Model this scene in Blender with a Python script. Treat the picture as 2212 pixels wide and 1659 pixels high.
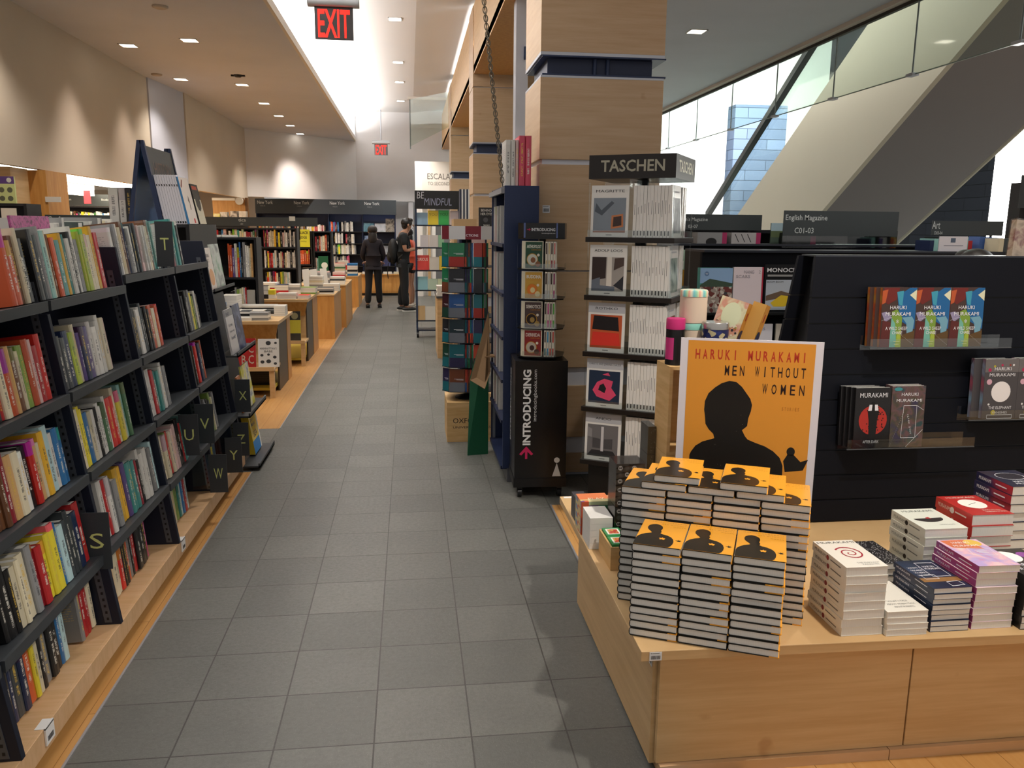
import bpy, bmesh, math, random
from mathutils import Matrix, Vector, Euler
PI = math.pi
for o in list(bpy.data.objects): bpy.data.objects.remove(o, do_unlink=True)
SC = bpy.context.scene
COL = SC.collection
rnd = random.Random(7)

# ---------------------------------------------------------------- camera, world, exposure
cam_d = bpy.data.cameras.new('camera'); cam = bpy.data.objects.new('camera', cam_d); COL.objects.link(cam)
cam_d.sensor_width = 36.0; cam_d.lens = 36.0 * 1760.0 / 2212.0; cam_d.clip_start = 0.05; cam_d.clip_end = 200
def _n(v): return v.normalized()
_vy = _n(Vector((884.5 - 1106, 489 - 829.5, 1760)))
_vx = Vector((14800 - 1106, 620 - 829.5, 1760)); _vx = _n(_vx - _vx.dot(_vy) * _vy)
_vz = _vx.cross(_vy)
if _vz.y > 0: _vz = -_vz
# rows: camera right, down, forward expressed in world axes
_r = Vector((_vx.x, _vy.x, _vz.x)); _d = Vector((_vx.y, _vy.y, _vz.y)); _f = Vector((_vx.z, _vy.z, _vz.z))
_u = -_d; _b = -_f
cam.matrix_world = Matrix(((_r.x, _u.x, _b.x, 0), (_r.y, _u.y, _b.y, 0), (_r.z, _u.z, _b.z, 1.6), (0, 0, 0, 1)))
SC.camera = cam
SC.view_settings.view_transform = 'Standard'; SC.view_settings.look = 'None'
SC.view_settings.gamma = 1.0; SC.view_settings.use_curve_mapping = False
SC.view_settings.exposure = 0.26
try:
    SC.cycles.use_denoising = True
    SC.cycles.max_bounces = 6; SC.cycles.diffuse_bounces = 3; SC.cycles.glossy_bounces = 3
    SC.cycles.transparent_max_bounces = 10; SC.cycles.transmission_bounces = 4
    SC.cycles.sample_clamp_indirect = 4.0
    SC.cycles.caustics_reflective = False; SC.cycles.caustics_refractive = False
except Exception: pass
W = bpy.data.worlds.new('world'); SC.world = W; W.use_nodes = True
W.node_tree.nodes['Background'].inputs[0].default_value = (1.0, 0.95, 0.90, 1)
W.node_tree.nodes['Background'].inputs[1].default_value = 0.38

def light(kind, name, loc, energy, color=(1, .9, .78), size=.2, size_y=None, rot=(0, 0, 0), spot=100, blend=.6, spread=None):
    d = bpy.data.lights.new(name, kind); d.energy = energy; d.color = color
    if kind == 'AREA':
        d.size = size
        if size_y: d.shape = 'RECTANGLE'; d.size_y = size_y
        if spread: d.spread = math.radians(spread)
    elif kind == 'SPOT': d.spot_size = math.radians(spot); d.spot_blend = blend; d.shadow_soft_size = size
    else: d.shadow_soft_size = size
    o = bpy.data.objects.new(name, d); COL.objects.link(o); o.location = loc; o.rotation_euler = rot
    return o
WARM = (1, .90, .79)
# downlight beams of the low left ceiling and of the ceiling over the book table
for i, (x, y, e) in enumerate([(-2.35, 1.2, 30), (-2.35, 4.0, 95), (-2.35, 6.8, 95), (-2.35, 9.8, 95), (-2.35, 12.65, 95), (-2.35, 14.45, 70), (-2.3, 17.5, 140),
                    (-3.0, 7.6, 60), (-3.0, 12.3, 60)]):
    light('SPOT', 'downlight_beam', (x, y, 3.53), e, WARM, .07, spot=118, blend=.7)
for x, y, z, e in [(1.5, 1.8, 3.5, 215), (2.6, 3.6, 3.5, 70), (2.9, 8.5, 3.5, 80), (2.4, 6.0, 3.5, 60)]:
    light('SPOT', 'downlight_beam', (x, y, z), e, (1, .92, .82), .06, spot=105, blend=.5)
for y in (5.5, 8.6, 11.4, 14.3, 18.5):
    light('SPOT', 'downlight_beam', (-.15, y, 4.12), 120 if y < 18 else 260, (1, .94, .88), .07, spot=100, blend=.6)
# the cove that washes the high ceiling, and area fills added to brighten the atrium
light('AREA', 'cove_wash', (-1.50, 11.8, 3.70), 620, (1, .97, .94), .30, 16.5, rot=(PI, math.radians(-8), 0))
light('AREA', 'cove_wash', (.9, 12.0, 3.75), 110, (1, .97, .94), .2, 12, rot=(PI, 0, 0))
light('AREA', 'atrium_fill', (6.5, 14, 7.4), 3400, (.96, 1, .97), 4, 9, rot=(0, 0, 0))
light('AREA', 'atrium_fill', (7.5, 19.5, 5.2), 1100, (.97, 1, .98), 6, 4, rot=(PI / 2, 0, 0))  # added fill aimed at the atrium's back wall to lift it
light('AREA', 'atrium_fill', (11, 8, 5.5), 260, (.97, 1, 1), 3, 7, rot=(0, math.radians(65), 0))
# scallops of the wall washers
for x, y, z, tx, ty, tz, e in [(-2.9, 9.6, 3.5, -3.57, 9.55, 1.9, 40), (-2.9, 11.3, 3.5, -3.57, 11.2, 1.9, 40), (-2.31, 18.3, 3.5, -2.45, 19.1, 2.0, 150)]:
    o = light('SPOT', 'wall_washer', (x, y, z), e, (1, .84, .74), .10, spot=62, blend=1.0)
    o.rotation_euler = (Vector((tx, ty, tz)) - Vector((x, y, z))).to_track_quat('-Z', 'Y').to_euler()

# ---------------------------------------------------------------- materials
def lin(h):
    if isinstance(h, (tuple, list)): return tuple(h[:3]) + (1,)
    h = h.lstrip('#'); c = [int(h[i:i + 2], 16) / 255 for i in (0, 2, 4)]
    return tuple((x / 12.92 if x <= .04045 else ((x + .055) / 1.055) ** 2.4) for x in c) + (1,)
_mc = {}
def M(c, rough=.6, metal=0, emit=0, alpha=None, coat=0, spec=.4):
    k = (str(c), rough, metal, emit, alpha, coat, spec)
    if k in _mc: return _mc[k]
    m = bpy.data.materials.new('paint_' + str(c).strip('#')[:6]); m.use_nodes = True
    b = m.node_tree.nodes['Principled BSDF']; b.inputs['Base Color'].default_value = lin(c)
    b.inputs['Roughness'].default_value = rough; b.inputs['Metallic'].default_value = metal
    b.inputs['Specular IOR Level'].default_value = spec
    if coat: b.inputs['Coat Weight'].default_value = coat; b.inputs['Coat Roughness'].default_value = .15
    if emit: b.inputs['Emission Color'].default_value = lin(c); b.inputs['Emission Strength'].default_value = emit
    if alpha is not None: b.inputs['Alpha'].default_value = alpha
    _mc[k] = m; return m
class NT:
    def __init__(s, name, rough=.6):
        s.m = bpy.data.materials.new(name); s.m.use_nodes = True; s.t = s.m.node_tree; s.b = s.t.nodes['Principled BSDF']
        s.b.inputs['Roughness'].default_value = rough; s.b.inputs['Specular IOR Level'].default_value = .4
    def n(s, t, **kw):
        x = s.t.nodes.new(t)
        for k, v in kw.items():
            if k in x.inputs: x.inputs[k].default_value = v
            else: setattr(x, k, v)
        return x
    def l(s, a, b): s.t.links.new(a, b)
    def ramp(s, src, stops):
        r = s.n('ShaderNodeValToRGB'); e = r.color_ramp.elements
        e[0].position, e[0].color = stops[0][0], stops[0][1]; e[1].position, e[1].color = stops[-1][0], stops[-1][1]
        for p, c in stops[1:-1]: x = e.new(p); x.color = c
        s.l(src, r.inputs[0]); return r.outputs[0]
    def math(s, op, a, b=None, c=None):
        x = s.n('ShaderNodeMath', operation=op)
        for i, v in enumerate((a, b, c)):
            if v is None: continue
            if isinstance(v, (int, float)): x.inputs[i].default_value = v
            else: s.l(v, x.inputs[i])
        return x.outputs[0]
    def mix(s, f, a, b):
        x = s.n('ShaderNodeMix', data_type='RGBA')
        for i, v in ((0, f), (6, a), (7, b)):
            if isinstance(v, (int, float, tuple)): x.inputs[i].default_value = v
            else: s.l(v, x.inputs[i])
        return x.outputs[2]
def wood(name, a, b, scale=(1.2, 14, 14), rough=.42, dark=None):
    t = NT(name, rough); tc = t.n('ShaderNodeTexCoord'); mp = t.n('ShaderNodeMapping'); mp.inputs['Scale'].default_value = scale
    t.l(tc.outputs['Object'], mp.inputs[0])
    nz = t.n('ShaderNodeTexNoise', Scale=2.2, Detail=5.0, Roughness=.6); t.l(mp.outputs[0], nz.inputs[0])
    c = t.ramp(nz.outputs[0], [(.35, lin(a)), (.65, lin(b))])
    if dark:
        n2 = t.n('ShaderNodeTexNoise', Scale=9.0, Detail=2.0); t.l(tc.outputs['Object'], n2.inputs[0])
        f = t.ramp(n2.outputs[0], [(.70, (0, 0, 0, 1)), (.78, (1, 1, 1, 1))])
        c = t.mix(t.math('MULTIPLY', f, .5), c, lin(dark))
    t.l(c, t.b.inputs['Base Color']); return t.m
MAPLE = wood('maple_veneer', '#c8a372', '#d5b383', (1.0, 1.0, 16), dark='#a97c4e')
MAPLE_C = wood('maple_cladding', '#c0a17e', '#cbaf8d', (1.0, 1.0, 16), dark='#a98560')
MAPLE_V = wood('maple_board', '#c9a173', '#d6b088', (1.0, 16, 5), dark='#a97c4e')
MAPLE_D = wood('amber_wood', '#b98242', '#cb9754', (12, 12, 1.2))
PLY = wood('plywood', '#c9a067', '#ddb983', (1.5, 1.5, 14), .6)
NAVY = M('#141a2b', .5); NAVYB = M('#263454', .45); BLACK = M('#141416', .5); BLK2 = M('#1d1e21', .35); WHITE = M('#f2efea', .7)
PAPER = M('#dedbd2', .8); ALU = M('#b9bcc4', .35, .6); STEEL = M('#8f939a', .3, .9); CHARC = M('#3a3e42', .45)
def glassmat(name, tint, a):
    m = bpy.data.materials.new(name); m.use_nodes = True; t = m.node_tree; t.nodes.clear()
    o = t.nodes.new('ShaderNodeOutputMaterial'); mx = t.nodes.new('ShaderNodeMixShader'); tr = t.nodes.new('ShaderNodeBsdfTransparent'); g = t.nodes.new('ShaderNodeBsdfGlossy')
    tr.inputs[0].default_value = tint; g.inputs['Roughness'].default_value = .05; mx.inputs[0].default_value = a
    t.links.new(tr.outputs[0], mx.inputs[1]); t.links.new(g.outputs[0], mx.inputs[2]); t.links.new(mx.outputs[0], o.inputs[0]); return m
GLASS = glassmat('clear_glass', (.88, .93, .9, 1), .07); ACRYL = glassmat('clear_acrylic', (.95, .97, .97, 1), .08)
SMOKE = glassmat('smoked_acrylic', (.30, .33, .36, 1), .12)
WRAP = glassmat('shrink_wrap', (.97, .97, .97, 1), .16)

def tile_mat():
    t = NT('slate_tiles', .42); tc = t.n('ShaderNodeTexCoord'); sp = t.n('ShaderNodeSeparateXYZ'); t.l(tc.outputs['Object'], sp.inputs[0])
    cx = t.math('DIVIDE', t.math('ADD', sp.outputs[0], .442 + .308 * 40), .308); cy = t.math('DIVIDE', t.math('ADD', sp.outputs[1], -2.34 + .3028 * 40), .3028)
    cb = t.n('ShaderNodeCombineXYZ'); t.l(cx, cb.inputs[0]); t.l(cy, cb.inputs[1])
    br = t.n('ShaderNodeTexBrick', offset=0.0, squash=1.0); t.l(cb.outputs[0], br.inputs[0])
    br.inputs['Scale'].default_value = 1; br.inputs['Brick Width'].default_value = 1; br.inputs['Row Height'].default_value = 1
    br.inputs['Mortar Size'].default_value = .010; br.inputs['Mortar Smooth'].default_value = .3
    br.inputs['Color1'].default_value = lin('#5a5a56'); br.inputs['Color2'].default_value = lin('#6a6a65'); br.inputs['Mortar'].default_value = lin('#2b2824')
    n1 = t.n('ShaderNodeTexNoise', Scale=55.0, Detail=3.0, Roughness=.8); t.l(tc.outputs['Object'], n1.inputs[0])
    n2 = t.n('ShaderNodeTexNoise', Scale=2.3, Detail=3.0); t.l(tc.outputs['Object'], n2.inputs[0])
    n3 = t.n('ShaderNodeTexNoise', Scale=260.0, Detail=1.0); t.l(tc.outputs['Object'], n3.inputs[0])
    c = t.mix(t.ramp(n1.outputs[0], [(.3, (0, 0, 0, 1)), (.75, (.45, .45, .45, 1))]), br.outputs[0], lin('#53544f'))
    c = t.mix(t.ramp(n2.outputs[0], [(.4, (0, 0, 0, 1)), (.7, (.35, .35, .35, 1))]), c, lin('#4c4d4a'))
    c = t.mix(t.ramp(n3.outputs[0], [(.68, (0, 0, 0, 1)), (.74, (.5, .5, .5, 1))]), c, lin('#8d8b84'))
    t.l(c, t.b.inputs['Base Color'])
    t.l(t.ramp(n1.outputs[0], [(.3, (.36, .36, .36, 1)), (.8, (.6, .6, .6, 1))]), t.b.inputs['Roughness'])
    bp = t.n('ShaderNodeBump', Strength=.25, Distance=.004); t.l(n1.outputs[0], bp.inputs['Height']); t.l(bp.outputs[0], t.b.inputs['Normal'])
    return t.m
def plank_mat():
    t = NT('oak_floorboards', .38); tc = t.n('ShaderNodeTexCoord'); mp = t.n('ShaderNodeMapping'); mp.inputs['Rotation'].default_value = (0, 0, PI / 2)
    t.l(tc.outputs['Object'], mp.inputs[0]); br = t.n('ShaderNodeTexBrick'); t.l(mp.outputs[0], br.inputs[0])
    br.inputs['Scale'].default_value = 1; br.inputs['Brick Width'].default_value = 1.3; br.inputs['Row Height'].default_value = .12; br.inputs['Mortar Size'].default_value = .0012
    br.inputs['Color1'].default_value = lin('#bd8c50'); br.inputs['Color2'].default_value = lin('#cb9c62'); br.inputs['Mortar'].default_value = lin('#7a5226')
    m2 = t.n('ShaderNodeMapping'); m2.inputs['Scale'].default_value = (18, 1.5, 1); t.l(tc.outputs['Object'], m2.inputs[0])
    nz = t.n('ShaderNodeTexNoise', Scale=3.0, Detail=4.0); t.l(m2.outputs[0], nz.inputs[0])
    c = t.mix(t.ramp(nz.outputs[0], [(.35, (0, 0, 0, 1)), (.7, (.5, .5, .5, 1))]), br.outputs[0], lin('#b27b3c'))
    t.l(c, t.b.inputs['Base Color']); return t.m
def brick_mat(name, a, b, m_, w=.9, h=.22):
    t = NT(name, .9); t.b.inputs['Specular IOR Level'].default_value = .05; tc = t.n('ShaderNodeTexCoord'); mp = t.n('ShaderNodeMapping'); mp.inputs['Rotation'].default_value = (PI / 2, 0, 0)
    t.l(tc.outputs['Generated'], mp.inputs[0]); sp = t.n('ShaderNodeSeparateXYZ'); t.l(tc.outputs['Object'], sp.inputs[0])
    cb = t.n('ShaderNodeCombineXYZ'); t.l(t.math('ADD', sp.outputs[0], sp.outputs[1]), cb.inputs[0]); t.l(sp.outputs[2], cb.inputs[1])
    br = t.n('ShaderNodeTexBrick'); t.l(cb.outputs[0], br.inputs[0]); br.inputs['Scale'].default_value = 1; br.inputs['Brick Width'].default_value = w
    br.inputs['Row Height'].default_value = h; br.inputs['Mortar Size'].default_value = .008
    br.inputs['Color1'].default_value = lin(a); br.inputs['Color2'].default_value = lin(b); br.inputs['Mortar'].default_value = lin(m_)
    t.l(br.outputs[0], t.b.inputs['Base Color']); return t.m
def plaster(name, c, amt=.03):
    t = NT(name, .75); tc = t.n('ShaderNodeTexCoord'); nz = t.n('ShaderNodeTexNoise', Scale=1.2, Detail=4.0); t.l(tc.outputs['Object'], nz.inputs[0])
    a = lin(c); b = tuple(x * (1 - amt * 3) for x in a[:3]) + (1,)
    t.l(t.ramp(nz.outputs[0], [(.3, a), (.8, b)]), t.b.inputs['Base Color']); return t.m

# book covers: the object's own colour, with printed title marks that differ from book to book
def book_mat(name, spine=True):
    t = NT(name, .38); tc = t.n('ShaderNodeTexCoord'); oi = t.n('ShaderNodeObjectInfo'); sp = t.n('ShaderNodeSeparateXYZ'); t.l(tc.outputs['Generated'], sp.inputs[0])
    x, y, z = sp.outputs; r = oi.outputs['Random']
    off = t.math('MULTIPLY', r, 37.0)
    cb = t.n('ShaderNodeCombineXYZ'); t.l(t.math('ADD', t.math('MULTIPLY', z, 70.0), off), cb.inputs[0]); t.l(t.math('MULTIPLY', x, 3.0), cb.inputs[1]); t.l(off, cb.inputs[2])
    nz = t.n('ShaderNodeTexNoise', Scale=1.0, Detail=2.0); t.l(cb.outputs[0], nz.inputs[0])
    glyph = t.math('GREATER_THAN', nz.outputs[0], .47)
    r2 = t.math('FRACT', t.math('MULTIPLY', r, 7.31)); r3 = t.math('FRACT', t.math('MULTIPLY', r, 13.7)); r4 = t.math('FRACT', t.math('MULTIPLY', r, 29.3))
    lo = t.math('MULTIPLY_ADD', r2, .2, .12); hi = t.math('MULTIPLY_ADD', r3, .3, .58)
    inz = t.math('MULTIPLY', t.math('GREATER_THAN', z, lo), t.math('LESS_THAN', z, hi))
    gap = t.math('GREATER_THAN', t.math('ABSOLUTE', t.math('SUBTRACT', z, t.math('MULTIPLY_ADD', r4, .2, .32))), .025)
    inx = t.math('LESS_THAN', t.math('ABSOLUTE', t.math('SUBTRACT', x, .5)), .16)
    geo = t.n('ShaderNodeNewGeometry'); vt = t.n('ShaderNodeVectorTransform', vector_type='NORMAL', convert_from='WORLD', convert_to='OBJECT'); t.l(geo.outputs['Normal'], vt.inputs[0])
    ns = t.n('ShaderNodeSeparateXYZ'); t.l(vt.outputs[0], ns.inputs[0]); isp = t.math('LESS_THAN', ns.outputs[1], -.5)
    title = t.math('MULTIPLY', t.math('MULTIPLY', glyph, inz), t.math('MULTIPLY', t.math('MULTIPLY', inx, gap), isp))
    base = oi.outputs['Color']
    bw = t.n('ShaderNodeRGBToBW'); t.l(base, bw.inputs[0])
    ink = t.mix(t.math('GREATER_THAN', bw.outputs[0], .22), (.8, .78, .7, 1), (.05, .05, .06, 1))
    ink = t.mix(t.math('GREATER_THAN', r3, .78), ink, (.75, .5, .08, 1))
    # band at foot or head for some
    bandz = t.math('MULTIPLY', t.math('GREATER_THAN', z, t.math('MULTIPLY_ADD', r2, .5, .55)), t.math('GREATER_THAN', r4, .62))
    hsv = t.n('ShaderNodeHueSaturation'); t.l(base, hsv.inputs['Color']); t.l(t.math('MULTIPLY_ADD', r3, .5, .25), hsv.inputs['Hue']); t.l(t.math('MULTIPLY_ADD', r2, .9, .5), hsv.inputs['Value'])
    c = t.mix(t.math('MULTIPLY', bandz, .85), base, hsv.outputs[0])
    # front and back board: block of blurb lines
    isf = t.math('GREATER_THAN', t.math('ABSOLUTE', ns.outputs[0]), .5)
    ln = t.math('GREATER_THAN', t.math('SINE', t.math('MULTIPLY', z, 150.0)), .25)
    n4 = t.n('ShaderNodeTexNoise', Scale=1.0, Detail=1.0); c4 = t.n('ShaderNodeCombineXYZ'); t.l(t.math('MULTIPLY', y, 26.0), c4.inputs[0]); t.l(t.math('FLOOR', t.math('MULTIPLY', z, 23.87)), c4.inputs[1]); t.l(off, c4.inputs[2]); t.l(c4.outputs[0], n4.inputs[0])
    blk = t.math('MULTIPLY', t.math('MULTIPLY', t.math('GREATER_THAN', z, .38), t.math('LESS_THAN', z, .84)), t.math('LESS_THAN', t.math('ABSOLUTE', t.math('SUBTRACT', y, .5)), .34))
    txt = t.math('MULTIPLY', t.math('MULTIPLY', ln, t.math('GREATER_THAN', n4.outputs[0], .45)), t.math('MULTIPLY', blk, isf))
    c = t.mix(t.math('MULTIPLY', txt, .35), c, ink)
    c = t.mix(t.math('MULTIPLY', title, .7), c, ink)
    t.l(c, t.b.inputs['Base Color'])
    t.b.inputs['Coat Weight'].default_value = .25; t.b.inputs['Coat Roughness'].default_value = .25
    return t.m
COVER = book_mat('printed_cover')
def pages_mat():
    t = NT('page_edges', .85); tc = t.n('ShaderNodeTexCoord'); mp = t.n('ShaderNodeMapping'); mp.inputs['Scale'].default_value = (900, 2, 3); t.l(tc.outputs['Object'], mp.inputs[0])
    nz = t.n('ShaderNodeTexNoise', Scale=1.0, Detail=2.0); t.l(mp.outputs[0], nz.inputs[0])
    t.l(t.ramp(nz.outputs[0], [(.3, lin('#dcdad3')), (.7, lin('#f3f1eb'))]), t.b.inputs['Base Color']); return t.m
PAGES = pages_mat()
def art_mat(name, cols, scale=4.0, kind='VORONOI', seed=0):
    t = NT(name, .35); tc = t.n('ShaderNodeTexCoord'); mp = t.n('ShaderNodeMapping'); mp.inputs['Location'].default_value = (seed * 3.3, seed * 1.7, seed)
    t.l(tc.outputs['Object'], mp.inputs[0])
    if kind == 'VORONOI':
        v = t.n('ShaderNodeTexVoronoi', Scale=scale); t.l(mp.outputs[0], v.inputs[0]); s = t.n('ShaderNodeSeparateColor'); t.l(v.outputs['Color'], s.inputs[0]); src = s.outputs[0]
    else:
        v = t.n('ShaderNodeTexNoise', Scale=scale, Detail=3.0, Distortion=.6); t.l(mp.outputs[0], v.inputs[0]); src = v.outputs[0]
    k = len(cols); lo, hi = (0, 1) if kind == 'VORONOI' else (.3, .7)
    st = [(lo + (hi - lo) * i / max(1, k - 1) * .98, lin(c)) for i, c in enumerate(cols)]
    r = t.n('ShaderNodeValToRGB'); r.color_ramp.interpolation = 'CONSTANT' if kind == 'VORONOI' else 'LINEAR'; e = r.color_ramp.elements
    e[0].position, e[0].color = st[0]; e[1].position, e[1].color = st[-1]
    for p, c in st[1:-1]: x = e.new(p); x.color = c
    t.l(src, r.inputs[0]); t.l(r.outputs[0], t.b.inputs['Base Color']); return t.m
_am = {}
def ART(*cols, scale=30.0, kind='VORONOI', seed=0):
    k = (cols, scale, kind, seed)
    if k not in _am: _am[k] = art_mat('cover_art', cols, scale, kind, seed)
    return _am[k]

# ---------------------------------------------------------------- mesh builder
_tx = {}
def text_geo(s, bold=0, shear=0):
    k = (s, bold, shear)
    if k in _tx: return _tx[k]
    cu = bpy.data.curves.new('t', 'FONT'); cu.body = s; cu.size = 1; cu.offset = bold; cu.shear = shear; cu.resolution_u = 2
    o = bpy.data.objects.new('t', cu); me = bpy.data.meshes.new_from_object(o)
    vs = [tuple(v.co) for v in me.vertices]; fs = [tuple(p.vertices) for p in me.polygons]
    bpy.data.objects.remove(o); bpy.data.curves.remove(cu); bpy.data.meshes.remove(me)
    x0 = min(v[0] for v in vs); x1 = max(v[0] for v in vs); y0 = min(v[1] for v in vs); y1 = max(v[1] for v in vs)
    vs = [((v[0] - x0) / (x1 - x0), (v[1] - y0) / (y1 - y0)) for v in vs]
    _tx[k] = (vs, fs); return _tx[k]
def plane(o, r, u):
    """matrix of a flat face: origin o (lower left), unit right r, unit up u; local z comes out of the face"""
    r = Vector(r).normalized(); u = Vector(u).normalized(); n = r.cross(u); o = Vector(o)
    return Matrix(((r.x, u.x, n.x, o.x), (r.y, u.y, n.y, o.y), (r.z, u.z, n.z, o.z), (0, 0, 0, 1)))
class MB:
    def __init__(s): s.v = []; s.f = []; s.m = []; s.mats = []; s.sm = []
    def mi(s, mat):
        if mat not in s.mats: s.mats.append(mat)
        return s.mats.index(mat)
    def add(s, vs, fs, mat, X=None, smooth=False):
        b = len(s.v); i = s.mi(mat)
        for v in vs:
            v = Vector(v)
            s.v.append(tuple(X @ v) if X is not None else tuple(v))
        for f in fs: s.f.append([b + k for k in f]); s.m.append(i); s.sm.append(smooth)
        return s
    def box(s, x0, y0, z0, x1, y1, z1, mat, X=None):
        vs = [(x, y, z) for z in (z0, z1) for y in (y0, y1) for x in (x0, x1)]
        return s.add(vs, [(0, 2, 3, 1), (4, 5, 7, 6), (0, 1, 5, 4), (2, 6, 7, 3), (0, 4, 6, 2), (1, 3, 7, 5)], mat, X)
    def hexa(s, a, b, mat):
        """solid between two quads (lists of 4 points)"""
        return s.add(list(a) + list(b), [(3, 2, 1, 0), (4, 5, 6, 7), (0, 1, 5, 4), (1, 2, 6, 5), (2, 3, 7, 6), (3, 0, 4, 7)], mat)
    def prism(s, pts, z0, z1, mat, X=None):
        n = len(pts); vs = [(p[0], p[1], z0) for p in pts] + [(p[0], p[1], z1) for p in pts]
        return s.add(vs, [tuple(range(n))[::-1], tuple(range(n, 2 * n))] + [(i, (i + 1) % n, n + (i + 1) % n, n + i) for i in range(n)], mat, X)
    def tube(s, p0, p1, r0, mat, r1=None, n=10, X=None, caps=True):
        p0, p1 = Vector(p0), Vector(p1); r1 = r0 if r1 is None else r1; d = (p1 - p0).normalized()
        a = d.orthogonal().normalized(); b = d.cross(a); vs = []
        for p, r in ((p0, r0), (p1, r1)):
            for k in range(n): t = 2 * PI * k / n; vs.append(tuple(p + a * math.cos(t) * r + b * math.sin(t) * r))
        fs = [(k, (k + 1) % n, n + (k + 1) % n, n + k) for k in range(n)]
        s.add(vs, fs, mat, X, True)
        if caps: s.add(vs, [tuple(range(n))[::-1], tuple(range(n, 2 * n))], mat, X)
        return s
    def path(s, pts, r, mat, n=8, X=None):
        for a, b in zip(pts, pts[1:]): s.tube(a, b, r, mat, n=n, X=X)
        return s
    def lathe(s, prof, c, mat, n=20, X=None, smooth=True):
        vs = []; c = Vector(c)
        for r, z in prof:
            for k in range(n): t = 2 * PI * k / n; vs.append((c.x + r * math.cos(t), c.y + r * math.sin(t), c.z + z))
        m = len(prof); fs = [(j * n + k, j * n + (k + 1) % n, (j + 1) * n + (k + 1) % n, (j + 1) * n + k) for j in range(m - 1) for k in range(n)]
        s.add(vs, fs, mat, X, smooth); s.add(vs, [tuple(range(n))[::-1], tuple(range((m - 1) * n, m * n))], mat, X); return s
    def ball(s, c, rx, mat, ry=None, rz=None, n=16, k=10, X=None):
        ry = ry or rx; rz = rz or rx; vs = []; fs = []
        for j in range(k + 1):
            p = PI * j / k
            for i in range(n): t = 2 * PI * i / n; vs.append((c[0] + rx * math.sin(p) * math.cos(t), c[1] + ry * math.sin(p) * math.sin(t), c[2] - rz * math.cos(p)))
        for j in range(k):
            for i in range(n): fs.append((j * n + i, j * n + (i + 1) % n, (j + 1) * n + (i + 1) % n, (j + 1) * n + i))
        return s.add(vs, fs, mat, X, True)
    def poly(s, pts, mat, X=None, z=0.0): return s.add([(p[0], p[1], z) for p in pts], [tuple(range(len(pts)))], mat, X)
    def rect(s, x0, y0, x1, y1, mat, X=None, z=0.0): return s.poly([(x0, y0), (x1, y0), (x1, y1), (x0, y1)], mat, X, z)
    def circ(s, cx, cy, r, mat, X=None, z=0.0, n=22, ry=None): return s.poly([(cx + r * math.cos(2 * PI * k / n), cy + (ry or r) * math.sin(2 * PI * k / n)) for k in range(n)], mat, X, z)
    def text(s, t, x0, y0, x1, y1, mat, X=None, z=0.0, bold=0, shear=0):
        vs, fs = text_geo(t, bold, shear)
        return s.add([(x0 + v[0] * (x1 - x0), y0 + v[1] * (y1 - y0), z) for v in vs], fs, mat, X)
    def build(s, name, parent=None, loc=(0, 0, 0), rz=0, rot=None, bevel=0, color=None):
        me = bpy.data.meshes.new(name); me.from_pydata(s.v, [], s.f)
        for m in s.mats: me.materials.append(m)
        me.polygons.foreach_set('material_index', s.m); me.polygons.foreach_set('use_smooth', s.sm); me.update()
        o = bpy.data.objects.new(name, me); COL.objects.link(o); o.location = loc; o.rotation_euler = rot if rot else (0, 0, rz)
        if parent is not None: o.parent = parent
        if bevel:
            b = o.modifiers.new('bevel', 'BEVEL'); b.width = bevel; b.segments = 2; b.limit_method = 'ANGLE'
        if color is not None: o.color = lin(color)
        return o
def E(name, label, cat, loc=(0, 0, 0), rz=0, group=None, rot=None):
    o = bpy.data.objects.new(name, None); COL.objects.link(o); o.location = loc; o.rotation_euler = rot if rot else (0, 0, rz)
    o.empty_display_size = .1; return tag(o, label, cat, group)
def tag(o, label, cat, group=None):
    o['label'] = label; o['category'] = cat
    if group: o['group'] = group
    return o
def S(o): o['kind'] = 'structure'; return o
def dup(root, loc=None, rz=None, label=None, group=None, color=None):
    r = root.copy(); COL.objects.link(r)
    if loc is not None: r.location = loc
    if rz is not None: r.rotation_euler = (0, 0, rz) if not isinstance(rz, tuple) else rz
    if label: r['label'] = label
    if group: r['group'] = group
    if color: r.color = lin(color)
    for ch in list(root.children):
        c = ch.copy(); COL.objects.link(c); c.parent = r; c.matrix_parent_inverse = ch.matrix_parent_inverse.copy()
        for g in list(ch.children):
            d = g.copy(); COL.objects.link(d); d.parent = c
    return r
# ---------------------------------------------------------------- the shell
TILE = tile_mat(); PLANK = plank_mat()
WALLC = plaster('cream_plaster', '#cbbfae'); CEILM = plaster('taupe_ceiling', '#c8cdd8'); WALLW = plaster('white_plaster', '#e4e2e2'); COOLLIT = plaster('cool_light_plaster', '#c3c6d4')  # bluish colour of the left return paints in different light on that wall strip
m = MB(); m.box(-1.05, -1.5, -.05, .80, 22, 0, TILE); m.box(-6.5, 5.33, -.05, -1.05, 6.52, 0, TILE); m.box(.80, 4.5, -.05, 12, 22, 0, TILE)
S(m.build('floor'))
m = MB(); m.box(-6.5, -1.5, -.05, -1.052, 5.33, .001, PLANK); m.box(-6.5, 6.52, -.05, -1.052, 22, .001, PLANK); m.box(.802, -1.5, -.05, 12, 4.5, .001, PLANK)
S(m.build('floor_boards'))
m = MB(); m.box(-1.056, -1.5, 0, -1.048, 5.33, .004, ALU); m.box(-1.056, 6.52, 0, -1.048, 20, .004, ALU); m.box(.796, -1.5, 0, .804, 4.5, .004, ALU); S(m.build('trim_1'))
# low ceiling over the left side, with a thick lip towards the bright trough
m = MB(); m.box(-6.5, 4.5, 3.57, -1.27, 21, 3.62, CEILM); m.box(-1.27, 4.5, 3.57, -1.235, 21, 3.66, M('#d8cfc2', .6)); S(m.build('ceiling_left'))
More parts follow.
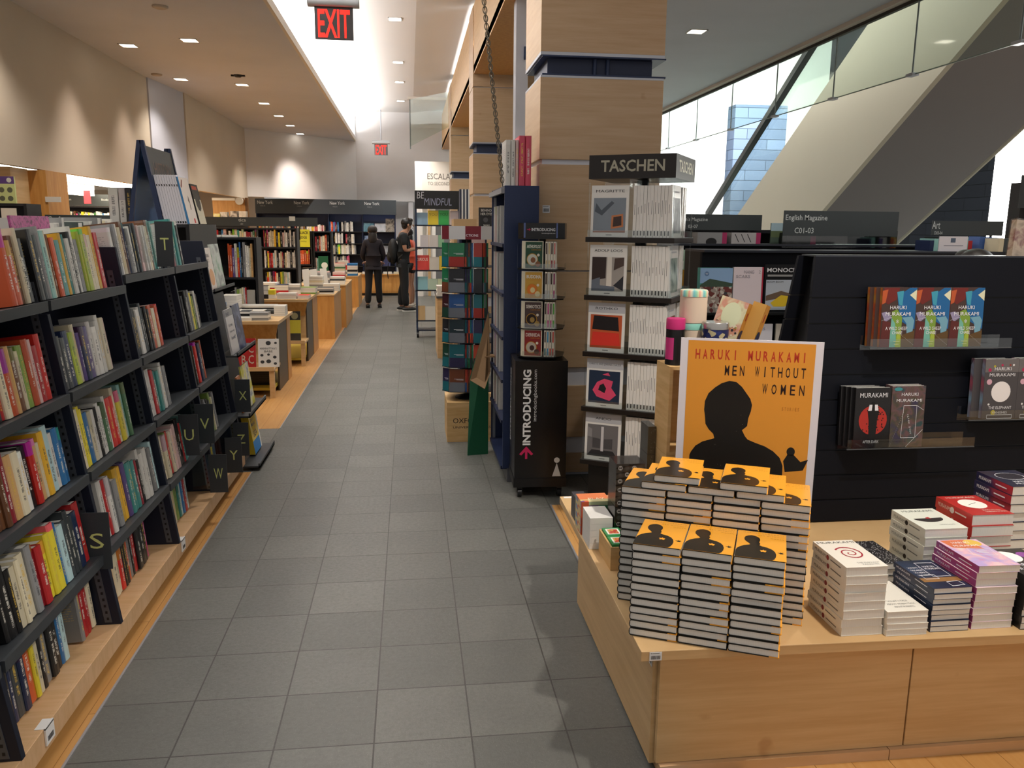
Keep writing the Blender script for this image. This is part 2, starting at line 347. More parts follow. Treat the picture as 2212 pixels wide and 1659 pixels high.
# the side wall of the trough and the high ceiling with its crease
HIGH = plaster('bright_ceiling', '#e6e4e2', .01)
m = MB()
m.add([(-2.4, 3, 4.25), (.12, 3, 4.25), (.12, 21, 4.25), (-2.4, 21, 4.25)], [(0, 1, 2, 3)], HIGH)
m.add([(.12, 3, 4.25), (3.4, 3, 4.75), (3.4, 21, 4.75), (.12, 21, 4.25)], [(0, 1, 2, 3)], HIGH)
m.box(-2.42, 3, 3.62, -2.4, 21, 4.3, HIGH); S(m.build('ceiling_high'))
# ceiling over the right side and its fascia above the glass
m = MB(); m.box(1.05, 3.2, 3.57, 4.26, 20, 3.62, CEILM); m.box(4.2, 3.2, 3.53, 4.27, 20, 3.9, M('#cfc6bc', .6)); m.box(4.262, 3.2, 3.50, 4.30, 20, 3.53, M('#2a2622', .6)); S(m.build('ceiling_right'))
# bulkheads on the left: upper wall hanging above the recess
m = MB(); m.box(-3.62, 3.0, 2.11, -3.55, 12.27, 3.57, WALLC); S(m.build('wall_left'))
m = MB(); m.hexa([(-3.70, 12.27, 2.13), (-3.53, 12.27, 2.13), (-3.40, 13.55, 2.13), (-3.7, 13.55, 2.13)], [(-3.70, 12.27, 3.57), (-3.53, 12.27, 3.57), (-3.40, 13.55, 3.57), (-3.7, 13.55, 3.57)], COOLLIT); S(m.build('wall_left_return'))
m = MB(); m.box(-3.46, 13.55, 2.14, -3.38, 18.2, 3.57, WALLC); S(m.build('wall_left_rear'))
m = MB(); m.hexa([(-3.45, 18.12, 2.19), (-1.24, 20.35, 2.19), (-1.24, 20.45, 2.19), (-3.5, 18.25, 2.19)], [(-3.45, 18.12, 3.57), (-1.24, 20.35, 3.57), (-1.24, 20.45, 3.57), (-3.5, 18.25, 3.57)], WALLW)
m.box(-1.24, 20.35, 2.19, 2.2, 20.45, 4.3, WALLW); m.box(-3.4, 20.75, 0, 2.2, 20.85, 2.2, WALLW); m.box(-1.9, 20.3, 3.55, -1.24, 20.5, 4.3, WALLW)
S(m.build('wall_back'))
m = MB(); m.box(-.02, 20.36, .0, .1, 20.75, 2.2, M('#c9c9cb', .7)); S(m.build('wall_back_return'))
# recess behind the bulkhead
m = MB(); m.box(-8.5, 3, 2.40, -3.6, 22, 2.44, M('#f2ecdf', .7)); S(m.build('ceiling_recess'))
m = MB(); m.box(-8.6, 3, 0, -8.5, 22, 2.44, WALLC); m.box(-8.5, 21.5, 0, -3.6, 21.6, 2.40, WALLC); S(m.build('wall_recess'))
TUBE = M('#fff3dc', .5, emit=9)
for i, (x, y0, y1) in enumerate([(-4.6, 9.8, 14.8), (-6.0, 12.5, 16.7)]):
    t = E('fluorescent_fixture', ['long glowing ceiling strip just behind the left bulkhead', 'shorter glowing ceiling strip deeper in the left recess'][i], 'ceiling light', (x, (y0 + y1) / 2, 2.22 - .05 * i))
    h = (y1 - y0) / 2
    a = MB(); a.box(-.09, -h, .05, .09, h, .128, WHITE); a.build('housing', t)
    a = MB(); a.box(-.08, -h, -.06, .08, h, .05, TUBE); a.build('diffuser', t)
light('AREA', 'recess_glow', (-5.3, 13, 2.05), 150, (1, .92, .78), .5, 9, rot=(PI, 0, 0))
light('AREA', 'recess_glow', (-5.3, 13, 2.30), 90, (1, .92, .78), .5, 9)
# white panel with directions beyond the columns
m = MB(); m.box(.14, 19.2, 0, .30, 19.35, 3.05, M('#f4efe9', .6)); m.box(.30, 19.35, 0, .6, 19.45, 3.05, WHITE); S(m.build('wall_escalator_lobby'))
m = MB(); X = plane((.30, 19.2, 0), (1, 0, 0), (0, 0, 1)); m.box(.30, 19.2, 2.32, 1.6, 19.26, 3.05, M('#efe7dc', .6))
m.text('ESCALATOR', .12, 2.66, .95, 2.79, M('#6d655c'), X, .003); m.text('TO SECOND FLOOR', .13, 2.53, .93, 2.60, M('#8f877d'), X, .003)
tag(m.build('direction_sign'), 'white wall panel lettered ESCALATOR to second floor above doorway', 'sign')
m = MB(); m.box(.42, 19.3, 0, .48, 19.4, 2.32, MAPLE); m.box(.42, 19.3, 2.26, 1.3, 19.4, 2.32, MAPLE); m.box(.48, 19.9, 0, 1.6, 19.95, 2.3, M('#8f9092', .6)); S(m.build('door_1'))
# columns clad in maple boxes with dark reveals
WP = M('#dfe3ee', .5)
def column(Y, label, x0=.79, x1=1.55, d=.65, big=False):
    t = E('clad_column', label, 'column', ((x0 + x1) / 2, Y, 0)); w = (x1 - x0) / 2
    segs = [(.02, .15), (.26, .60), (.72, 1.33), (1.338, 1.98), (2.01, 2.485), (2.63, 3.27), (3.28, 4.2)]
    for i, (a, b) in enumerate(segs):
        s = MB(); g = -w
        if a == 1.338 and big:
            s.prism([(-w, a), (w, a), (w, b), (w * .62, b), (w * .62, b - .055), (w * .15, b - .055), (w * .15, b), (-w, b)], 0, d, MAPLE_C, Matrix(((1, 0, 0, 0), (0, 0, 1, 0), (0, 1, 0, 0), (0, 0, 0, 1))))
        else: s.box(-w, 0, a, w, d, b, MAPLE_C)
        s.build('wood_panel', t, bevel=.002)
    c = MB(); c.box(-w + .02, .02, .0, w - .02, d - .02, 2.49, WP); c.box(-w + .02, .02, 2.62, w - .02, d - .02, 4.2, WP); c.build('core', t)
    k = MB(); k.box(-w, 0, 2.485, w, d, 2.497, ALU); k.box(-w + .01, .0, 2.497, w + .01, d, 2.507, NAVYB); k.box(-w + .05, .06, 2.507, w - .06, d - .06, 2.61, M('#27304a', .5))
    k.box(-w + .01, .0, 2.603, w + .01, d, 2.612, NAVYB); k.box(-w, 0, 2.612, w, d, 2.63, ALU)
    k.tube((-.04, .05, 2.505), (-.04, .05, 2.605), .012, NAVYB); k.tube((.04, .05, 2.505), (.04, .05, 2.605), .012, NAVYB); k.build('reveal', t)
    return t
column(5.07, 'nearest maple clad column behind the white art book tower', big=True)
column(10.4, 'second maple clad column, behind the dark blue bookcase')
column(15.8, 'farthest maple clad column beside the handwritten chalkboard trolley')
m = MB()
for y0, y1 in ((5.75, 10.38), (11.1, 15.78), (16.5, 20.3)):
    m.box(.80, y0, 3.42, 1.32, y1, 3.52, MAPLE_D); m.box(.80, y0, 3.44, .83, y1, 4.2, MAPLE)
S(m.build('trim_2'))
m = MB()
for y in (7.0,): m.box(.885, y, 0, .985, y + .16, 4.3, WP)
m.box(.95, 6.98, 2.95, 1.03, 7.2, 3.05, NAVYB); S(m.build('wall_mullion'))
for i, y in enumerate((9.0, 14.2)): pass
# atrium beyond the ceiling edge
m = MB(); m.box(13.4, 2, 0, 13.5, 30, 8, brick_mat('dark_wall_tiles', '#0d0e11', '#121418', '#050607', 1.4, .30)); S(m.build('wall_right'))
m = MB(); m.box(-1, 26, 0, 13.5, 26.1, 8.2, plaster('atrium_white', '#edefea', .01)); S(m.build('wall_atrium'))
m = MB(); m.box(4.3, 3.2, 4.9, 4.34, 26, 8.2, WHITE); m.box(3.4, 20.0, 4.3, 4.3, 20.1, 8, WHITE); S(m.build('wall_atrium_upper'))
m = MB(); m.box(8.35, 21.0, 0, 9.75, 21.5, 4.75, brick_mat('blue_grey_tiles', '#3a4352', '#465061', '#222832', 1.1, .26)); tag(m.build('tiled_pier'), 'pale blue grey tiled pier standing beyond the escalator', 'pillar')
# escalator: ascends towards the viewer, cream flank, grey underside
ta = math.tan(math.radians(31)); 
def esc(y, x=5.2): return 1.856 + (9.984 - y) * ta
t = E('escalator', 'broad cream sided escalator rising over the magazine shelves', 'escalator', (5.2, 9, 0))
def strip(x0, x1, top, bot, ya, yb, mat, name, par=t, L=(5.2, 9, 0)):
    m = MB(); A = [(x0, ya, esc(ya) + bot), (x1, ya, esc(ya) + bot), (x1, ya, esc(ya) + top), (x0, ya, esc(ya) + top)]
    B = [(x0, yb, esc(yb) + bot), (x1, yb, esc(yb) + bot), (x1, yb, esc(yb) + top), (x0, yb, esc(yb) + top)]
    m.hexa([(p[0] - L[0], p[1] - L[1], p[2] - L[2]) for p in A], [(p[0] - L[0], p[1] - L[1], p[2] - L[2]) for p in B], mat); return m.build(name, par)
CR = plaster('escalator_cream', '#d9d2c1', .01)
strip(5.2, 5.26, 1.63, 0, 2.5, 12.95, CR, 'flank'); strip(5.26, 6.70, .03, .0, 2.5, 12.95, plaster('escalator_soffit', '#8f8a8c', .01), 'underside'); strip(6.66, 6.72, 1.63, 0.0, 2.5, 12.95, CR, 'flank')
strip(5.26, 5.29, 2.5, 1.6, 3.5, 13.5, GLASS, 'balustrade_glass'); strip(5.20, 5.29, 2.58, 2.48, 3.5, 14.2, M('#161616', .35), 'handrail')
strip(5.5, 6.5, 1.5, 1.2, 3.5, 13.2, M('#3b3d40', .4, .6), 'steps')
# glass smoke curtain under the ceiling edge
m = MB(); t = E('glass_curtain', 'row of clear glass panels hanging below the right ceiling edge', 'glass panel', (4.28, 10, 2.91))
ys = [4.6, 5.6, 6.86, 8.2, 9.55, 10.9, 12.25, 13.6, 15, 16.4]
for a, b in zip(ys, ys[1:]):
    g = MB(); g.box(-.005, a - 10 + .006, 0, .005, b - 10 - .006, .62, GLASS); g.box(-.006, a - 10 + .004, -.004, .006, b - 10 - .004, .004, M('#7f9088', .3)); g.build('glass_pane', t)
for y in ys[1:-1]:
    g = MB(); g.tube((0, y - 10, .62), (0, y - 10, 0), .007, M('#7b8083', .3, .5)); g.box(-.03, y - 10 - .05, -.012, .03, y - 10 + .05, .012, ALU); g.build('clamp', t)
# luminous window slot at the far right
m = MB(); m.box(-.02, -.35, 0, .02, .35, 2.6, M('#fffdf6', .5, emit=7)); tag(m.build('lit_slot', loc=(9.35, 12.1, 1.0)), 'tall glowing white light slot at the right edge', 'light')
m = MB(); m.box(-1.4, -.02, -.35, 1.4, .02, .35, M('#fffdf6', .5, emit=6)); tag(m.build('lit_slot', loc=(10.8, 12.3, 3.15)), 'broad glowing ceiling cove at the upper right edge', 'light')
# small fittings in the ceilings
def recess_light(x, y, z, label, s=.09, ang=0):
    t = E('downlight', label, 'ceiling light', (x, y, z), ang, 'recessed ceiling downlights')
    a = MB(); a.box(-s, -s, -.006, s, -s + .012, .0, WHITE); a.box(-s, s - .012, -.006, s, s, 0, WHITE); a.box(-s, -s, -.006, -s + .012, s, 0, WHITE); a.box(s - .012, -s, -.006, s, s, 0, WHITE); a.build('trim_ring', t)
    a = MB(); a.box(-s + .012, -s + .012, -.003, s - .012, s - .012, -.001, M('#fff4e2', .5, emit=5)); a.build('lamp', t)
names = ['nearest', 'second', 'third', 'fourth', 'fifth', 'sixth', 'farthest']
for i, y in enumerate([9.79, 12.65, 14.45, 16.01, 17.48, 19.0]): recess_light(-2.35, y, 3.57, 'square downlight in the low left ceiling, %s of the long row of six' % (names[i] if i < 5 else 'farthest'))
for i, y in enumerate([10.18, 12.34]): recess_light(-3.11, y, 3.57, 'square downlight close to the left bulkhead, %s of that short row' % ['nearer', 'farther'][i])
for i, y in enumerate([11.42, 14.28, 16.16, 18.51]): recess_light(-.15, y, 4.249, 'square downlight in the bright high ceiling, %s of its row' % ['nearest', 'second', 'third', 'farthest'][i])
recess_light(2.92, 8.5, 3.57, 'single square downlight in the ceiling right of the nearest column')
for i, (x, y, z) in enumerate([(-2.25, 8.36, 3.57), (-3.33, 11.99, 3.57)]):
    a = MB(); a.lathe([(.07, 0), (.07, -.012), (.05, -.022)], (0, 0, 0), M('#b3a89b', .6)); tag(a.build('smoke_detector', loc=(x, y, z)), ['round smoke detector near the upper left picture edge', 'round smoke detector in the corner by the left bulkhead'][i], 'smoke detector')
a = MB(); a.lathe([(.06, 0), (.06, -.01), (.035, -.03)], (0, 0, 0), M('#1b1a19', .4)); a.box(-.09, -.02, -.02, -.05, .02, 0, BLACK); a.box(.05, -.02, -.02, .09, .02, 0, BLACK); tag(a.build('sprinkler', loc=(-2.25, 11.86, 3.57)), 'small dark fitting on the low left ceiling above the lights', 'sprinkler')
a = MB(); a.lathe([(.085, 0), (.085, -.02), (.06, -.03)], (0, 0, 0), M('#9a948f', .5)); tag(a.build('smoke_detector', loc=(6.6, 7.55, 3.2), rot=(math.radians(31), 0, 0)), 'round grey disc on the underside of the escalator', 'smoke detector')
# chain
t = E('hanging_chain', 'steel link chain hanging down in front of the second column', 'chain', (0, 0, 0))
P0 = Vector((.405, 4.78, 2.99)); P1 = Vector((.560, 5.02, 1.86)); n = 56
lk = MB(); pts = [(math.cos(a) * .011, 0, math.sin(a) * .02) for a in [2 * PI * k / 10 for k in range(11)]]; lk.path(pts, .0032, M('#7a7468', .35, .8), 5)
first = None
for i in range(n):
    p = P0.lerp(P1, i / (n - 1)); 
    if first is None: first = o = lk.build('chain_link', t)
    else: o = first.copy(); COL.objects.link(o); o.parent = t
    o.location = p; o.rotation_euler = ((-P1 + P0).to_track_quat('Z', 'Y').to_euler()); o.rotation_euler.rotate_axis('Z', (i % 2) * PI / 2 + .4)
# exit signs
RED = M('#ff2418', .4, emit=1.6)
def exit_sign(loc, s, label, mount):
    t = E('exit_sign', label, 'exit sign', loc); h = MB(); h.box(-.2 * s, -.03, .245 * s, .2 * s, .03, .33 * s, M('#c9ced2', .4)); h.tube((-.2 * s, -.03, .27 * s), (.2 * s, -.03, .27 * s), .028 * s, M('#c9ced2', .4)); h.tube((0, 0, .3 * s), (0, 0, mount), .012, ALU); h.build('housing', t)
    p = MB(); p.box(-.15 * s, -.005, 0, .15 * s, .005, .25 * s, M('#4a4848', .2, .3)); X = plane((-.15 * s, -.006, 0), (1, 0, 0), (0, 0, 1))
    p.text('EXIT', .025 * s, .015 * s, .275 * s, .225 * s, RED, X, .002, .015); p.build('panel', t)
exit_sign((-.57, 7.0, 3.05), 1.0, 'near EXIT sign with red letters hanging from the bright ceiling', 1.15)
exit_sign((-.62, 19.6, 3.2), 1.0, 'distant small EXIT sign with red letters above the far wall', 1.0)
# glass corner screen (no window) high at the far end
m = MB(); m.box(.03, 16.2, 3.05, .05, 16.24, 3.95, M('#7c8582', .4)); m.hexa([(.04, 16.2, 3.1), (.05, 16.2, 3.1), (.72, 15.2, 3.35), (.71, 15.2, 3.35)], [(.04, 16.2, 3.95), (.05, 16.2, 3.95), (.72, 15.2, 3.95), (.71, 15.2, 3.95)], GLASS); m.box(.0, 16.18, 3.95, .72, 16.26, 4.0, WHITE)
S(m.build('glass_screen'))
# ---------------------------------------------------------------- books
NAMES = {'o': ('#c8552a', 'orange'), 'r': ('#b3262a', 'red'), 'R': ('#cf2a22', 'bright red'), 'm': ('#8c2130', 'maroon'), 'w': ('#dedcd6', 'white'), 'c': ('#d9cfb2', 'cream'),
         'y': ('#dfae2f', 'mustard yellow'), 'Y': ('#e6d53a', 'lemon yellow'), 'g': ('#4f7a55', 'green'), 'l': ('#b4c63c', 'lime green'), 't': ('#3f8d88', 'teal'), 'a': ('#8fc0b8', 'pale aqua'),
         'b': ('#2a6fa8', 'blue'), 'n': ('#1d2a4c', 'navy'), 'k': ('#19191b', 'black'), 'G': ('#8b8c8d', 'grey'), 'p': ('#c4497c', 'magenta'), 'P': ('#5d4a86', 'purple'), 's': ('#b9d8dc', 'light blue'),
         'B': ('#6b4429', 'brown'), 'h': ('#d9b8b4', 'blush pink'), 'd': ('#3b4246', 'slate'), 'T': ('#c9a06a', 'tan'), 'v': ('#7f9c4a', 'olive')}
ORD = ['first', 'second', 'third', 'fourth', 'fifth', 'sixth', 'seventh', 'eighth', 'ninth', 'tenth', 'eleventh', 'twelfth', 'thirteenth', 'fourteenth', 'fifteenth', 'sixteenth', 'seventeenth', 'eighteenth', 'nineteenth', 'twentieth']
ORD += ['twenty-' + o for o in ORD[:9]] + ['thirtieth']
_bm = {}
def book_parts(t, h, d, hard=False, cover=COVER):
    """spine at local y=0 looking to -y, thickness along x (0..t), height along z, depth along +y"""
    k = (round(t, 3), round(h, 3), round(d, 3), hard, cover.name)
    if k in _bm: return _bm[k]
    c = .0025 if hard else .0009; i = .004 if hard else .0
    m = MB(); r = min(.006, t * .25)
    pts = [(0, d), (0, r), (r * .5, r * .2), (t * .5, 0), (t - r * .5, r * .2), (t, r), (t, d), (t - c, d), (t - c, r + c), (c, r + c), (c, d)]
    m.prism(pts, 0, h, cover); a = m.build('cover'); me1 = a.data; bpy.data.objects.remove(a)
    m = MB(); m.box(c, r + c, i, t - c, d - i - .001, h - i - (0 if hard else .0006), PAGES); a = m.build('page_block'); me2 = a.data; bpy.data.objects.remove(a)
    _bm[k] = (me1, me2); return _bm[k]
def book(loc, rot, t, h, d, col, label, group, cat='book', hard=False, name='book', pages=True, cover=COVER):
    a, b = book_parts(t, h, d, hard, cover)
    o = bpy.data.objects.new(name, a); COL.objects.link(o); o.location = loc; o.rotation_euler = rot; o.color = lin(NAMES[col][0] if col in NAMES else col)
    if pages: q = bpy.data.objects.new('page_block', b); COL.objects.link(q); q.parent = o
    return tag(o, label, cat, group)
def row(codes, origin, along, face_rz, where, group, dmax=.15, hr=(.195, .235), tr=(.017, .032), back=.02, rs=1, name='book', maxlen=None, lean=0, cat='book', lift=0):
    """row of upright books; along = unit direction in which they follow each other. Codes: colour letters, '-' a gap of 3 cm, '_' a gap of 10 cm"""
    R = random.Random(rs); p = Vector(origin); al = Vector(along); k = 0; out = []; used = 0
    for c in codes:
        if c == '-': p = p + al * .03; used += .03; continue
        if c == '_': p = p + al * .10; used += .10; continue
        if c == '~': lean = R.choice([.06, .1, -.05]); continue
        t = R.uniform(*tr); h = R.uniform(*hr); d = min(dmax, h * R.uniform(.6, .68))
        t, h, d = round(t, 3), round(h * 2, 2) / 2, round(d, 2)
        if maxlen and used + t > maxlen: break
        rot = (Matrix.Rotation(face_rz, 3, 'Z') @ Matrix.Rotation(-lean, 3, 'X')).to_euler(); 
        loc = p.copy()
        loc += Vector((math.sin(face_rz), -math.cos(face_rz), 0)) * -(back + R.uniform(0, .012))
        # local x must run along 'al'
        loc.z += lift * d
        if Vector((math.cos(face_rz), math.sin(face_rz), 0)).dot(al) < 0: loc += al * t
        tone = NAMES[c][0]; base = lin(tone); f = R.uniform(.8, 1.15); colr = tuple(min(1, v * f) for v in base[:3])
        sz = 'thick' if t > tr[0] + (tr[1] - tr[0]) * .72 else ('slim' if t < tr[0] + (tr[1] - tr[0]) * .25 else '')
        lab = (f"{sz} {NAMES[c][1]} book, {ORD[min(k, 29)]} from left, {where}").strip()
        b = book(loc, rot, t, h, d, 'w', lab, group, cat, hard=R.random() < .3, name=name); b.color = colr + (1,)
        p = p + al * (t + .0008); used += t + .0008; k += 1; out.append(b)
    return out

# ---------------------------------------------------------------- the long slanted bookcase on the left
def slant(z): return -1.09 - (z - .13) * .1319      # x of the upright's front edge at height z
UPY = [1.40, 2.20, 3.0, 3.79, 4.575, 5.32]
t = E('plinth', 'long low maple plinth under the slanted bookcases on the left', 'plinth', (0, 0, 0))
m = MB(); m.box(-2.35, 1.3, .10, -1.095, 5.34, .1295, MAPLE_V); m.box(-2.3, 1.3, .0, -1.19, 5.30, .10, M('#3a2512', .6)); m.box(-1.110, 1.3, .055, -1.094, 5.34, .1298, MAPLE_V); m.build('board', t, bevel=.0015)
for i, y in enumerate((2.35, 3.83)):
    m = MB(); m.box(-1.093, -.028, -.03, -1.088, .028, .028, M('#e9e9e9', .4)); m.box(-1.12, -.028, .022, -1.088, .028, .026, M('#e9e9e9', .4)); X = plane((-1.0878, -.024, -.026), (0, 1, 0), (0, 0, 1))
    for q in range(9): m.rect(.006 + q * .0042, .006, .0085 + q * .0042, .022, BLACK, X, .0004)
    tag(m.build('price_tag', loc=(0, y, .105)), 'white barcode tag clipped to the plinth edge, %s one' % ['nearer', 'farther'][i], 'price tag')
SHZ = [.42, .715, 1.01, 1.335]
SHZ4 = [.415, .72, 1.008, 1.375]
STRIP = M('#5c6068', .4, .5)
def bookcase(i, label):
    y0, y1 = UPY[i], UPY[i + 1]; zs = SHZ4 if i >= 3 else SHZ
    t = E('bookcase', label, 'bookcase', (-1.09, (y0 + y1) / 2, .13), group=None)
    L = Vector((1.09, -(y0 + y1) / 2, -.13)); T = Matrix.Translation(L)
    for side, y in ((0, y0), (1, y1)):
        if side == 0 and i > 0: continue
        zt_ = 1.5 if UPY.index(y) % 2 == 1 else zs[3] - .036
        if UPY.index(y) == 5: zt_ = 1.5
        zt_ = {0: 1.29, 1: 1.29, 2: 1.29, 3: 1.5, 4: 1.33, 5: 1.5}[UPY.index(y)]
        a = MB(); a.hexa([(slant(.13), y - .022, .13), (slant(.13), y, .13), (-1.75, y, .13), (-1.75, y - .022, .13)], [(slant(zt_), y - .022, zt_), (slant(zt_), y, zt_), (-1.64, y, zt_), (-1.64, y - .022, zt_)], NAVY)
        a.v = [tuple(T @ Vector(v)) for v in a.v]; a.build('upright', t, bevel=.001)
    for y in (y0 + .001, y1 - .0245):       # slotted strips just behind the front edge
        a = MB(); a.hexa([(slant(.14) - .055, y, .14), (slant(.14) - .03, y, .14), (slant(.14) - .03, y + .0025, .14), (slant(.14) - .055, y + .0025, .14)], [(slant(1.4) - .055, y, 1.4), (slant(1.4) - .03, y, 1.4), (slant(1.4) - .03, y + .0025, 1.4), (slant(1.4) - .055, y + .0025, 1.4)], STRIP)
        z = .15
        while z < 1.38:
            x = slant(z) - .046; a.box(x, y - .0006, z, x + .008, y + .0031, z + .010, BLACK); z += .0254
        a.v = [tuple(T @ Vector(v)) for v in a.v]; a.build('slotted_strip', t)
    for z in zs:
        a = MB(); xf = slant(z) + .012; a.hexa([(xf - .30, y0 + .001, z - .055), (xf - .008, y0 + .001, z - .018), (xf - .008, y1 - .023, z - .018), (xf - .30, y1 - .023, z - .055)], [(xf - .30, y0 + .001, z - .0375), (xf - .008, y0 + .001, z), (xf - .008, y1 - .023, z), (xf - .30, y1 - .023, z - .0375)], CHARC); a.box(xf - .010, y0 + .0005, z - .034, xf, y1 - .0225, z + .001, CHARC)
        a.v = [tuple(T @ Vector(v)) for v in a.v]; a.build('shelf', t)
    a = MB(); a.hexa([(-1.60, y0, .13), (-1.58, y0, .13), (-1.58, y1 - .022, .13), (-1.60, y1 - .022, .13)], [(-1.64, y0, 1.34), (-1.62, y0, 1.34), (-1.62, y1 - .022, 1.34), (-1.64, y1 - .022, 1.34)], M('#101218', .7))
    a.v = [tuple(T @ Vector(v)) for v in a.v]; a.build('back_panel', t)
    return t
LB = ['dark slanted bookcase bay nearest the camera, mostly outside the picture', 'dark slanted bookcase bay left of the S divider', 'dark slanted bookcase bay right of the S divider',
      'dark slanted bookcase bay holding the T, U, V and W dividers', 'dark slanted bookcase bay at the far end, holding the Y and Z dividers']
for i in range(5): bookcase(i, LB[i])
BAY = {0: 'lower left picture corner', 1: 'bay left of S divider', 2: 'bay right of S divider', 3: 'bay of dividers T-W', 4: 'bay of dividers Y-Z'}
ROWN = {4: 'top shelf', 3: 'second shelf', 2: 'third shelf', 1: 'fourth shelf', 0: 'bottom board'}
ROWS = {  # (bay, level from the bottom): colours from near to far
    (0, 0): '_______cckY',
    (1, 4): '______ooBckncRk', (2, 4): 'kdGacBotytwkwGllccyr', (3, 4): 'wGwcBnGwkdGh-wwcBtt', (4, 4): 'wcBmdtttkw',
    (1, 3): '__-kmmkrcoTBcvohrR', (2, 3): '-ddnlcPnPwwwwch', (3, 3): '-kkkwwdkkkocwoR', (4, 3): '_kkGGYvkwdk',
    (1, 2): 'cmpppBBBmTcwkRTcyswbb', (2, 2): '-cYYbcwkwwgwRRcYcag', (3, 2): '--wwrtttwwGG', (4, 2): '-TTkRRkndo',
    (1, 1): '_kkkcccGmrYYYbsdddnr', (2, 1): '_wrwGGyyPtttmkwwwGGsss', (3, 1): '--ccvrchhkkrta', (4, 1): '_GGkkvcGG',
    (1, 0): '--kkkndnoYckGkkbs_GrrrcYkww', (2, 0): '--okTTccRkkoGkrkkkp', (3, 0): '--TTBcccvvtsbrs', (4, 0): '--hhmTrYYbb'}
for (b, lv), codes in ROWS.items():
    zs = SHZ4 if b >= 3 else SHZ
    z = .1305 if lv == 0 else zs[lv - 1] + .0005
    x = (slant(z) - .045) if lv == 0 else slant(z) - .0
    y0 = UPY[b] + .005
    row(codes, (x, y0, z), (0, 1, 0), PI / 2, ROWN[lv] + ', ' + BAY[b], 'books on the long slanted bookcase', rs=b * 10 + lv + 3, back=.014 if lv else .03, lean=.125 if lv else .085, lift=0 if lv else .085, maxlen=UPY[b + 1] - UPY[b] - .036, hr=(.185, .230) if lv != 4 else (.205, .262), tr=(.02, .042))
def letter_sign(ch, Y, z, X0, w, h, lab, clear=True):
    t = E('divider', lab, 'shelf divider', (X0, Y, z)); a = MB(); a.box(-w / 2, -.002, -h / 2, w / 2, .002, h / 2, CHARC); P = plane((-w / 2, -.0022, -h / 2), (1, 0, 0), (0, 0, 1))
    a.text(ch, w * .26, h * .37, w * .76, h * .64, M('#d9e08c', .5), P, .0004, 0); a.build('plaque', t)
    a = MB(); a.box(-w / 2 - .09, -.0015, -h / 2 + .02, -w / 2, .0015, h / 2, ACRYL); a.build('clear_tab', t)
for ch, Y, z, X0 in [('S', 2.94, .475, -1.135), ('T', 4.15, 1.505, -1.17), ('U', 4.20, .545, -1.13), ('V', 4.40, .555, -1.10), ('W', 4.44, .265, -1.055), ('X', 5.33, .515, -1.085), ('Y', 4.86, .25, -1.06), ('Z', 5.14, .275, -1.07)]:
    letter_sign(ch, Y, z, X0, .095 if ch != 'T' else .08, .215, 'dark plaque with the pale letter %s standing out from the left shelves' % ch)
# face-out ledges at the far end of the slanted bookcase
t = E('display_rack', 'dark end display of slanting ledges for face-out books past the Z divider', 'display rack', (-1.25, 5.66, 0))
a = MB(); a.hexa([(.10, -.30, .05), (.12, -.30, .05), (.12, .30, .05), (.10, .30, .05)], [(-.13, -.30, 1.45), (-.11, -.30, 1.45), (-.11, .30, 1.45), (-.13, .30, 1.45)], NAVY); a.build('back_panel', t)
LED = [(.20, .02), (.155, .36), (.10, .76), (-.02, 1.17)]
for dx, z in LED:
    a = MB(); a.box(dx - .07, -.30, z, dx + .045, .30, z + .012, CHARC); a.box(dx + .035, -.30, z, dx + .045, .30, z + .03, CHARC); a.build('ledge', t)
def face_book(loc, rot, w, h, th, mats, title, label, group=None, name='book', cat='book', draw=None, tcol='#f4f0e6', spine=None):
    """book standing with its cover to local -y; x 0..w, z 0..h"""
    o = MB(); body = mats if not isinstance(mats, str) else M(mats, .35, coat=.3)
    o.box(0, 0, 0, w, .0012, h, body); o.box(0, th - .0012, 0, w, th, h, body); o.box(0, .0012, 0, .0015, th - .0012, h, spine or body)
    X = plane((0, -.0003, 0), (1, 0, 0), (0, 0, 1))
    if draw: draw(o, X, w, h)
    if title:
        for s_, x0, y0, x1, y1 in title: o.text(s_, x0 * w, y0 * h, x1 * w, y1 * h, M(tcol, .5), X, .0006, .008)
    o = o.build(name, loc=loc, rot=rot); q = MB(); q.box(.0016, .0013, .001, w - .002, th - .0013, h - .001, PAGES); q.build('page_block', o)
    return tag(o, label, cat, group)
tilt = lambda rz, a=.16: (Matrix.Rotation(rz, 3, 'Z') @ Matrix.Rotation(-a, 3, 'X')).to_euler()
fr = tilt(PI / 2, .14)
def blob(cols, sc=18, seed=0): return ART(*cols, scale=sc, seed=seed, kind='NOISE')
face_book((-1.26, 5.38, 1.185), fr, .21, .27, .012, '#efe3d9', [('TAKING', .15, .78, .7, .86), ('ME 2', .3, .66, .6, .74)], 'pale pink picture book on the top end ledge, left one', tcol='#5b4c47', draw=lambda o, X, w, h: o.circ(w * .6, h * .3, w * .3, M('#e9b98f'), X, .0002, ry=h * .2))
face_book((-1.26, 5.60, 1.185), fr, .24, .29, .012, blob(['#6b6f70', '#c9cfc7', '#5f9a6c'], 9, 1), None, 'grey and green picture book on the top end ledge, right one')
face_book((-1.14, 5.37, .775), fr, .22, .29, .012, '#d8d6d8', [('FIND', .1, .86, .5, .93), ('Is it me,', .2, .60, .7, .68), ('from my', .2, .46, .8, .53), ('book?', .25, .32, .8, .40)], 'white picture book with handwritten title on the middle end ledge', tcol='#2c3b52', draw=lambda o, X, w, h: o.rect(0, h * .84, w, h, M('#9a9a9a'), X, .0002))
face_book((-1.14, 5.60, .775), fr, .22, .30, .012, blob(['#2b2e3d', '#39456b', '#7a86a8'], 12, 2), None, 'dark starry picture book on the middle end ledge')
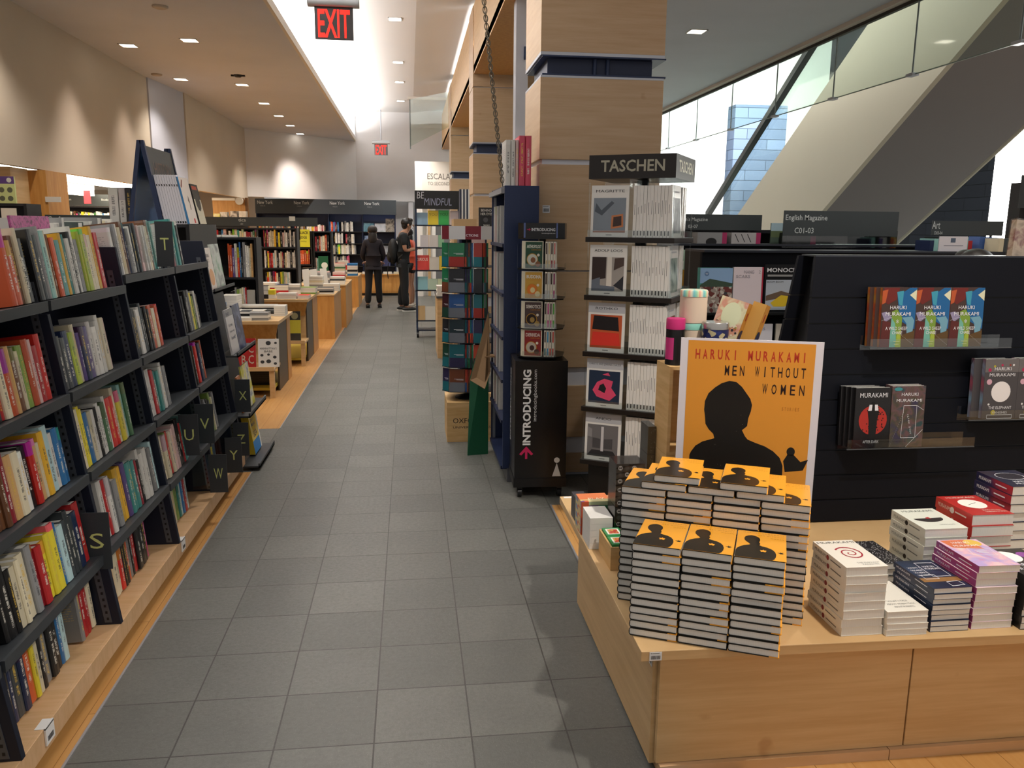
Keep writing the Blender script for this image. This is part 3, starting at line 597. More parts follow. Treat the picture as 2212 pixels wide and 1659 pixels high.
face_book((-1.10, 5.40, .385), fr, .10, .24, .01, '#c9743f', None, 'narrow orange and white booklet on the third end ledge')
face_book((-1.09, 5.51, .385), fr, .26, .29, .01, blob(['#8f8c86', '#e3dc3b', '#e8e2d4', '#4f6f8c'], 11, 4), None, 'yellow and grey picture book on the third end ledge')
def sea(o, X, w, h): o.rect(0, 0, w, h * .3, M('#3f86c6'), X, .0002); o.rect(.0, h * .9, w, h, M('#f2efe6'), X, .0002); o.rect(w * .88, 0, w, h, M('#f2efe6'), X, .0003); o.circ(w * .45, h * .72, w * .3, M('#caa21e'), X, .0003)
for k in range(4): face_book((-1.075 - k * .013, 5.60, .045), fr, .25, .30, .012, '#e6c22f', [('Don\'t', .12, .74, .5, .82), ('Make', .15, .62, .6, .71), ('SEA', .25, .36, .7, .5)], 'yellow and blue picture book about the sea on the lowest end ledge' if k == 0 else 'hidden copy %s the front yellow sea picture book on the lowest ledge' % ['', 'just behind', 'second behind', 'at the back behind'][k], 'yellow sea picture books', tcol='#2a3d5c', draw=sea)
# things standing on the far side, seen over the top
face_book((-1.56, 3.55, 1.345), tilt(PI / 2, .1), .36, .285, .01, blob(['#5c3350', '#c65a9a', '#7b3563'], 40, 6), None, 'magenta patterned magazine standing behind the top row of books', cat='magazine', name='magazine')

m = MB(); m.box(-2.02, 1.4, 1.31, -1.66, 5.30, 1.33, CHARC); m.box(-2.03, 1.4, .13, -2.0, 5.3, 1.31, M('#101218', .7)); tag(m.build('rear_shelf'), 'dark shelf on the hidden side behind the long slanted bookcase', 'shelf')
row('wGwhwcwkGwwdwhcwGwwkwsw', (-1.97, 5.25, 1.3315), (0, -1, 0), -PI / 2, 'standing behind the slanted bookcase top', 'tall volumes standing behind the slanted bookcase', rs=77, back=.05, hr=(.22, .30), tr=(.03, .075), dmax=.2, maxlen=2.2)
# ---------------------------------------------------------------- maple display table on the right
t = E('display_table', 'low maple display table carrying the yellow book stacks', 'table', (2.0, 2.75, 0))
def off(m, dx, dy, dz=0):
    m.v = [(v[0] - dx, v[1] - dy, v[2] - dz) for v in m.v]; return m
m = MB(); m.prism([(.636, 2.065), (3.6, 2.01), (3.6, 3.43), (.65, 3.43)], .389, .42, MAPLE); off(m, 2.0, 2.75).build('tabletop', t, bevel=.002)
m = MB(); m.box(.705, 2.10, .035, 1.492, 2.12, .388, MAPLE); off(m, 2, 2.75).build('front_panel', t, bevel=.0015)
m = MB(); m.box(1.497, 2.10, .035, 2.40, 2.12, .388, MAPLE); off(m, 2, 2.75).build('front_panel', t, bevel=.0015)
m = MB(); m.box(2.405, 2.10, .035, 3.5, 2.12, .388, MAPLE); off(m, 2, 2.75).build('front_panel', t, bevel=.0015)
m = MB(); m.box(.692, 2.125, .02, .712, 3.2, .388, MAPLE); off(m, 2, 2.75).build('side_panel', t)
m = MB(); m.box(.714, 2.085, 0, 1.44, 3.2, .034, MAPLE_V); m.box(1.443, 2.085, 0, 3.4, 3.2, .034, MAPLE_V); m.box(.72, 2.2, .034, 3.4, 3.18, .385, M('#5b4329', .8)); off(m, 2, 2.75).build('base', t)
def barcode(name, loc, rot, w, h, label):
    m = MB(); m.box(0, 0, 0, w, .0012, h, M('#e6e8ea', .35)); X = plane((0, -.0003, 0), (1, 0, 0), (0, 0, 1)); R = random.Random(3); x = w * .12
    m.rect(w * .1, h * .8, w * .16, h * .9, BLACK, X); m.rect(w * .2, h * .81, w * .8, h * .88, M('#707070'), X)
    while x < w * .86: q = R.choice([.0008, .0014, .002]); m.rect(x, h * .15, x + q, h * .58, BLACK, X); x += q + R.choice([.0008, .0014])
    return tag(m.build(name, loc=loc, rot=rot), label, 'label')
barcode('barcode_label', (.66, 2.0628, .392), (0, 0, -.018), .036, .026, 'white barcode sticker on the front corner edge of the book table')
barcode('barcode_label', (.6905, 2.165, .33), (0, 0, -PI / 2), .03, .045, 'white barcode sticker on the side of the book table base')
m = MB(); m.box(0, 0, 0, .04, .02, .001, WHITE); tag(m.build('price_strip', loc=(.665, 3.40, .4205)), 'thin white label at the far left end of the tabletop', 'label')

# hardcover with the dark silhouette jacket
OR = M('#eba331', .3, coat=.35); INK = M('#17150f', .35, coat=.2); GOLD = M('#a8781c', .5); POR = M('#e59a35', .45)
HEAD = [(.0, .02), (.0, .20), (.02, .27), (.08, .335), (.16, .385), (.245, .415), (.27, .43), (.265, .47), (.235, .50), (.20, .55), (.19, .61), (.205, .67), (.25, .71), (.30, .73), (.345, .72), (.385, .70), (.42, .66), (.435, .60), (.42, .52), (.44, .48), (.445, .43), (.50, .405), (.60, .385), (.69, .34), (.745, .28), (.77, .20), (.765, .12), (.74, .06), (.70, .02)]
def mww(m, X, w, h, ink=INK, orange=OR, gold=GOLD, full=True):
    m.rect(0, 0, w, h, orange, X, .0002); m.poly([(((.32 + (x - .32) * 1.35) if y > .46 else x * 1.04) * w, max(.004, y * 1.18 - .02) * h) for x, y in HEAD], ink, X, .0005)
    bd = [(.50, .20), (.53, .19), (.565, .21), (.60, .19), (.64, .20), (.63, .23), (.66, .25), (.62, .27), (.60, .26), (.57, .30), (.545, .26), (.50, .27), (.48, .25), (.515, .23)]
    m.poly([((x * .8 + .09) * w, (y * .8 + .10) * h) for x, y in bd], orange, X, .0008)
    bi = [(.82, .29), (.87, .27), (.885, .245), (.905, .26), (.93, .245), (.925, .27), (.965, .275), (.92, .29), (.94, .315), (.90, .30), (.875, .325), (.88, .295)]
    m.poly([(x * w, y * h) for x, y in bi], ink, X, .0005)
    m.text('H A R U K I   M U R A K A M I', .12 * w, .925 * h, .95 * w, .955 * h, gold, X, .0005); m.text('M E N   W I T H O U T', .42 * w, .85 * h, .95 * w, .88 * h, gold, X, .0005); m.text('W O M E N', .68 * w, .775 * h, .95 * w, .805 * h, gold, X, .0005)
HW, HD, HT = .1395, .212, .0237
def hc_mesh(split, art, lift=False):
    m = MB(); b = .0022; w, d, th = HW, HD, HT; s = split * w
    for z0, z1 in ((0, b), (th - b, th)):
        m.box(.004, 0, z0, s, d, z1, INK)
        if s < w: m.box(s, 0, z0, w, d, z1, OR)
    A_ = [PI / 2 + PI * k / 8 for k in range(9)]; q_ = lambda r: [(.005 + .55 * r * math.cos(a), th / 2 + r * math.sin(a)) for a in A_]
    m.prism(q_(th / 2) + q_(th / 2 - .0022)[::-1], 0, d, INK, Matrix(((1, 0, 0, 0), (0, 0, 1, 0), (0, 1, 0, 0), (0, 0, 0, 1))))
    if art: mww(m, plane((.002, 0, th), (1, 0, 0), (0, 1, 0)), w - .002, d)
    o = m.build('x'); me = o.data; bpy.data.objects.remove(o); return me
def flat_pages(w, d, th, b, inset):
    m = MB(); m.box(.001, inset, b, w - inset, d - inset, th - b, PAGES); o = m.build('x'); me = o.data; bpy.data.objects.remove(o); return me
HCM = [hc_mesh(x, False) for x in (1.0, .97, .62, .8, .97)]; HCA = hc_mesh(.97, True); HCP = flat_pages(HW, HD, HT, .0024, .003)
def hardback(x, y, z, rz, label, group, art=False, k=0, tilt_=0):
    o = bpy.data.objects.new('hardcover_book', HCA if art else HCM[k % 5]); COL.objects.link(o); o.location = (x, y, z); o.rotation_euler = (0, tilt_, rz)
    q = bpy.data.objects.new('page_block', HCP); COL.objects.link(q); q.parent = o; return tag(o, label, 'hardcover book', group)
YAW = math.radians(-25.2); cr, sr = math.cos(YAW), math.sin(YAW)
R5 = random.Random(11)
def pile(ox, oy, cols, layers, where, cn, art_top=True):
    for c in range(cols):
        for k in range(layers[c]):
            dx = c * (HW + .0022) + R5.uniform(-.0015, .0015) ; dy = R5.uniform(-.004, .004); top = k == layers[c] - 1
            if k == 0: dx = c * (HW + .0022); dy = 0
            x = ox + cr * dx - sr * dy; y = oy + sr * dx + cr * dy
            if top: lab = 'yellow silhouette hardcover on top, %s column of the %s' % (cn[c], where)
            elif k == 0: lab = 'hardcover lying lowest on the table, %s column of the %s' % (cn[c], where)
            else: lab = 'hardcover %s from the table, %s column of the %s' % (ORD[k], cn[c], where)
            hardback(x, y, .4205 + k * (HT + .0002), YAW + R5.uniform(-.012, .012) * (k > 0), lab, 'yellow silhouette hardcovers stacked on the table', art_top and top, R5.randrange(5))
pile(.627, 2.165, 3, [12, 12, 12], 'front yellow pile', ['left', 'middle', 'right'])
pile(.652, 2.400, 4, [16, 16, 16, 16], 'rear yellow pile', ['far left', 'second', 'third', 'far right'])
zt = .4205 + 16 * (HT + .0002)
for i, (dx, dy, dz, rz) in enumerate([(.062, -.004, 0, 0), (.206, -.006, 0, .01), (.350, -.004, 0, -.01)]):
    hardback(.652 + cr * dx - sr * dy, 2.400 + sr * dx + cr * dy, zt + .0003 if i < 2 else zt + .0003, YAW + rz, 'yellow hardcover bridging the top of the rear pile, %s of three' % ['left', 'middle', 'right'][i], 'yellow silhouette hardcovers stacked on the table', True)
zt2 = zt + HT + .0006
hardback(.652 + cr * .10 - sr * .0, 2.400 + sr * .10, zt2, YAW + .03, 'topmost yellow hardcover on the left of the rear pile', 'yellow silhouette hardcovers stacked on the table', True)
hardback(.652 + cr * .300 - sr * -.012, 2.400 + sr * .300 + cr * -.012, zt2, YAW - .01, 'topmost yellow hardcover on the right of the rear pile', 'yellow silhouette hardcovers stacked on the table', True)
# the poster behind them
t = E('poster_board', 'large orange book poster with a black head silhouette behind the stacks', 'poster', (.944, 2.752, .43), math.atan2(-.155, .452))
m = MB(); w, h = .478, .795; m.box(0, 0, 0, w, .006, h, M('#e6e2ea', .4)); X = plane((0, -.0005, 0), (1, 0, 0), (0, 0, 1))
m.rect(.026, 0, w - .026, h - .008, POR, X, .0002)
PH = [(.06, .37), (.07, .39), (.10, .425), (.15, .452), (.20, .465), (.235, .475), (.225, .50), (.19, .525), (.165, .555), (.158, .60), (.15, .635), (.152, .685), (.175, .73), (.22, .765), (.265, .79), (.32, .805), (.37, .80), (.41, .775), (.44, .745), (.475, .71), (.49, .675), (.485, .64), (.47, .60), (.465, .555), (.445, .54), (.43, .53), (.455, .495), (.475, .478), (.53, .462), (.60, .445), (.66, .42), (.71, .385), (.735, .34), (.74, .2), (.06, .2)]
PH = [(x, .815 - (.805 - y) * .80) for x, y in PH]
m.poly([(x * w + .02, y * h) for x, y in PH], M('#0b0a09', .5), X, .0005)
R6 = random.Random(5)
for _ in range(40):
    a = R6.uniform(.12, .62); b = R6.uniform(.25, .75)
    if b > .45 and not .22 < a < .44: continue
    m.circ(a * w + .02, b * h, R6.uniform(.0004, .0009), M('#cfc8b8'), X, .0008, 6)
PR = M('#c23a20', .5); PB = M('#2a1512', .5)
def spaced(m, s, x0, x1, y0, y1, mat, X, z, cw=.55, b=.0):
    L = len(s); st = (x1 - x0) / (L - 1 + cw)
    for i, c in enumerate(s):
        if c != ' ': m.text(c, x0 + st * i + (st * cw * .38 if c == 'I' else 0), y0, x0 + st * (i + (cw if c != 'I' else cw * .62)), y1, mat, X, z, b)
spaced(m, 'HARUKI MURAKAMI', .052, .425, .722, .757, PR, X, .0006, .62, .02); spaced(m, 'MEN WITHOUT', .155, .425, .667, .703, PB, X, .0006, .58, .01); spaced(m, 'WOMEN', .285, .425, .607, .643, PB, X, .0006, .55, .01)
spaced(m, 'STORIES', .355, .412, .551, .563, M('#b86d1d'), X, .0006)
m.circ(.395, .405, .014, M('#0b0a09', .5), X, .0006, ry=.016); m.poly([(.385, .395), (.405, .395), (.43, .37), (.455, .38), (.44, .34), (.38, .33), (.372, .37)], M('#0b0a09', .5), X, .0006)
m.build('printed_board', t); m = MB(); m.box(.1, .006, 0, .38, .03, .02, BLACK); m.box(.2, .006, 0, .28, .012, .5, BLACK); m.build('easel', t)

# paperback stacks on the table
def flat_book(name, w, d, th, cov, draw=None, spine=None, spine_text=None, sp_mat=None, dot=None):
    m = MB(); b = .0009; m.box(0, 0, 0, w, d, b, cov); m.box(0, 0, th - b, w, d, th, cov); m.box(0, 0, b, .0012, d, th - b, spine or cov)
    if draw: draw(m, plane((0, 0, th + .0001), (1, 0, 0), (0, 1, 0)), w, d)
    P = plane((-.0003, d, 0), (0, -1, 0), (0, 0, 1))
    if spine_text: m.text(spine_text, d * .08, th * .3, d * .42, th * .68, sp_mat, P, .0002); m.rect(d * .55, th * .42, d * .85, th * .56, sp_mat, P, .0002)
    if dot: m.circ(d * .47, th * .5, th * .3, dot, P, .0003, 12)
    a = m.build('x'); me = a.data; bpy.data.objects.remove(a); q = MB(); q.box(.0014, .001, b, w - .0012, d - .001, th - b, PAGES); a = q.build('x'); me2 = a.data; bpy.data.objects.remove(a); return me, me2
def stack(x, y, n, w, d, th, meshes_top, meshes, desc, what, rz=0, z0=.4205, cat='paperback', group=None, seed=1, name='paperback_book'):
    R = random.Random(seed)
    for k in range(n):
        top = k == n - 1; me = (meshes_top if top else meshes)
        o = bpy.data.objects.new(name, me[0]); COL.objects.link(o); o.location = (x + R.uniform(-.002, .002), y + R.uniform(-.003, .003), z0 + k * (th + .0002)); o.rotation_euler = (0, 0, rz + R.uniform(-.015, .015) * (k > 0))
        q = bpy.data.objects.new('page_block', me[1]); COL.objects.link(q); q.parent = o
        pos = 'topmost' if top else ('lowest' if k == 0 else ORD[k] + ' from the bottom')
        tag(o, f'{what}, {pos} {desc}'.replace(' from the bottom of the ', ' up in the '), cat, group or (what + ' ' + desc))
TXT = M('#22262c', .5); WCOV = M('#ebe6da', .4, coat=.3)
def spiral(m, X, w, d, mat, cx=.52, cy=.50, R=.34, turns=2.4):
    P = []; N = 46
    for i in range(N + 1): a = turns * 2 * PI * i / N; r = R * (i / N) ; P.append((a, r))
    for (a0, r0), (a1, r1) in zip(P, P[1:]):
        th_ = .022 + .02 * r0 / R
        q = [(cx + (r0 - th_) * math.cos(a0), cy + (r0 - th_) * .72 * math.sin(a0)), (cx + r0 * math.cos(a0), cy + r0 * .72 * math.sin(a0)), (cx + r1 * math.cos(a1), cy + r1 * .72 * math.sin(a1)), (cx + (r1 - th_) * math.cos(a1), cy + (r1 - th_) * .72 * math.sin(a1))]
        if r0 > .03: m.poly([(u * w, v * d) for u, v in q], mat, X, .0004)
def d1(m, X, w, d):
    m.text('MURAKAMI', .04 * w, .88 * d, .96 * w, .95 * d, TXT, X, .0003); spiral(m, X, w, d, M('#9c2130', .5)); m.text('THE ELEPHANT', .38 * w, .13 * d, .92 * w, .17 * d, M('#8b8b88'), X, .0003); m.text('VANISHES', .45 * w, .07 * d, .86 * w, .11 * d, M('#8b8b88'), X, .0003)
a_ = flat_book('p', .13, .205, .0270, WCOV, d1, None, 'MURAKAMI', M('#77736a'), M('#8b3a3d')); b_ = flat_book('p', .13, .205, .0270, WCOV, None, None, 'MURAKAMI', M('#77736a'), M('#8b3a3d'))
stack(1.248, 2.086, 8, .13, .205, .027, a_, b_, 'of the stack with the red spiral', 'thick white paperback', seed=2)
def d2(m, X, w, d):
    m.poly([(.0, .45 * d), (.12 * w, .62 * d), (.2 * w, .60 * d), (.3 * w, .72 * d), (.35 * w, .86 * d), (.15 * w, .83 * d), (0, .9 * d)], TXT, X, .0003)
    for i, s_ in enumerate(('WHAT I TALK', 'ABOUT WHEN I TALK', 'ABOUT RUNNING')): m.text(s_, (.3 - .1 * (i == 1)) * w, (.30 - .09 * i) * d, (.8 + .1 * (i == 1)) * w, (.35 - .09 * i) * d, M('#8f8d88'), X, .0003)
a_ = flat_book('p', .13, .205, .0188, WCOV, d2); stack(1.384, 2.074, 4, .13, .205, .0188, a_, flat_book('p', .13, .205, .0188, WCOV), 'of the lowest stack beside the spiral ones', 'thin white paperback', seed=3)
DK = ART('#141b2b', '#1b2740', '#27354f', scale=9, kind='NOISE', seed=3); W_ = M('#e9e9ee', .5)
def d3(m, X, w, d):
    m.poly([(0, .22 * d), (w, .22 * d), (w, .36 * d), (0, .36 * d)], M('#8a6233'), X, .0002)
    for q in ([(.42, .40), (.9, .40), (.92, .88), (.44, .90)], [(.15, .32), (.5, .32), (.5, .46), (.15, .46)], [(.55, .06), (.9, .08), (.86, .22), (.55, .20)]):
        for (x0, y0), (x1, y1) in zip(q, q[1:] + q[:1]):
            dx, dy = x1 - x0, y1 - y0; L = math.hypot(dx, dy); nx, ny = -dy / L * .006, dx / L * .006
            m.poly([((x0 - nx) * w, (y0 - ny) * d), ((x1 - nx) * w, (y1 - ny) * d), ((x1 + nx) * w, (y1 + ny) * d), ((x0 + nx) * w, (y0 + ny) * d)], W_, X, .0004)
    m.text('HARUKI', .52 * w, .72 * d, .82 * w, .78 * d, W_, X, .0005); m.text('MURAKAMI', .50 * w, .64 * d, .88 * w, .70 * d, W_, X, .0005)
    for i, s_ in enumerate(('WHAT I', 'TALK ABOUT', 'WHEN I', 'TALK ABOUT')): m.text(s_, .08 * w, (.70 - .09 * i) * d, .40 * w, (.75 - .09 * i) * d, W_, X, .0005)
a_ = flat_book('p', .125, .203, .0170, DK, d3, None, 'MURAKAMI', W_); b_ = flat_book('p', .125, .203, .0170, DK, None, None, 'MURAKAMI', W_)
stack(1.530, 2.087, 8, .125, .203, .0170, a_, b_, 'of the stack beside the pink one', 'dark blue paperback', seed=4)
PK = ART('#d9809c', '#b9a6d6', '#e7b9c4', '#e8d6d2', scale=14, kind='NOISE', seed=5)
def outline(m, X, q, w, d, mat, z=.0005, t=.005):
    for (x0, y0), (x1, y1) in zip(q, q[1:] + q[:1]):
        dx, dy = x1 - x0, y1 - y0; L = math.hypot(dx, dy); nx, ny = -dy / L * t, dx / L * t
        m.poly([((x0 - nx) * w, (y0 - ny) * d), ((x1 - nx) * w, (y1 - ny) * d), ((x1 + nx) * w, (y1 + ny) * d), ((x0 + nx) * w, (y0 + ny) * d)], mat, X, z)
def d4(m, X, w, d):
    m.poly([(.05 * w, d * .98), (w * .7, d * .98), (w * .8, d * .6), (w * .1, d * .7)], M('#c96a3f'), X, .0002); m.circ(w * .75, d * .85, w * .2, M('#d9b34c'), X, .0003)
    m.text('HARUKI', .25 * w, .84 * d, .68 * w, .91 * d, W_, X, .0005); m.text('MURAKAMI', .18 * w, .72 * d, .80 * w, .79 * d, W_, X, .0005); outline(m, X, [(.3, .40), (.85, .36), (.92, .62), (.4, .66)], w, d, W_)
    for i in range(3): m.rect(w * .5, d * (.56 - .05 * i), w * .75, d * (.575 - .05 * i), W_, X, .0005)
PSP = ART('#34406f', '#7b4d8c', '#b03566', scale=6, kind='NOISE', seed=2)
a_ = flat_book('p', .134, .205, .0225, PK, d4, PSP, 'MURAKAMI', W_); b_ = flat_book('p', .134, .205, .0225, M('#e8d3da', .5), None, PSP, 'MURAKAMI', W_)
stack(1.664, 2.087, 9, .134, .205, .0225, a_, b_, 'of the stack right of the dark blue one', 'pink and purple paperback', seed=5)
def d5(m, X, w, d): m.circ(.35 * w, .7 * d, .3 * w, WHITE, X, .0003); m.circ(.8 * w, .75 * d, .16 * w, M('#8c4b94'), X, .0003); m.text('HARUKI', .08 * w, .36 * d, .8 * w, .45 * d, W_, X, .0005); m.text('MURAKAMI', .05 * w, .22 * d, .95 * w, .31 * d, W_, X, .0005)
BC = M('#23211f', .35, coat=.3)
a_ = flat_book('p', .14, .205, .0212, BC, d5); stack(1.812, 2.07, 8, .14, .205, .0212, a_, flat_book('p', .14, .205, .0212, BC), 'of the stack at the right picture edge', 'black and white paperback', seed=6)
def d6(m, X, w, d): m.text('MURAKAMI', .14 * w, .83 * d, .88 * w, .92 * d, M('#5d625c'), X, .0003); m.poly([(.35 * w + .34 * w * math.cos(a) + .12 * w, .5 * d + .17 * d * math.sin(a)) for a in [PI * 1.0 + PI * 1.05 * k / 14 for k in range(15)]], M('#231a18'), X, .0003); m.poly([(.42 * w, .48 * d), (.55 * w, .48 * d), (.52 * w, .56 * d), (.44 * w, .54 * d)], M('#a02a2a'), X, .0006); m.text('DANCE DANCE', .5 * w, .17 * d, .85 * w, .21 * d, M('#8f8d88'), X, .0003)
GC = M('#dfe1d4', .4, coat=.3)
a_ = flat_book('p', .150, .190, .0290, GC, d6, None, 'MURAKAMI', M('#7d8279'), BLACK); stack(1.642, 2.310, 8, .150, .190, .0290, a_, flat_book('p', .150, .190, .029, GC, None, None, 'MURAKAMI', M('#7d8279'), BLACK), 'of the stack with the dark half disc', 'thick white paperback', seed=7)
RC = M('#b52b26', .35, coat=.3)
def d7(m, X, w, d): m.text('MURAKAMI', .15 * w, .86 * d, .85 * w, .93 * d, M('#e8d5c5'), X, .0003); m.circ(.5 * w, .55 * d, .30 * w, M('#ece6dc'), X, .0003, ry=.24 * d); m.path([(.36 * w, .5 * d, .0005), (.5 * w, .56 * d, .0005), (.62 * w, .6 * d, .0005)], .0007, BLACK, 4, X); m.text('BLIND WILLOW,', .45 * w, .2 * d, .9 * w, .25 * d, M('#e8d5c5'), X, .0003); m.text('SLEEPING WOMAN', .45 * w, .12 * d, .97 * w, .17 * d, M('#e8d5c5'), X, .0003)
a_ = flat_book('p', .150, .192, .0370, RC, d7, None, 'MURAKAMI', M('#e8d5c5'), M('#e8ddd0')); stack(1.832, 2.350, 7, .150, .192, .0370, a_, flat_book('p', .15, .192, .037, RC, None, None, 'MURAKAMI', M('#e8d5c5'), M('#e8ddd0')), 'of the stack with the white disc', 'thick red paperback', seed=8)
KC = ART('#141526', '#1d2138', '#2c1f2c', scale=10, kind='NOISE', seed=8)
def d8(m, X, w, d):
    m.circ(.5 * w, .62 * d, .34 * w, W_, X, .0003, ry=.22 * d); m.circ(.5 * w, .62 * d, .325 * w, M('#201a24'), X, .0005, ry=.205 * d); m.text('HARUKI', .3 * w, .26 * d, .75 * w, .34 * d, W_, X, .0003); m.text('MURAKAMI', .25 * w, .14 * d, .95 * w, .22 * d, W_, X, .0003)
KS = ART('#1c2444', '#33284a', '#a12c35', scale=5, kind='NOISE', seed=1)
a_ = flat_book('p', .15, .185, .0320, KC, d8, KS, 'MURAKAMI', W_); stack(2.040, 2.445, 10, .15, .185, .0320, a_, flat_book('p', .15, .185, .032, KC, None, KS, 'MURAKAMI', W_), 'of tallest stack at right edge', 'thick dark paperback', seed=9)
DT = NT('dotted_cover', .4); tc = DT.n('ShaderNodeTexCoord'); v = DT.n('ShaderNodeTexVoronoi', Scale=160.0); DT.l(tc.outputs['Object'], v.inputs[0]); DT.l(DT.ramp(v.outputs['Distance'], [(.2, (.7, .7, .7, 1)), (.3, (.01, .01, .012, 1))]), DT.b.inputs['Base Color'])
a_ = flat_book('p', .13, .19, .022, DT.m); stack(1.470, 2.34, 5, .13, .19, .022, a_, a_, 'of the low dotted stack', 'black paperback with tiny white dots', seed=10)

# ---------------------------------------------------------------- navy slatted stand on the table
t = E('slatwall_stand', 'tall navy slatted display stand standing on the maple table', 'display stand', (2.5, 3.2, .42))
L = (2.5, 3.2, .42)
def panel(top, bot, xl_top, xl_bot, xr, name, nrm=-1):
    m = MB(); n = 11; z1, z0 = top[1], bot[1]; pitch = .1025; z = z1; mat = NAVYD
    k = 0
    while z > z0 + .005:
        zn = max(z0, z - (pitch if k else .165)); f = lambda q: ((z1 - q) / (z1 - z0)); y = lambda q: top[0] + (bot[0] - top[0]) * f(q); xl = lambda q: xl_top + (xl_bot - xl_top) * f(q)
        a, b = z, zn + .006; tk = .018 * nrm
        m.hexa([(xl(b), y(b), b), (xr, y(b), b), (xr, y(b) + .018 * -nrm, b), (xl(b), y(b) + .018 * -nrm, b)], [(xl(a), y(a), a), (xr, y(a), a), (xr, y(a) + .018 * -nrm, a), (xl(a), y(a) + .018 * -nrm, a)], mat)
        m.hexa([(xl(zn) + .004, y(zn) + .007 * -nrm, zn), (xr, y(zn) + .007 * -nrm, zn), (xr, y(zn) + .018 * -nrm, zn), (xl(zn) + .004, y(zn) + .018 * -nrm, zn)], [(xl(b) + .004, y(b) + .007 * -nrm, b), (xr, y(b) + .007 * -nrm, b), (xr, y(b) + .018 * -nrm, b), (xl(b) + .004, y(b) + .018 * -nrm, b)], BLACK)
        z = zn; k += 1
    off(m, *L).build(name, t)
NAVYD = M('#0a0d16', .6, spec=.2)
panel((3.10, 1.497), (3.00, .421), 1.60, 1.515, 3.55, 'front_panel'); panel((3.22, 1.497), (3.40, .421), 1.58, 1.50, 3.55, 'rear_panel', 1)
m = MB(); m.box(1.60, 3.10, 1.497, 3.55, 3.22, 1.503, M('#30343c', .3)); off(m, *L).build('top_cap', t)
m = MB(); m.hexa([(1.56, 3.03, .421), (1.575, 3.03, .421), (1.575, 3.38, .421), (1.56, 3.38, .421)], [(1.64, 3.118, 1.49), (1.655, 3.118, 1.49), (1.655, 3.20, 1.49), (1.64, 3.20, 1.49)], M('#090a0d', .6)); off(m, *L).build('end_board', t)
sy = lambda z: 3.00 + (z - .421) / 1.076 * .10
def ledge(x0, x1, z, label, lip=.035, depth=.07):
    m = MB(); y1 = sy(z) - .002; y0 = y1 - depth; m.box(x0, y0, z - .004, x1, y1, z, ACRYL); m.box(x0, y0 - .003, z - .004, x1, y0, z + lip, ACRYL); m.box(x0, y0 - .004, z - .006, x1, y0 + .001, z - .003, M('#55585c', .3)); m.box(x0, y1, z - .02, x1, y1 + .001, z + .04, ACRYL)
    return tag(m.build('acrylic_ledge'), label, 'ledge')
ledge(1.80, 2.41, 1.145, 'clear acrylic ledge holding the three colourful paperbacks'); ledge(1.72, 2.27, .745, 'clear acrylic ledge holding the black red-disc paperbacks'); ledge(2.24, 2.72, .852, 'clear acrylic ledge holding the books with big white dot')
def wild(o, X, w, h):
    def P(pts, c): o.poly([(x * w, y * h) for x, y in pts], M(c, .35), X, WZ[0]); WZ[0] += .00008
    WZ[0] = .0002
    P([(.04, 1), (.5, 1), (.42, .8), (.18, .72), (.04, .78)], '#6b2622'); P([(0, .95), (.16, .97), (.1, .75), (0, .72)], '#b4552e'); P([(.42, .93), (.62, .93), (.8, 1), (1, 1), (1, .3), (.55, .45)], '#1f5f96'); P([(.42, .93), (.62, .95), (.6, .7), (.5, .72)], '#3e94ad')
    P([(.3, .6), (.46, .64), (.62, .5), (.6, .1), (.35, .1)], '#77973a'); P([(.62, .5), (.9, .52), (.98, .45), (.92, .1), (.8, .1), (.75, .4)], '#6f9fb4'); P([(.8, .88), (1, .97), (1, .78)], '#d6d6b8'); P([(0, .58), (.15, .6), (.32, .5), (.12, .42)], '#8f88a6')
    P([(0, .0), (.3, 0), (.3, .42), (.05, .45)], '#5a2724'); P([(.28, 0), (.5, 0), (.42, .4), (.3, .5)], '#6fae9f'); P([(.5, 0), (1, 0), (1, .28), (.6, .2)], '#5c4526'); P([(.45, 0), (.62, 0), (.6, .3), (.5, .25)], '#9fb33e')
    z = .0018; V = lambda s_, a, b, c, d: o.text(s_, a * w, b * h, c * w, d * h, W_, X, z)
    V('HARUKI', .24, .64, .72, .70); V('MURAKAMI', .12, .53, .86, .59); V('A WILD SHEEP', .14, .29, .78, .345); V('CHASE', .34, .22, .64, .27); V('*', .44, .4, .52, .47)
    for i in range(12): o.circ((.02 + .29 * i / 11) * w, (.45 + .06 * i / 11) * h, .0009, W_, X, z, 6); o.circ((.55 + .43 * i / 11) * w, (.24 - .2 * i / 11) * h, .0009, W_, X, z, 6)
    o.rect(.4 * w, .09 * h, .58 * w, .10 * h, M('#d9e09a'), X, z); o.rect(.42 * w, .045 * h, .56 * w, .055 * h, M('#d9e09a'), X, z)
WZ = [0]
WSP = ART('#7d2c22', '#a64d2c', '#a8ad3a', scale=7, kind='NOISE', seed=4)
g = 'colourful paperbacks on the top acrylic ledge'
for i, x in enumerate([1.845, 1.990, 2.137]):
    for k in range(2 if i else 3):
        y = sy(1.15) - .065 + k * .0185
        if i == 0 and k: x -= .0155
        face_book((x, y, 1.1455), (-.05, 0, 0), .144, .235, .018, M('#44332f', .35), None, ['leftmost', 'middle', 'rightmost'][i] + ' colourful geometric paperback ' + ['in front on', 'second deep on', 'hidden rear copy on'][k] + ' the top ledge', g, draw=wild if (k == 0) else None, spine=WSP)
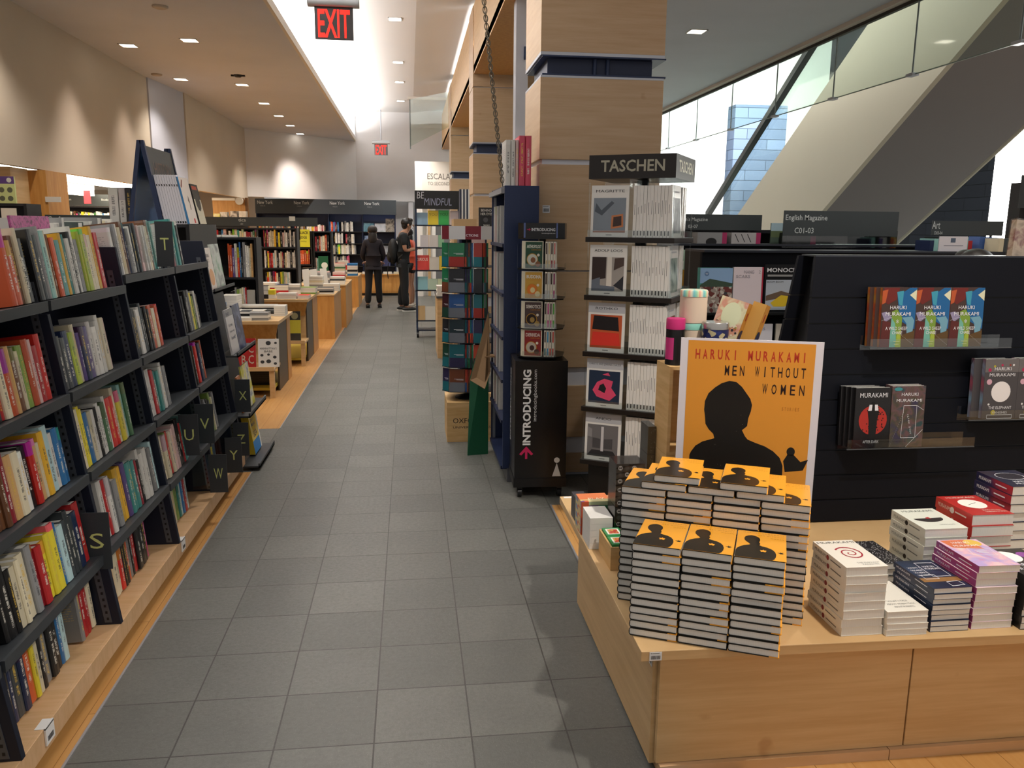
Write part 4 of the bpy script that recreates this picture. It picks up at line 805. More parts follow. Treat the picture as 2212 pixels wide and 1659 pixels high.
def dark1(o, X, w, h):
    V = lambda s_, a, b, c, d, m_=W_: o.text(s_, a * w, b * h, c * w, d * h, m_, X, .0008)
    V('MURAKAMI', .12, .84, .90, .915); o.circ(.52 * w, .46 * h, .4 * w, M('#b5332b', .4), X, .0003)
    R = random.Random(2)
    for _ in range(46): a, b = R.uniform(.2, .82), R.uniform(.26, .66); o.rect(a * w, b * h, (a + .03) * w, (b + .02) * h, BLACK, X, .0005)
    o.poly([(x * w, y * h) for x, y in [(.42, .16), (.62, .16), (.64, .45), (.68, .6), (.6, .72), (.55, .76), (.49, .76), (.43, .72), (.36, .6), (.4, .45)]], BLACK, X, .0007)
    o.poly([(x * w, y * h) for x, y in [(.37, .62), (.47, .62), (.48, .72), (.40, .72)]], W_, X, .0009); o.poly([(x * w, y * h) for x, y in [(.56, .62), (.66, .62), (.63, .72), (.55, .72)]], W_, X, .0009); V('AFTER DARK', .27, .075, .72, .12)
def dark2(o, X, w, h):
    V = lambda s_, a, b, c, d, m_=W_: o.text(s_, a * w, b * h, c * w, d * h, m_, X, .0008)
    V('HARUKI', .28, .84, .78, .89); V('MURAKAMI', .14, .74, .90, .79); outline(o, X, [(.33, .15), (.76, .15), (.76, .68), (.37, .68)], w, h, W_, .0006); outline(o, X, [(.5, .0), (.98, .28)], w, h, W_, .0006, .006); outline(o, X, [(.76, .68), (.98, .6)], w, h, W_, .0006)
    o.circ(.18 * w, .95 * h, .12 * w, M('#3f8f97'), X, .0003, ry=.03 * h)
    for i in range(18): o.circ((.02 + .35 * i / 17) * w, (.02 + .55 * i / 17) * h, .0009, W_, X, .0006, 6)
    for i, c in enumerate('AFTER DARK'):
        if c != ' ': o.text(c, (.48 + .014 * i) * w, (.52 - .034 * i) * h, (.53 + .014 * i) * w, (.54 - .034 * i) * h, W_, X, .0007)
BD = M('#131214', .3, coat=.4); D2 = ART('#3b3550', '#4f4a3c', '#6b4f52', '#2f4a4c', scale=22, kind='NOISE', seed=9)
yb = sy(.75) - .068
for k in range(4): face_book((1.748 - k * .0125, yb + k * .0152, .7455), (-.05, 0, 0), .150, .242, .015, BD, None, 'black paperback with the red city disc on the left acrylic ledge' if k == 0 else 'black paperback spine, %s behind the red disc cover' % ORD[k - 1], 'black paperbacks on the left acrylic ledge', draw=dark1 if k == 0 else None)
for k in range(3): face_book((1.902, yb + k * .0162, .7455), (-.05, 0, 0), .143, .247, .016, D2, None, ['hazy purple and brown paperback with white frame lines, left ledge', 'second copy behind the hazy purple paperback on the left ledge', 'rearmost copy behind the hazy purple paperback on the left ledge'][k], 'hazy paperbacks on the left acrylic ledge', draw=dark2 if k == 0 else None)
def eleph(o, X, w, h):
    V = lambda s_, a, b, c, d, m_=W_: o.text(s_, a * w, b * h, c * w, d * h, m_, X, .0009)
    o.rect(0, .78 * h, w, h, M('#6b6768'), X, .0002); o.circ(.52 * w, .45 * h, .29 * w, M('#eae6e6'), X, .0005); V('HARUKI', .28, .81, .78, .865); V('MURAKAMI', .14, .71, .90, .765); V('THE ELEPHANT', .18, .16, .87, .205); V('VANISHES', .3, .08, .75, .12)
    for x, y, r, c in [(.15, .62, .08, '#d4a7b8'), (.14, .82, .05, '#b02c55'), (.5, .9, .035, '#b02c55'), (.28, .88, .035, '#b3a83a'), (.74, .9, .03, '#8c3a30'), (.84, .9, .03, '#dedede'), (.18, .24, .03, '#dedede'), (.33, .10, .07, '#c3b23a')]: o.circ(x * w, y * h, r * w, M(c, .4), X, .0006, 14)
    outline(o, X, [(.15, .0), (.9, .0), (.9, .06), (.15, .06)], w, h, W_, .0006)
ESP = ART('#b03a52', '#6a5260', '#7aa0b8', scale=6, kind='NOISE', seed=4)
yb = sy(.86) - .068
for i, x in enumerate((2.300, 2.448, 2.596)):
    for k in range(2): face_book((x - (.03 * k if i == 0 else 0), yb + k * .026, .8525), (-.05, 0, 0), .147, .243, .020, M('#4a474a', .35), None, '%s grey paperback with a big white dot, %s' % (['leftmost', 'second', 'third'][i], ['front copy on the right ledge', 'rear copy on the right ledge'][k]), 'grey dot paperbacks on the right acrylic ledge', draw=eleph if k == 0 else None, spine=ESP)
# ---------------------------------------------------------------- gifts on the table behind the stacks
def open_crate(x, y, z, w, d, h, label, front=True):
    t = E('wooden_crate', label, 'crate', (x, y, z)); k = .012
    for nm, b in (('side_board', (0, 0, 0, k, d, h)), ('side_board', (w - k, 0, 0, w, d, h)), ('bottom_board', (k, 0, 0, w - k, d, k)), ('top_board', (k, 0, h - k, w - k, d, h)), ('back_board', (k, d - .006, k, w - k, d, h - k))):
        m = MB(); m.box(*b, PLY); m.build(nm, t)
    return t
open_crate(.925, 2.80, .4205, .44, .16, .36, 'lower open wooden crate behind the orange poster'); open_crate(.925, 2.80, .7815, .44, .16, .33, 'upper open wooden crate behind the orange poster, carrying tins')
def tin(x, y, z, r, h, body, lid, label, draw=None, lidh=.02):
    t = E('tin', label, 'tin', (x, y, z)); m = MB(); m.lathe([(r, 0), (r, h - lidh)], (0, 0, 0), body, 28)
    m.build('body', t); m = MB(); m.lathe([(r * 1.02, 0), (r * 1.02, lidh), (r * .96, lidh + .004)], (0, 0, h - lidh), lid, 28); m.build('lid', t); return t
tin(.958, 2.86, 1.1125, .034, .165, M('#141316', .4), M('#c0296e', .4), 'tall black tin with a magenta lid and label on the crate', lidh=.035)
m = MB(); m.prism([(.0345 * math.cos(a), .0345 * math.sin(a)) for a in [PI * 1.0 + PI * .36 * k / 6 for k in range(7)]] + [(.034 * math.cos(a), .034 * math.sin(a)) for a in [PI * 1.36 - PI * .36 * k / 6 for k in range(7)]], .02, .10, M('#d03a82', .4)); tag(m.build('tin_label', loc=(.958, 2.86, 1.1125)), 'magenta paper label on the left of the tall black tin', 'label')
STR = NT('striped_paper', .5); tc = STR.n('ShaderNodeTexCoord'); sp = STR.n('ShaderNodeSeparateXYZ'); STR.l(tc.outputs['Object'], sp.inputs[0]); at = STR.math('ARCTAN2', sp.outputs[1], sp.outputs[0])
STR.l(STR.ramp(STR.math('FRACT', STR.math('MULTIPLY', at, 1.3)), [(0, lin('#e08a7c')), (.28, lin('#e3d7bd')), (.5, lin('#6bb5bd')), (.75, lin('#8bc7ab')), (1, lin('#d8cf9a'))]), STR.b.inputs['Base Color'])
tin(1.035, 2.90, 1.1125, .050, .145, M('#dcc9b3', .5), M('#86c6b6', .5), 'lower striped cylinder box under another one on the crate'); tin(1.035, 2.90, 1.2625, .050, .115, M('#dfc8b2', .5), STR.m, 'upper peach cylinder box with multicoloured lid')
CUB = art_mat('blue_cubes', ['#20285a', '#b9ad86', '#1c2450', '#27306a'], 55); tin(1.095, 2.825, 1.1125, .048, .155, CUB, M('#b5b2ae', .25, .8), 'round tin with blue cube pattern and silver lid')
open_crate(1.135, 2.80, 1.1125, .14, .12, .06, 'small wooden block under the tilted boxed sets')
BX = ART('#b5ab8c', '#cfc9a6', '#c58b76', '#caa79a', scale=16, kind='NOISE', seed=12)
for i, (dx, lab) in enumerate(((0, 'left tilted illustrated box with crowd picture and amber spine'), (.062, 'right tilted illustrated box, only its amber spine showing'))):
    t = E('boxed_set', lab, 'box', (1.085 + dx * 1.72, 2.90 - dx * .6, 1.176 - dx * .3), 0, rot=(Matrix.Rotation(math.radians(18), 3, Vector((0, 1, 0))) @ Matrix.Rotation(math.radians(-40), 3, 'Z')).to_euler())
    m = MB(); m.box(0, 0, 0, .105 if i == 0 else .05, .055, .195, M('#b98a42', .4)); X = plane((0, -.0004, 0), (1, 0, 0), (0, 0, 1))
    if i == 0:
        m.rect(0, 0, .105, .195, BX, X); m.circ(.056, .135, .036, M('#cdd0ae'), X, .0004, ry=.048); R = random.Random(4)
        for _ in range(46): a, b = R.uniform(.004, .098), R.uniform(.03, .10); m.circ(a, b, R.uniform(.004, .008), M(R.choice(['#8c3d34', '#3d4c5e', '#d8cdb6', '#b06a4a', '#2b2b30', '#c9b45f'])), X, .0006, 8)
        m.rect(.035, .04, .06, .085, M('#e8e4da'), X, .0008)
    m.build('case', t); Y = plane((.1054 if i == 0 else .0504, 0, 0), (0, 1, 0), (0, 0, 1)); m = MB()
    for q, c in ((.006, '#c98f3d'),): m.rect(0, 0, .055, .195, M(c), Y)
    m.rect(.02, .13, .033, .16, M('#a63c26'), Y, .0004); m.rect(0, .07, .055, .088, M('#c7a42e'), Y, .0004); m.circ(.0275, .07, .024, M('#232b52'), Y, .0006); m.circ(.0275, .03, .022, M('#b98479'), Y, .0006); m.build('spine_print', t)
# clear boxes, quotable cubes, cards
for i, z in enumerate((.4205, .5035, .5865, .6695)):
    t = E('gift_box', ['lowest', 'second', 'third', 'topmost'][i] + ' black gift cube with round white monograms, in the clear wrapped pile', 'box', (.742, 2.81, z), .0); m = MB(); m.box(0, 0, 0, .108, .11, .080, M('#171615', .35)); X = plane((0, -.0004, 0), (1, 0, 0), (0, 0, 1))
    for a in range(4):
        for b in range(3):
            dim = (a + b) % 2; m.circ(.015 + a * .026, .015 + b * .025, .0085, M('#3a3836' if dim else '#b8b6b2', .5), X, .0002, 14)
            if not dim: m.text('M', .010 + a * .026, .011 + b * .025, .020 + a * .026, .019 + b * .025, BLACK, X, .0004, .02)
    m.build('carton', t); m = MB(); m.box(-.002, -.002, 0, .110, .112, .0820, WRAP); m.build('wrapping', t)
for i, z in enumerate((.4205, .5305, .6405, .7505)):
    t = E('gift_box', ['lowest', 'second', 'third', 'topmost'][i] + ' dark patterned box in the slim wrapped tower beside the crate', 'box', (.893, 2.93, z)); m = MB(); m.box(0, 0, 0, .03, .10, .108, M('#26241f', .4)); X = plane((0, -.0004, 0), (1, 0, 0), (0, 0, 1)); R = random.Random(i)
    for _ in range(16): a, b, c, d = R.uniform(.002, .028), R.uniform(.005, .1), R.uniform(-.008, .008), R.uniform(-.008, .008); m.poly([(a, b), (a + c, b + d), (a + c + .0008, b + d + .0008), (a + .0008, b + .0008)], M('#8f8a7c'), X)
    m.build('carton', t); m = MB(); m.box(-.0015, -.0015, 0, .0315, .1015, .109, WRAP); m.build('wrapping', t)
MULT = ART('#d0643c', '#d9c48a', '#6d9a7c', '#7c4f86', '#5f93c2', '#c98b3f', scale=26, seed=3)
for i in range(4):
    m = MB(); m.box(0, 0, 0, .118, .10, .033, MULT); X = plane((0, -.0004, 0), (1, 0, 0), (0, 0, 1)); m.rect(0, .0, .03, .033, M('#c65a34'), X); m.rect(.03, .018, .118, .033, M('#b9c79c'), X); m.rect(.03, 0, .07, .018, M('#6f4a80'), X); m.rect(.07, 0, .118, .018, M('#3f8a63'), X)
    Y = plane((0, 0, .0334), (1, 0, 0), (0, 1, 0)); m.rect(0, .03, .118, .10, M('#d77a4a'), Y); m.rect(.03, .0, .118, .03, M('#d9cf9a'), Y); m.text('PLAY', .035, .02, .1, .045, M('#f0e2c8'), Y, .0004)
    tag(m.build('card_game', loc=(.648, 2.965, .4205 + i * .0335), rz=.02), ['lowest', 'second', 'third', 'topmost'][i] + ' multicoloured game box piled at the left table edge', 'game box', 'multicoloured game boxes')
m = MB(); m.box(0, 0, 0, .05, .12, .10, M('#3b3c42', .4)); tag(m.build('dark_box', loc=(.655, 3.075, .4205)), 'dark grey box behind the multicoloured game boxes', 'box')
for i in range(5):
    m = MB(); m.box(0, 0, 0, .086, .13, .024, M('#e9e7e2', .4)); tag(m.build('notepad', loc=(.650, 2.815, .4205 + i * .0245), rz=.0), ['lowest', 'second', 'middle', 'fourth', 'topmost'][i] + ' white notepad in the pile by the table edge', 'notepad', 'white notepads')
t = E('card_crate', 'pale wooden box holding green edged playing card packs', 'box', (.682, 2.62, .4205)); m = MB()
m.box(0, 0, 0, .006, .18, .085, PLY); m.build('side_board', t); m = MB(); m.box(.074, 0, 0, .08, .18, .085, PLY); m.build('side_board', t); m = MB(); m.box(.006, 0, 0, .074, .006, .085, PLY); m.build('front_board', t); m = MB(); m.box(.006, .006, 0, .074, .18, .006, PLY); m.build('bottom_board', t)
for i, y in enumerate((2.632, 2.715)):
    m = MB(); m.box(0, 0, 0, .064, .078, .085, M('#2f8a4c', .4)); X = plane((0, 0, .0853), (1, 0, 0), (0, 1, 0)); m.rect(.008, .012, .056, .066, WHITE, X); m.rect(.014, .018, .05, .06, ART('#b8483c', '#c9a24e', '#dfd9c8', scale=90, seed=2), X, .0004)
    tag(m.build('card_pack', loc=(.690, y, .427)), ['nearer', 'farther'][i] + ' green card pack showing a king in the pale wooden box', 'card pack')
for i, (x, y, w, h, c, lab) in enumerate([(.770, 2.74, .03, .17, '#26272b', 'upright black and white packet beside the green cards'), (.803, 2.76, .02, .16, '#6fb3b8', 'light blue packet wedged by the yellow stacks'), (.770, 2.66, .02, .11, '#2d2a2a', 'dark packet standing beside the wooden card box')]):
    m = MB(); m.box(0, 0, 0, w, .06, h, M(c, .4)); X = plane((0, -.0004, 0), (1, 0, 0), (0, 0, 1)); m.rect(w * .15, h * .6, w * .85, h * .9, M('#dedede' if i != 1 else '#7ec3c6'), X); tag(m.build('packet', loc=(x, y, .4205), rz=-.1), lab, 'packet')

# ---------------------------------------------------------------- revolving white art book tower
RY = math.radians(-31); TC = Vector((1.135 + .10, 4.18, 0))
near = Vector((1.272, 3.93)); cr2, sr2 = math.cos(RY), math.sin(RY)
u = Vector((cr2, sr2)); v = Vector((-sr2, cr2)); HWD = .208
c2 = near - u * HWD + v * HWD
t = E('book_tower', 'black revolving tower of white art books on clear shelves', 'book rack', (c2.x, c2.y, 0), RY)
m = MB(); m.box(-.19, -.19, .04, .19, .19, .375, M('#171310', .35)); m.box(-.15, -.15, 0, .15, .15, .04, BLACK); m.build('base_cabinet', t)
m = MB(); m.tube((0, 0, .375), (0, 0, 1.9), .03, BLACK); m.box(-.012, -.20, .375, .012, .20, 1.84, ACRYL); m.box(-.20, -.012, .375, .20, .012, 1.84, ACRYL); m.build('core', t)
DB = M('#1c1511', .3)
TZ = [.385, .675, .968, 1.262, 1.556]
for z in TZ: m = MB(); m.box(-.228, -.228, z - .026, .228, .228, z - .0005, DB); m.build('shelf', t, bevel=.002)
for z in TZ[:]:
    m = MB()
    for s_ in (-1, 1):
        m.box(-.222, s_ * .218 - .0015, z, .222, s_ * .218 + .0015, z + .035, ACRYL); m.box(s_ * .218 - .0015, -.222, z, s_ * .218 + .0015, .222, z + .035, ACRYL)
    for x in (-.215, .215):
        for y in (-.215, .215): m.box(x - .003, y - .003, z, x + .003, y + .003, z + .268, ACRYL)
    m.build('clear_rail', t)
m = MB(); m.box(-.22, -.22, 1.842, .22, .22, 1.957, DB); X = plane((-.22, -.2205, 1.842), (1, 0, 0), (0, 0, 1)); m.text('TASCHEN', .062, .033, .385, .090, M('#a8a391', .35, .6), X, .0005, .02)
X = plane((.2205, -.22, 1.842), (0, 1, 0), (0, 0, 1)); m.text('TASCHEN', .062, .033, .385, .090, M('#cfc9b4', .3, .7), X, .0005, .02); m.build('sign_box', t, bevel=.002)
TW = M('#e9e6e1', .25, coat=.6)
def tcover(title, kind):
    def f(o, X, w, h):
        band = {'grey': '#b9b9be'}.get(kind[0]); 
        if band: o.rect(0, .80 * h, w, h, M(band, .3), X, .0002)
        o.text(title, (.5 - kind[1]) * w, .865 * h, (.5 + kind[1]) * w, .915 * h, M('#25272b'), X, .0005)
        o.rect(.07 * w, .09 * h, .93 * w, .76 * h, M(kind[2], .35), X, .0004); o.rect(.42 * w, .035 * h, .58 * w, .05 * h, M('#777777'), X, .0004)
        for i, (pts, c) in enumerate(kind[3]): o.poly([(x * w, y * h) for x, y in pts], M(c, .4), X, .0006 + i * .00015)
    return f
TITLES = [('MAGRITTE', ('n', .38, '#7f8892', [([(.1, .5), (.3, .42), (.62, .66), (.55, .7), (.28, .52), (.14, .66)], '#4c545e'), ([(.55, .16), (.88, .2), (.86, .45), (.56, .42)], '#c37a4d'), ([(.6, .2), (.83, .23), (.82, .41), (.61, .39)], '#3a2a26'), ([(.07, .09), (.93, .09), (.93, .13), (.07, .12)], '#93593f')])),
          ('ADOLF LOOS', ('n', .38, '#9e9790', [([(.07, .3), (.45, .34), (.45, .76), (.07, .76)], '#2f211d'), ([(.47, .12), (.62, .12), (.60, .76), (.48, .76)], '#ddd6cc'), ([(.66, .5), (.93, .6), (.93, .76), (.68, .74)], '#4a3a33'), ([(.07, .09), (.7, .09), (.7, .18), (.3, .2), (.3, .36), (.07, .3)], '#636a76'), ([(.66, .2), (.93, .1), (.93, .4), (.8, .3)], '#26262b')])),
          ('ROTHKO', ('grey', .30, '#b8562f', [([(.12, .46), (.86, .44), (.82, .72), (.16, .74)], '#191213'), ([(.10, .13), (.9, .15), (.86, .40), (.14, .41)], '#cf3426')])),
          ('CHRISTO AND JEANNE-CLAUDE', ('grey', .44, '#222f45', [([(.18, .35), (.3, .22), (.66, .15), (.84, .28), (.7, .42), (.74, .56), (.5, .60), (.3, .52)], '#d9476a'), ([(.34, .36), (.52, .30), (.56, .40), (.48, .5), (.38, .46)], '#1c1f22'), ([(.44, .68), (.66, .66), (.6, .73)], '#d9476a')])),
          ('ANDO', ('grey', .22, '#6d6a6b', [([(.07, .09), (.93, .09), (.8, .22), (.2, .22)], '#2c2a2c'), ([(.22, .26), (.44, .26), (.44, .46), (.22, .48)], '#4a484a'), ([(.54, .26), (.78, .26), (.78, .48), (.54, .46)], '#4a484a'), ([(.455, .2), (.53, .2), (.53, .72), (.455, .72)], '#c9c6c8'), ([(.07, .5), (.2, .48), (.2, .66), (.07, .7)], '#8a8788')]))]
MT = Matrix.Translation((c2.x, c2.y, 0)) @ Matrix.Rotation(RY, 4, 'Z')
RT = random.Random(3)
SPT = M('#55565a', .5)
for lv in range(5):
    z = TZ[4 - lv]; ti, kd = TITLES[lv]; tn = ['top tier', 'second tier', 'third tier', 'fourth tier', 'lowest tier'][lv]
    for side in (0, 1):
        MS = MT @ Matrix.Rotation(side * PI / 2, 4, 'Z')
        p = MS @ Vector((-.208, -.213, z)); 
        if side == 0: face_book(p, (-.04, 0, RY), .196, .255, .010, TW, None, f'white art book with cover picture facing out, {tn} of the tower', 'white art books facing out', draw=tcover(ti, kd))
        else:
            def f(o, X, w, h, lv=lv): o.rect(.1 * w, .09 * h, .9 * w, .76 * h, blob([['#3d3f42', '#8d8f92'], ['#354a47', '#a9b5ac'], ['#5a3a32', '#9a5f46'], ['#31415a', '#7d6a4a'], ['#333333', '#555555']][lv], 14, lv), X, .0003); o.rect(.2 * w, .86 * h, .8 * w, .89 * h, M('#9a9a9c'), X, .0003)
            face_book(p, (-.04, 0, RY + PI / 2), .19, .255, .010, TW, None, f'white art book turned to the right side, {tn} of the tower', 'white art books facing out', draw=f)
        n = 11 if side == 0 else 5
        for k in range(n):
            q = MS @ Vector((.012 + k * .0172, -.208 + RT.uniform(-.003, .003), z)); m = MB(); w_ = .016; m.box(0, 0, 0, w_, .17, .252, TW); X = plane((0, -.0002, 0), (1, 0, 0), (0, 0, 1)); m.rect(w_ * .3, .01, w_ * .7, .032, M('#3a3a3c'), X, .0002); m.rect(w_ * .45, .11 + RT.uniform(-.01, .01), w_ * .57, .165 + RT.uniform(-.02, .02), SPT, X, .0002)
            o = m.build('art_book', loc=q, rz=RY + side * PI / 2); 
            tag(o, f"slim white art book spine, {ORD[k]} from left, {'front' if side == 0 else 'right'} face, {tn}", 'art book', 'white art book spines in the revolving tower')

# ---------------------------------------------------------------- black pedestal rack of pocket guides
t = E('pedestal', 'tall black pedestal cabinet lettered INTRODUCING on castors', 'pedestal', (.76, 4.79, 0), -.03)
m = MB(); m.box(-.155, -.155, .125, .155, .155, .835, M('#151517', .3)); m.box(-.16, -.16, .07, .16, .16, .125, M('#101012', .4)); X = plane((-.155, -.1555, 0), (1, 0, 0), (0, 0, 1)); V = plane((-.155 + .095, -.1555, .33), (0, 0, 1), (-1, 0, 0))
m.text('INTRODUCING', 0, 0, .455, .048, M('#f2f2f2', .4), V, .0005, .035); V2 = plane((-.155 + .134, -.1555, .475), (0, 0, 1), (-1, 0, 0)); m.text('introducingbooks.com', 0, 0, .31, .026, M('#e2e2e2', .4), V2, .0005)
PKA = M('#c8265e', .4); A = plane((-.155 + .070, -.1555, .245), (1, 0, 0), (0, 0, 1)); m.rect(-.007, 0, .007, .05, PKA, A, .0004); m.poly([(-.042, .030), (-.03, .022), (0, .052), (.03, .022), (.042, .030), (0, .078)], PKA, A, .0005)
m.circ(.255, .235, .017, WHITE, X, .0005); m.poly([(.228, .135), (.280, .135), (.255, .218)], WHITE, X, .0005)
V3 = plane((-.1555, .08, .30), (0, 0, 1), (0, 1, 0)); m.text('INTRODUCING', 0, 0, .455, .048, M('#f2f2f2', .4), V3, .0005, .035)
m.build('cabinet', t, bevel=.003)
for x in (-.12, .12):
    for y in (-.12, .12):
        m = MB(); m.tube((x - .012, y, .028), (x + .012, y, .028), .027, BLK2, n=16); m.box(x - .016, y - .012, .03, x + .016, y + .012, .07, M('#2b2b2e', .4)); m.build('castor', t)
t = E('spinner_rack', 'small clear revolving rack of pocket guides on the black pedestal', 'book rack', (.775, 4.80, .836), math.radians(-14))
m = MB(); m.tube((0, 0, 0), (0, 0, .73), .02, BLACK); m.lathe([(.09, 0), (.09, .008)], (0, 0, 0), BLACK); m.build('pole', t)
IZ = [.02, .185, .358, .53]
for z in IZ + [.705]: m = MB(); m.prism([(-.135, -.09), (-.09, -.135), (.09, -.135), (.135, -.09), (.135, .09), (.09, .135), (-.09, .135), (-.135, .09)], z - .006, z, M('#151515', .3)); m.build('shelf', t)
for z in IZ: m = MB(); m.box(-.1, -.1365, z, .1, -.135, z + .03, ACRYL); m.box(-.1365, -.1, z, -.135, .1, z + .14, ACRYL); m.box(.135, -.1, z, .1365, .1, z + .03, ACRYL); m.build('clear_rail', t)
m = MB(); m.prism([(-.135, -.09), (-.09, -.135), (.09, -.135), (.135, -.09), (.135, .09), (-.135, .09)], .706, .79, M('#121214', .25)); X = plane((-.085, -.1355, .706), (1, 0, 0), (0, 0, 1))
m.text('INTRODUCING', .032, .038, .168, .056, W_, X, .0005, .03); m.text('introducingbooks.com', .09, .022, .168, .030, W_, X, .0005); m.rect(.006, .045, .022, .049, PKA, X, .0005); m.poly([(.018, .056), (.028, .047), (.018, .038)], PKA, X, .0005); m.rect(-.012, 0, -.002, .084, M('#5e6fa8', .3), X, .0004); m.rect(.174, 0, .182, .084, M('#5e6fa8', .3), X, .0004); m.build('sign_box', t)
MI = Matrix.Translation((.775, 4.80, .836)) @ Matrix.Rotation(math.radians(-14), 4, 'Z')
for lv, (ti, bg, tc_, cols, sp_) in enumerate([('DERRIDA', '#8f1f1c', '#e9d9d0', ['#c9bdb0', '#4a2a26'], ['#17606b', '#4aa0d0', '#c8443a', '#c8443a']), ('SEMIOTICS', '#4f3a36', '#ece6dc', ['#2b1a15', '#a98b4a'], ['#9fc48a', '#c64f92', '#c64f92', '#5fae4a']), ('BUDDHA', '#d2a23c', '#f2efe6', ['#e8822c', '#f0e2a8'], ['#c9ccce', '#c9ccce', '#e6dcc0', '#8e2360']), ('ANTHROPOLOGY', '#1d4a31', '#e9ece0', ['#d9dccf', '#8a5a3a'], ['#e3cf9a', '#e3cf9a', '#8c2130', '#d87a7a'])]):
    z = IZ[lv]; q = MI @ Vector((-.098, -.132, z)); tn = ['lowest', 'third', 'second', 'top'][lv]
    def f(o, X, w, h, bg=bg, cols=cols, ti=ti, tc_=tc_):
        o.rect(.05 * w, .03 * h, .95 * w, .97 * h, M(bg, .35), X, .0002); o.text(ti, .12 * w, .74 * h, .9 * w, .87 * h, M(tc_), X, .0006, .03); o.text('A GRAPHIC GUIDE', .35 * w, .665 * h, .88 * w, .71 * h, M('#d8902e'), X, .0006)
        o.circ(.42 * w, .34 * h, .30 * w, M('#c9962e'), X, .0004, ry=.22 * h); o.circ(.42 * w, .34 * h, .27 * w, M(cols[0]), X, .0006, ry=.195 * h); o.circ(.46 * w, .32 * h, .13 * w, M(cols[1]), X, .0008, ry=.1 * h); o.circ(.74 * w, .5 * h, .07 * w, M('#f1ead8'), X, .0008, ry=.05 * h); o.circ(.72 * w, .18 * h, .14 * w, M(cols[1]), X, .0008, ry=.1 * h)
    for k in range(3): face_book(MI @ Vector((-.092 - .009 * k, -.1305 + k * .0095, z)), (-.03, 0, math.radians(-14)), .108, .158, .009, M('#ece5cf', .35), None, f'pocket guide with pictured cover facing out, {tn} tier of the pedestal rack' if k == 0 else f'pocket guide {"just" if k == 1 else "second"} behind the facing cover, {tn} tier of pedestal rack', 'pocket guides on the pedestal rack', name='pocket_guide', cat='pocket guide', draw=f if k == 0 else None)
    for k, c in enumerate(sp_):
        m = MB(); m.box(0, 0, 0, .0135, .10, .156, M('#efe8d8', .35)); X = plane((0, -.0003, 0), (1, 0, 0), (0, 0, 1)); m.rect(.003, .008, .0105, .05, M(c), X, .0002); m.rect(.003, .085, .0105, .148, M(c if k % 2 else '#4a3a36'), X, .0002)
        tag(m.build('pocket_guide', loc=MI @ Vector((.028 + k * .0155, -.131, z)), rz=math.radians(-14)), f'pocket guide spine, {ORD[k]} right of the facing cover, {tn} tier of pedestal rack', 'pocket guide', 'pocket guide spines on the pedestal rack')

# ---------------------------------------------------------------- dark blue bookcase against the column
t = E('tall_bookcase', 'tall dark blue bookcase end standing against the nearest column', 'bookcase', (.672, 5.35, 0)); NB = M('#233052', .4)
m = MB(); m.box(-.105, -.385, .09, .105, -.365, 1.845, NB); m.build('side_panel', t, bevel=.002); m = MB(); m.box(-.105, .365, .09, .105, .385, 1.845, NB); m.build('side_panel', t)
m = MB(); m.box(-.10, -.365, 1.825, .105, .365, 1.845, NB); m.box(-.125, -.385, 1.80, -.105, .385, 1.83, M('#8a8a8e', .4)); m.build('top_board', t); m = MB(); m.box(.09, -.365, .09, .105, .365, 1.825, NB); m.build('back_panel', t); m = MB(); m.box(-.075, -.385, 0, .105, .385, .09, M('#5a5c62', .4)); m.build('base', t)
LVZ = [.10, .40, .66, .93, 1.20, 1.50]
for z in LVZ: m = MB(); m.box(-.115, -.363, z - .02, .088, .363, z, M('#1b2440', .4)); m.build('shelf', t)
for y in (-.363, .360): m = MB(); m.box(-.095, y, .1, -.075, y + .003, 1.8, M('#9a9ca2', .4)); m.build('slotted_strip', t)
for i, z in enumerate(LVZ[1:]):
    for j, (y, c) in enumerate([(5.30, 'w'), (5.39, 'G'), (5.48, 'w'), (5.57, 'h'), (5.66, 'w')]):
        o = book((.574, y, z + .001), (0, 0, -PI / 2), .013, .235, .16, c, f"{NAMES[c][1]} magazine spine, {ORD[j]} from the viewer, {['lowest filled', 'second', 'third', 'fourth', 'top'][i]} shelf of tall dark blue bookcase", 'thin magazines in the dark blue bookcase', 'magazine', name='magazine')
for i, (x, c, tt, lab) in enumerate([(.575, 'w', .03, 'leftmost white volume on top of the dark blue bookcase'), (.607, 'w', .025, 'second white volume on top of the dark blue bookcase'), (.634, 'h', .018, 'pale pink volume on top of the dark blue bookcase'), (.655, '#d04a62', .036, 'left wrapped pinkish red volume on top of the dark blue bookcase'), (.693, '#d04a62', .036, 'right wrapped pinkish red volume on top of the dark blue bookcase')]):
    book((x, 4.985, 1.8455), (0, 0, 0), tt, .29 if i > 2 else .265, .21, c, lab, 'volumes on top of the dark blue bookcase', hard=True)
barcode('barcode_label', (.815, 5.068, 1.69), (0, 0, 0), .045, .045, 'small white barcode sticker on the nearest column')
m = MB(); m.hexa([(0.387, 5.60, .0), (0.537, 5.63, .0), (0.537, 5.645, 0), (0.387, 5.615, 0)], [(0.412, 5.66, .56), (0.547, 5.69, 1.02), (0.547, 5.705, 1.02), (0.412, 5.675, .56)], M('#17583a', .55)); tag(m.build('green_board'), 'tall dark green cardboard panel leaning by the blue bookcase', 'cardboard display')
m = MB(); m.hexa([(0.400, 5.50, .565), (0.497, 5.46, .51), (0.497, 5.475, .505), (0.400, 5.515, .56)], [(0.527, 5.55, 1.03), (0.542, 5.52, .62), (0.542, 5.535, .615), (0.532, 5.565, 1.03)], M('#9a7a58', .7)); m.box(.5, 5.51, .72, .57, 5.6, .73, M('#9a7a58', .7)); tag(m.build('cardboard_flap'), 'brown cardboard flap tilted in front of the green panel', 'cardboard display')
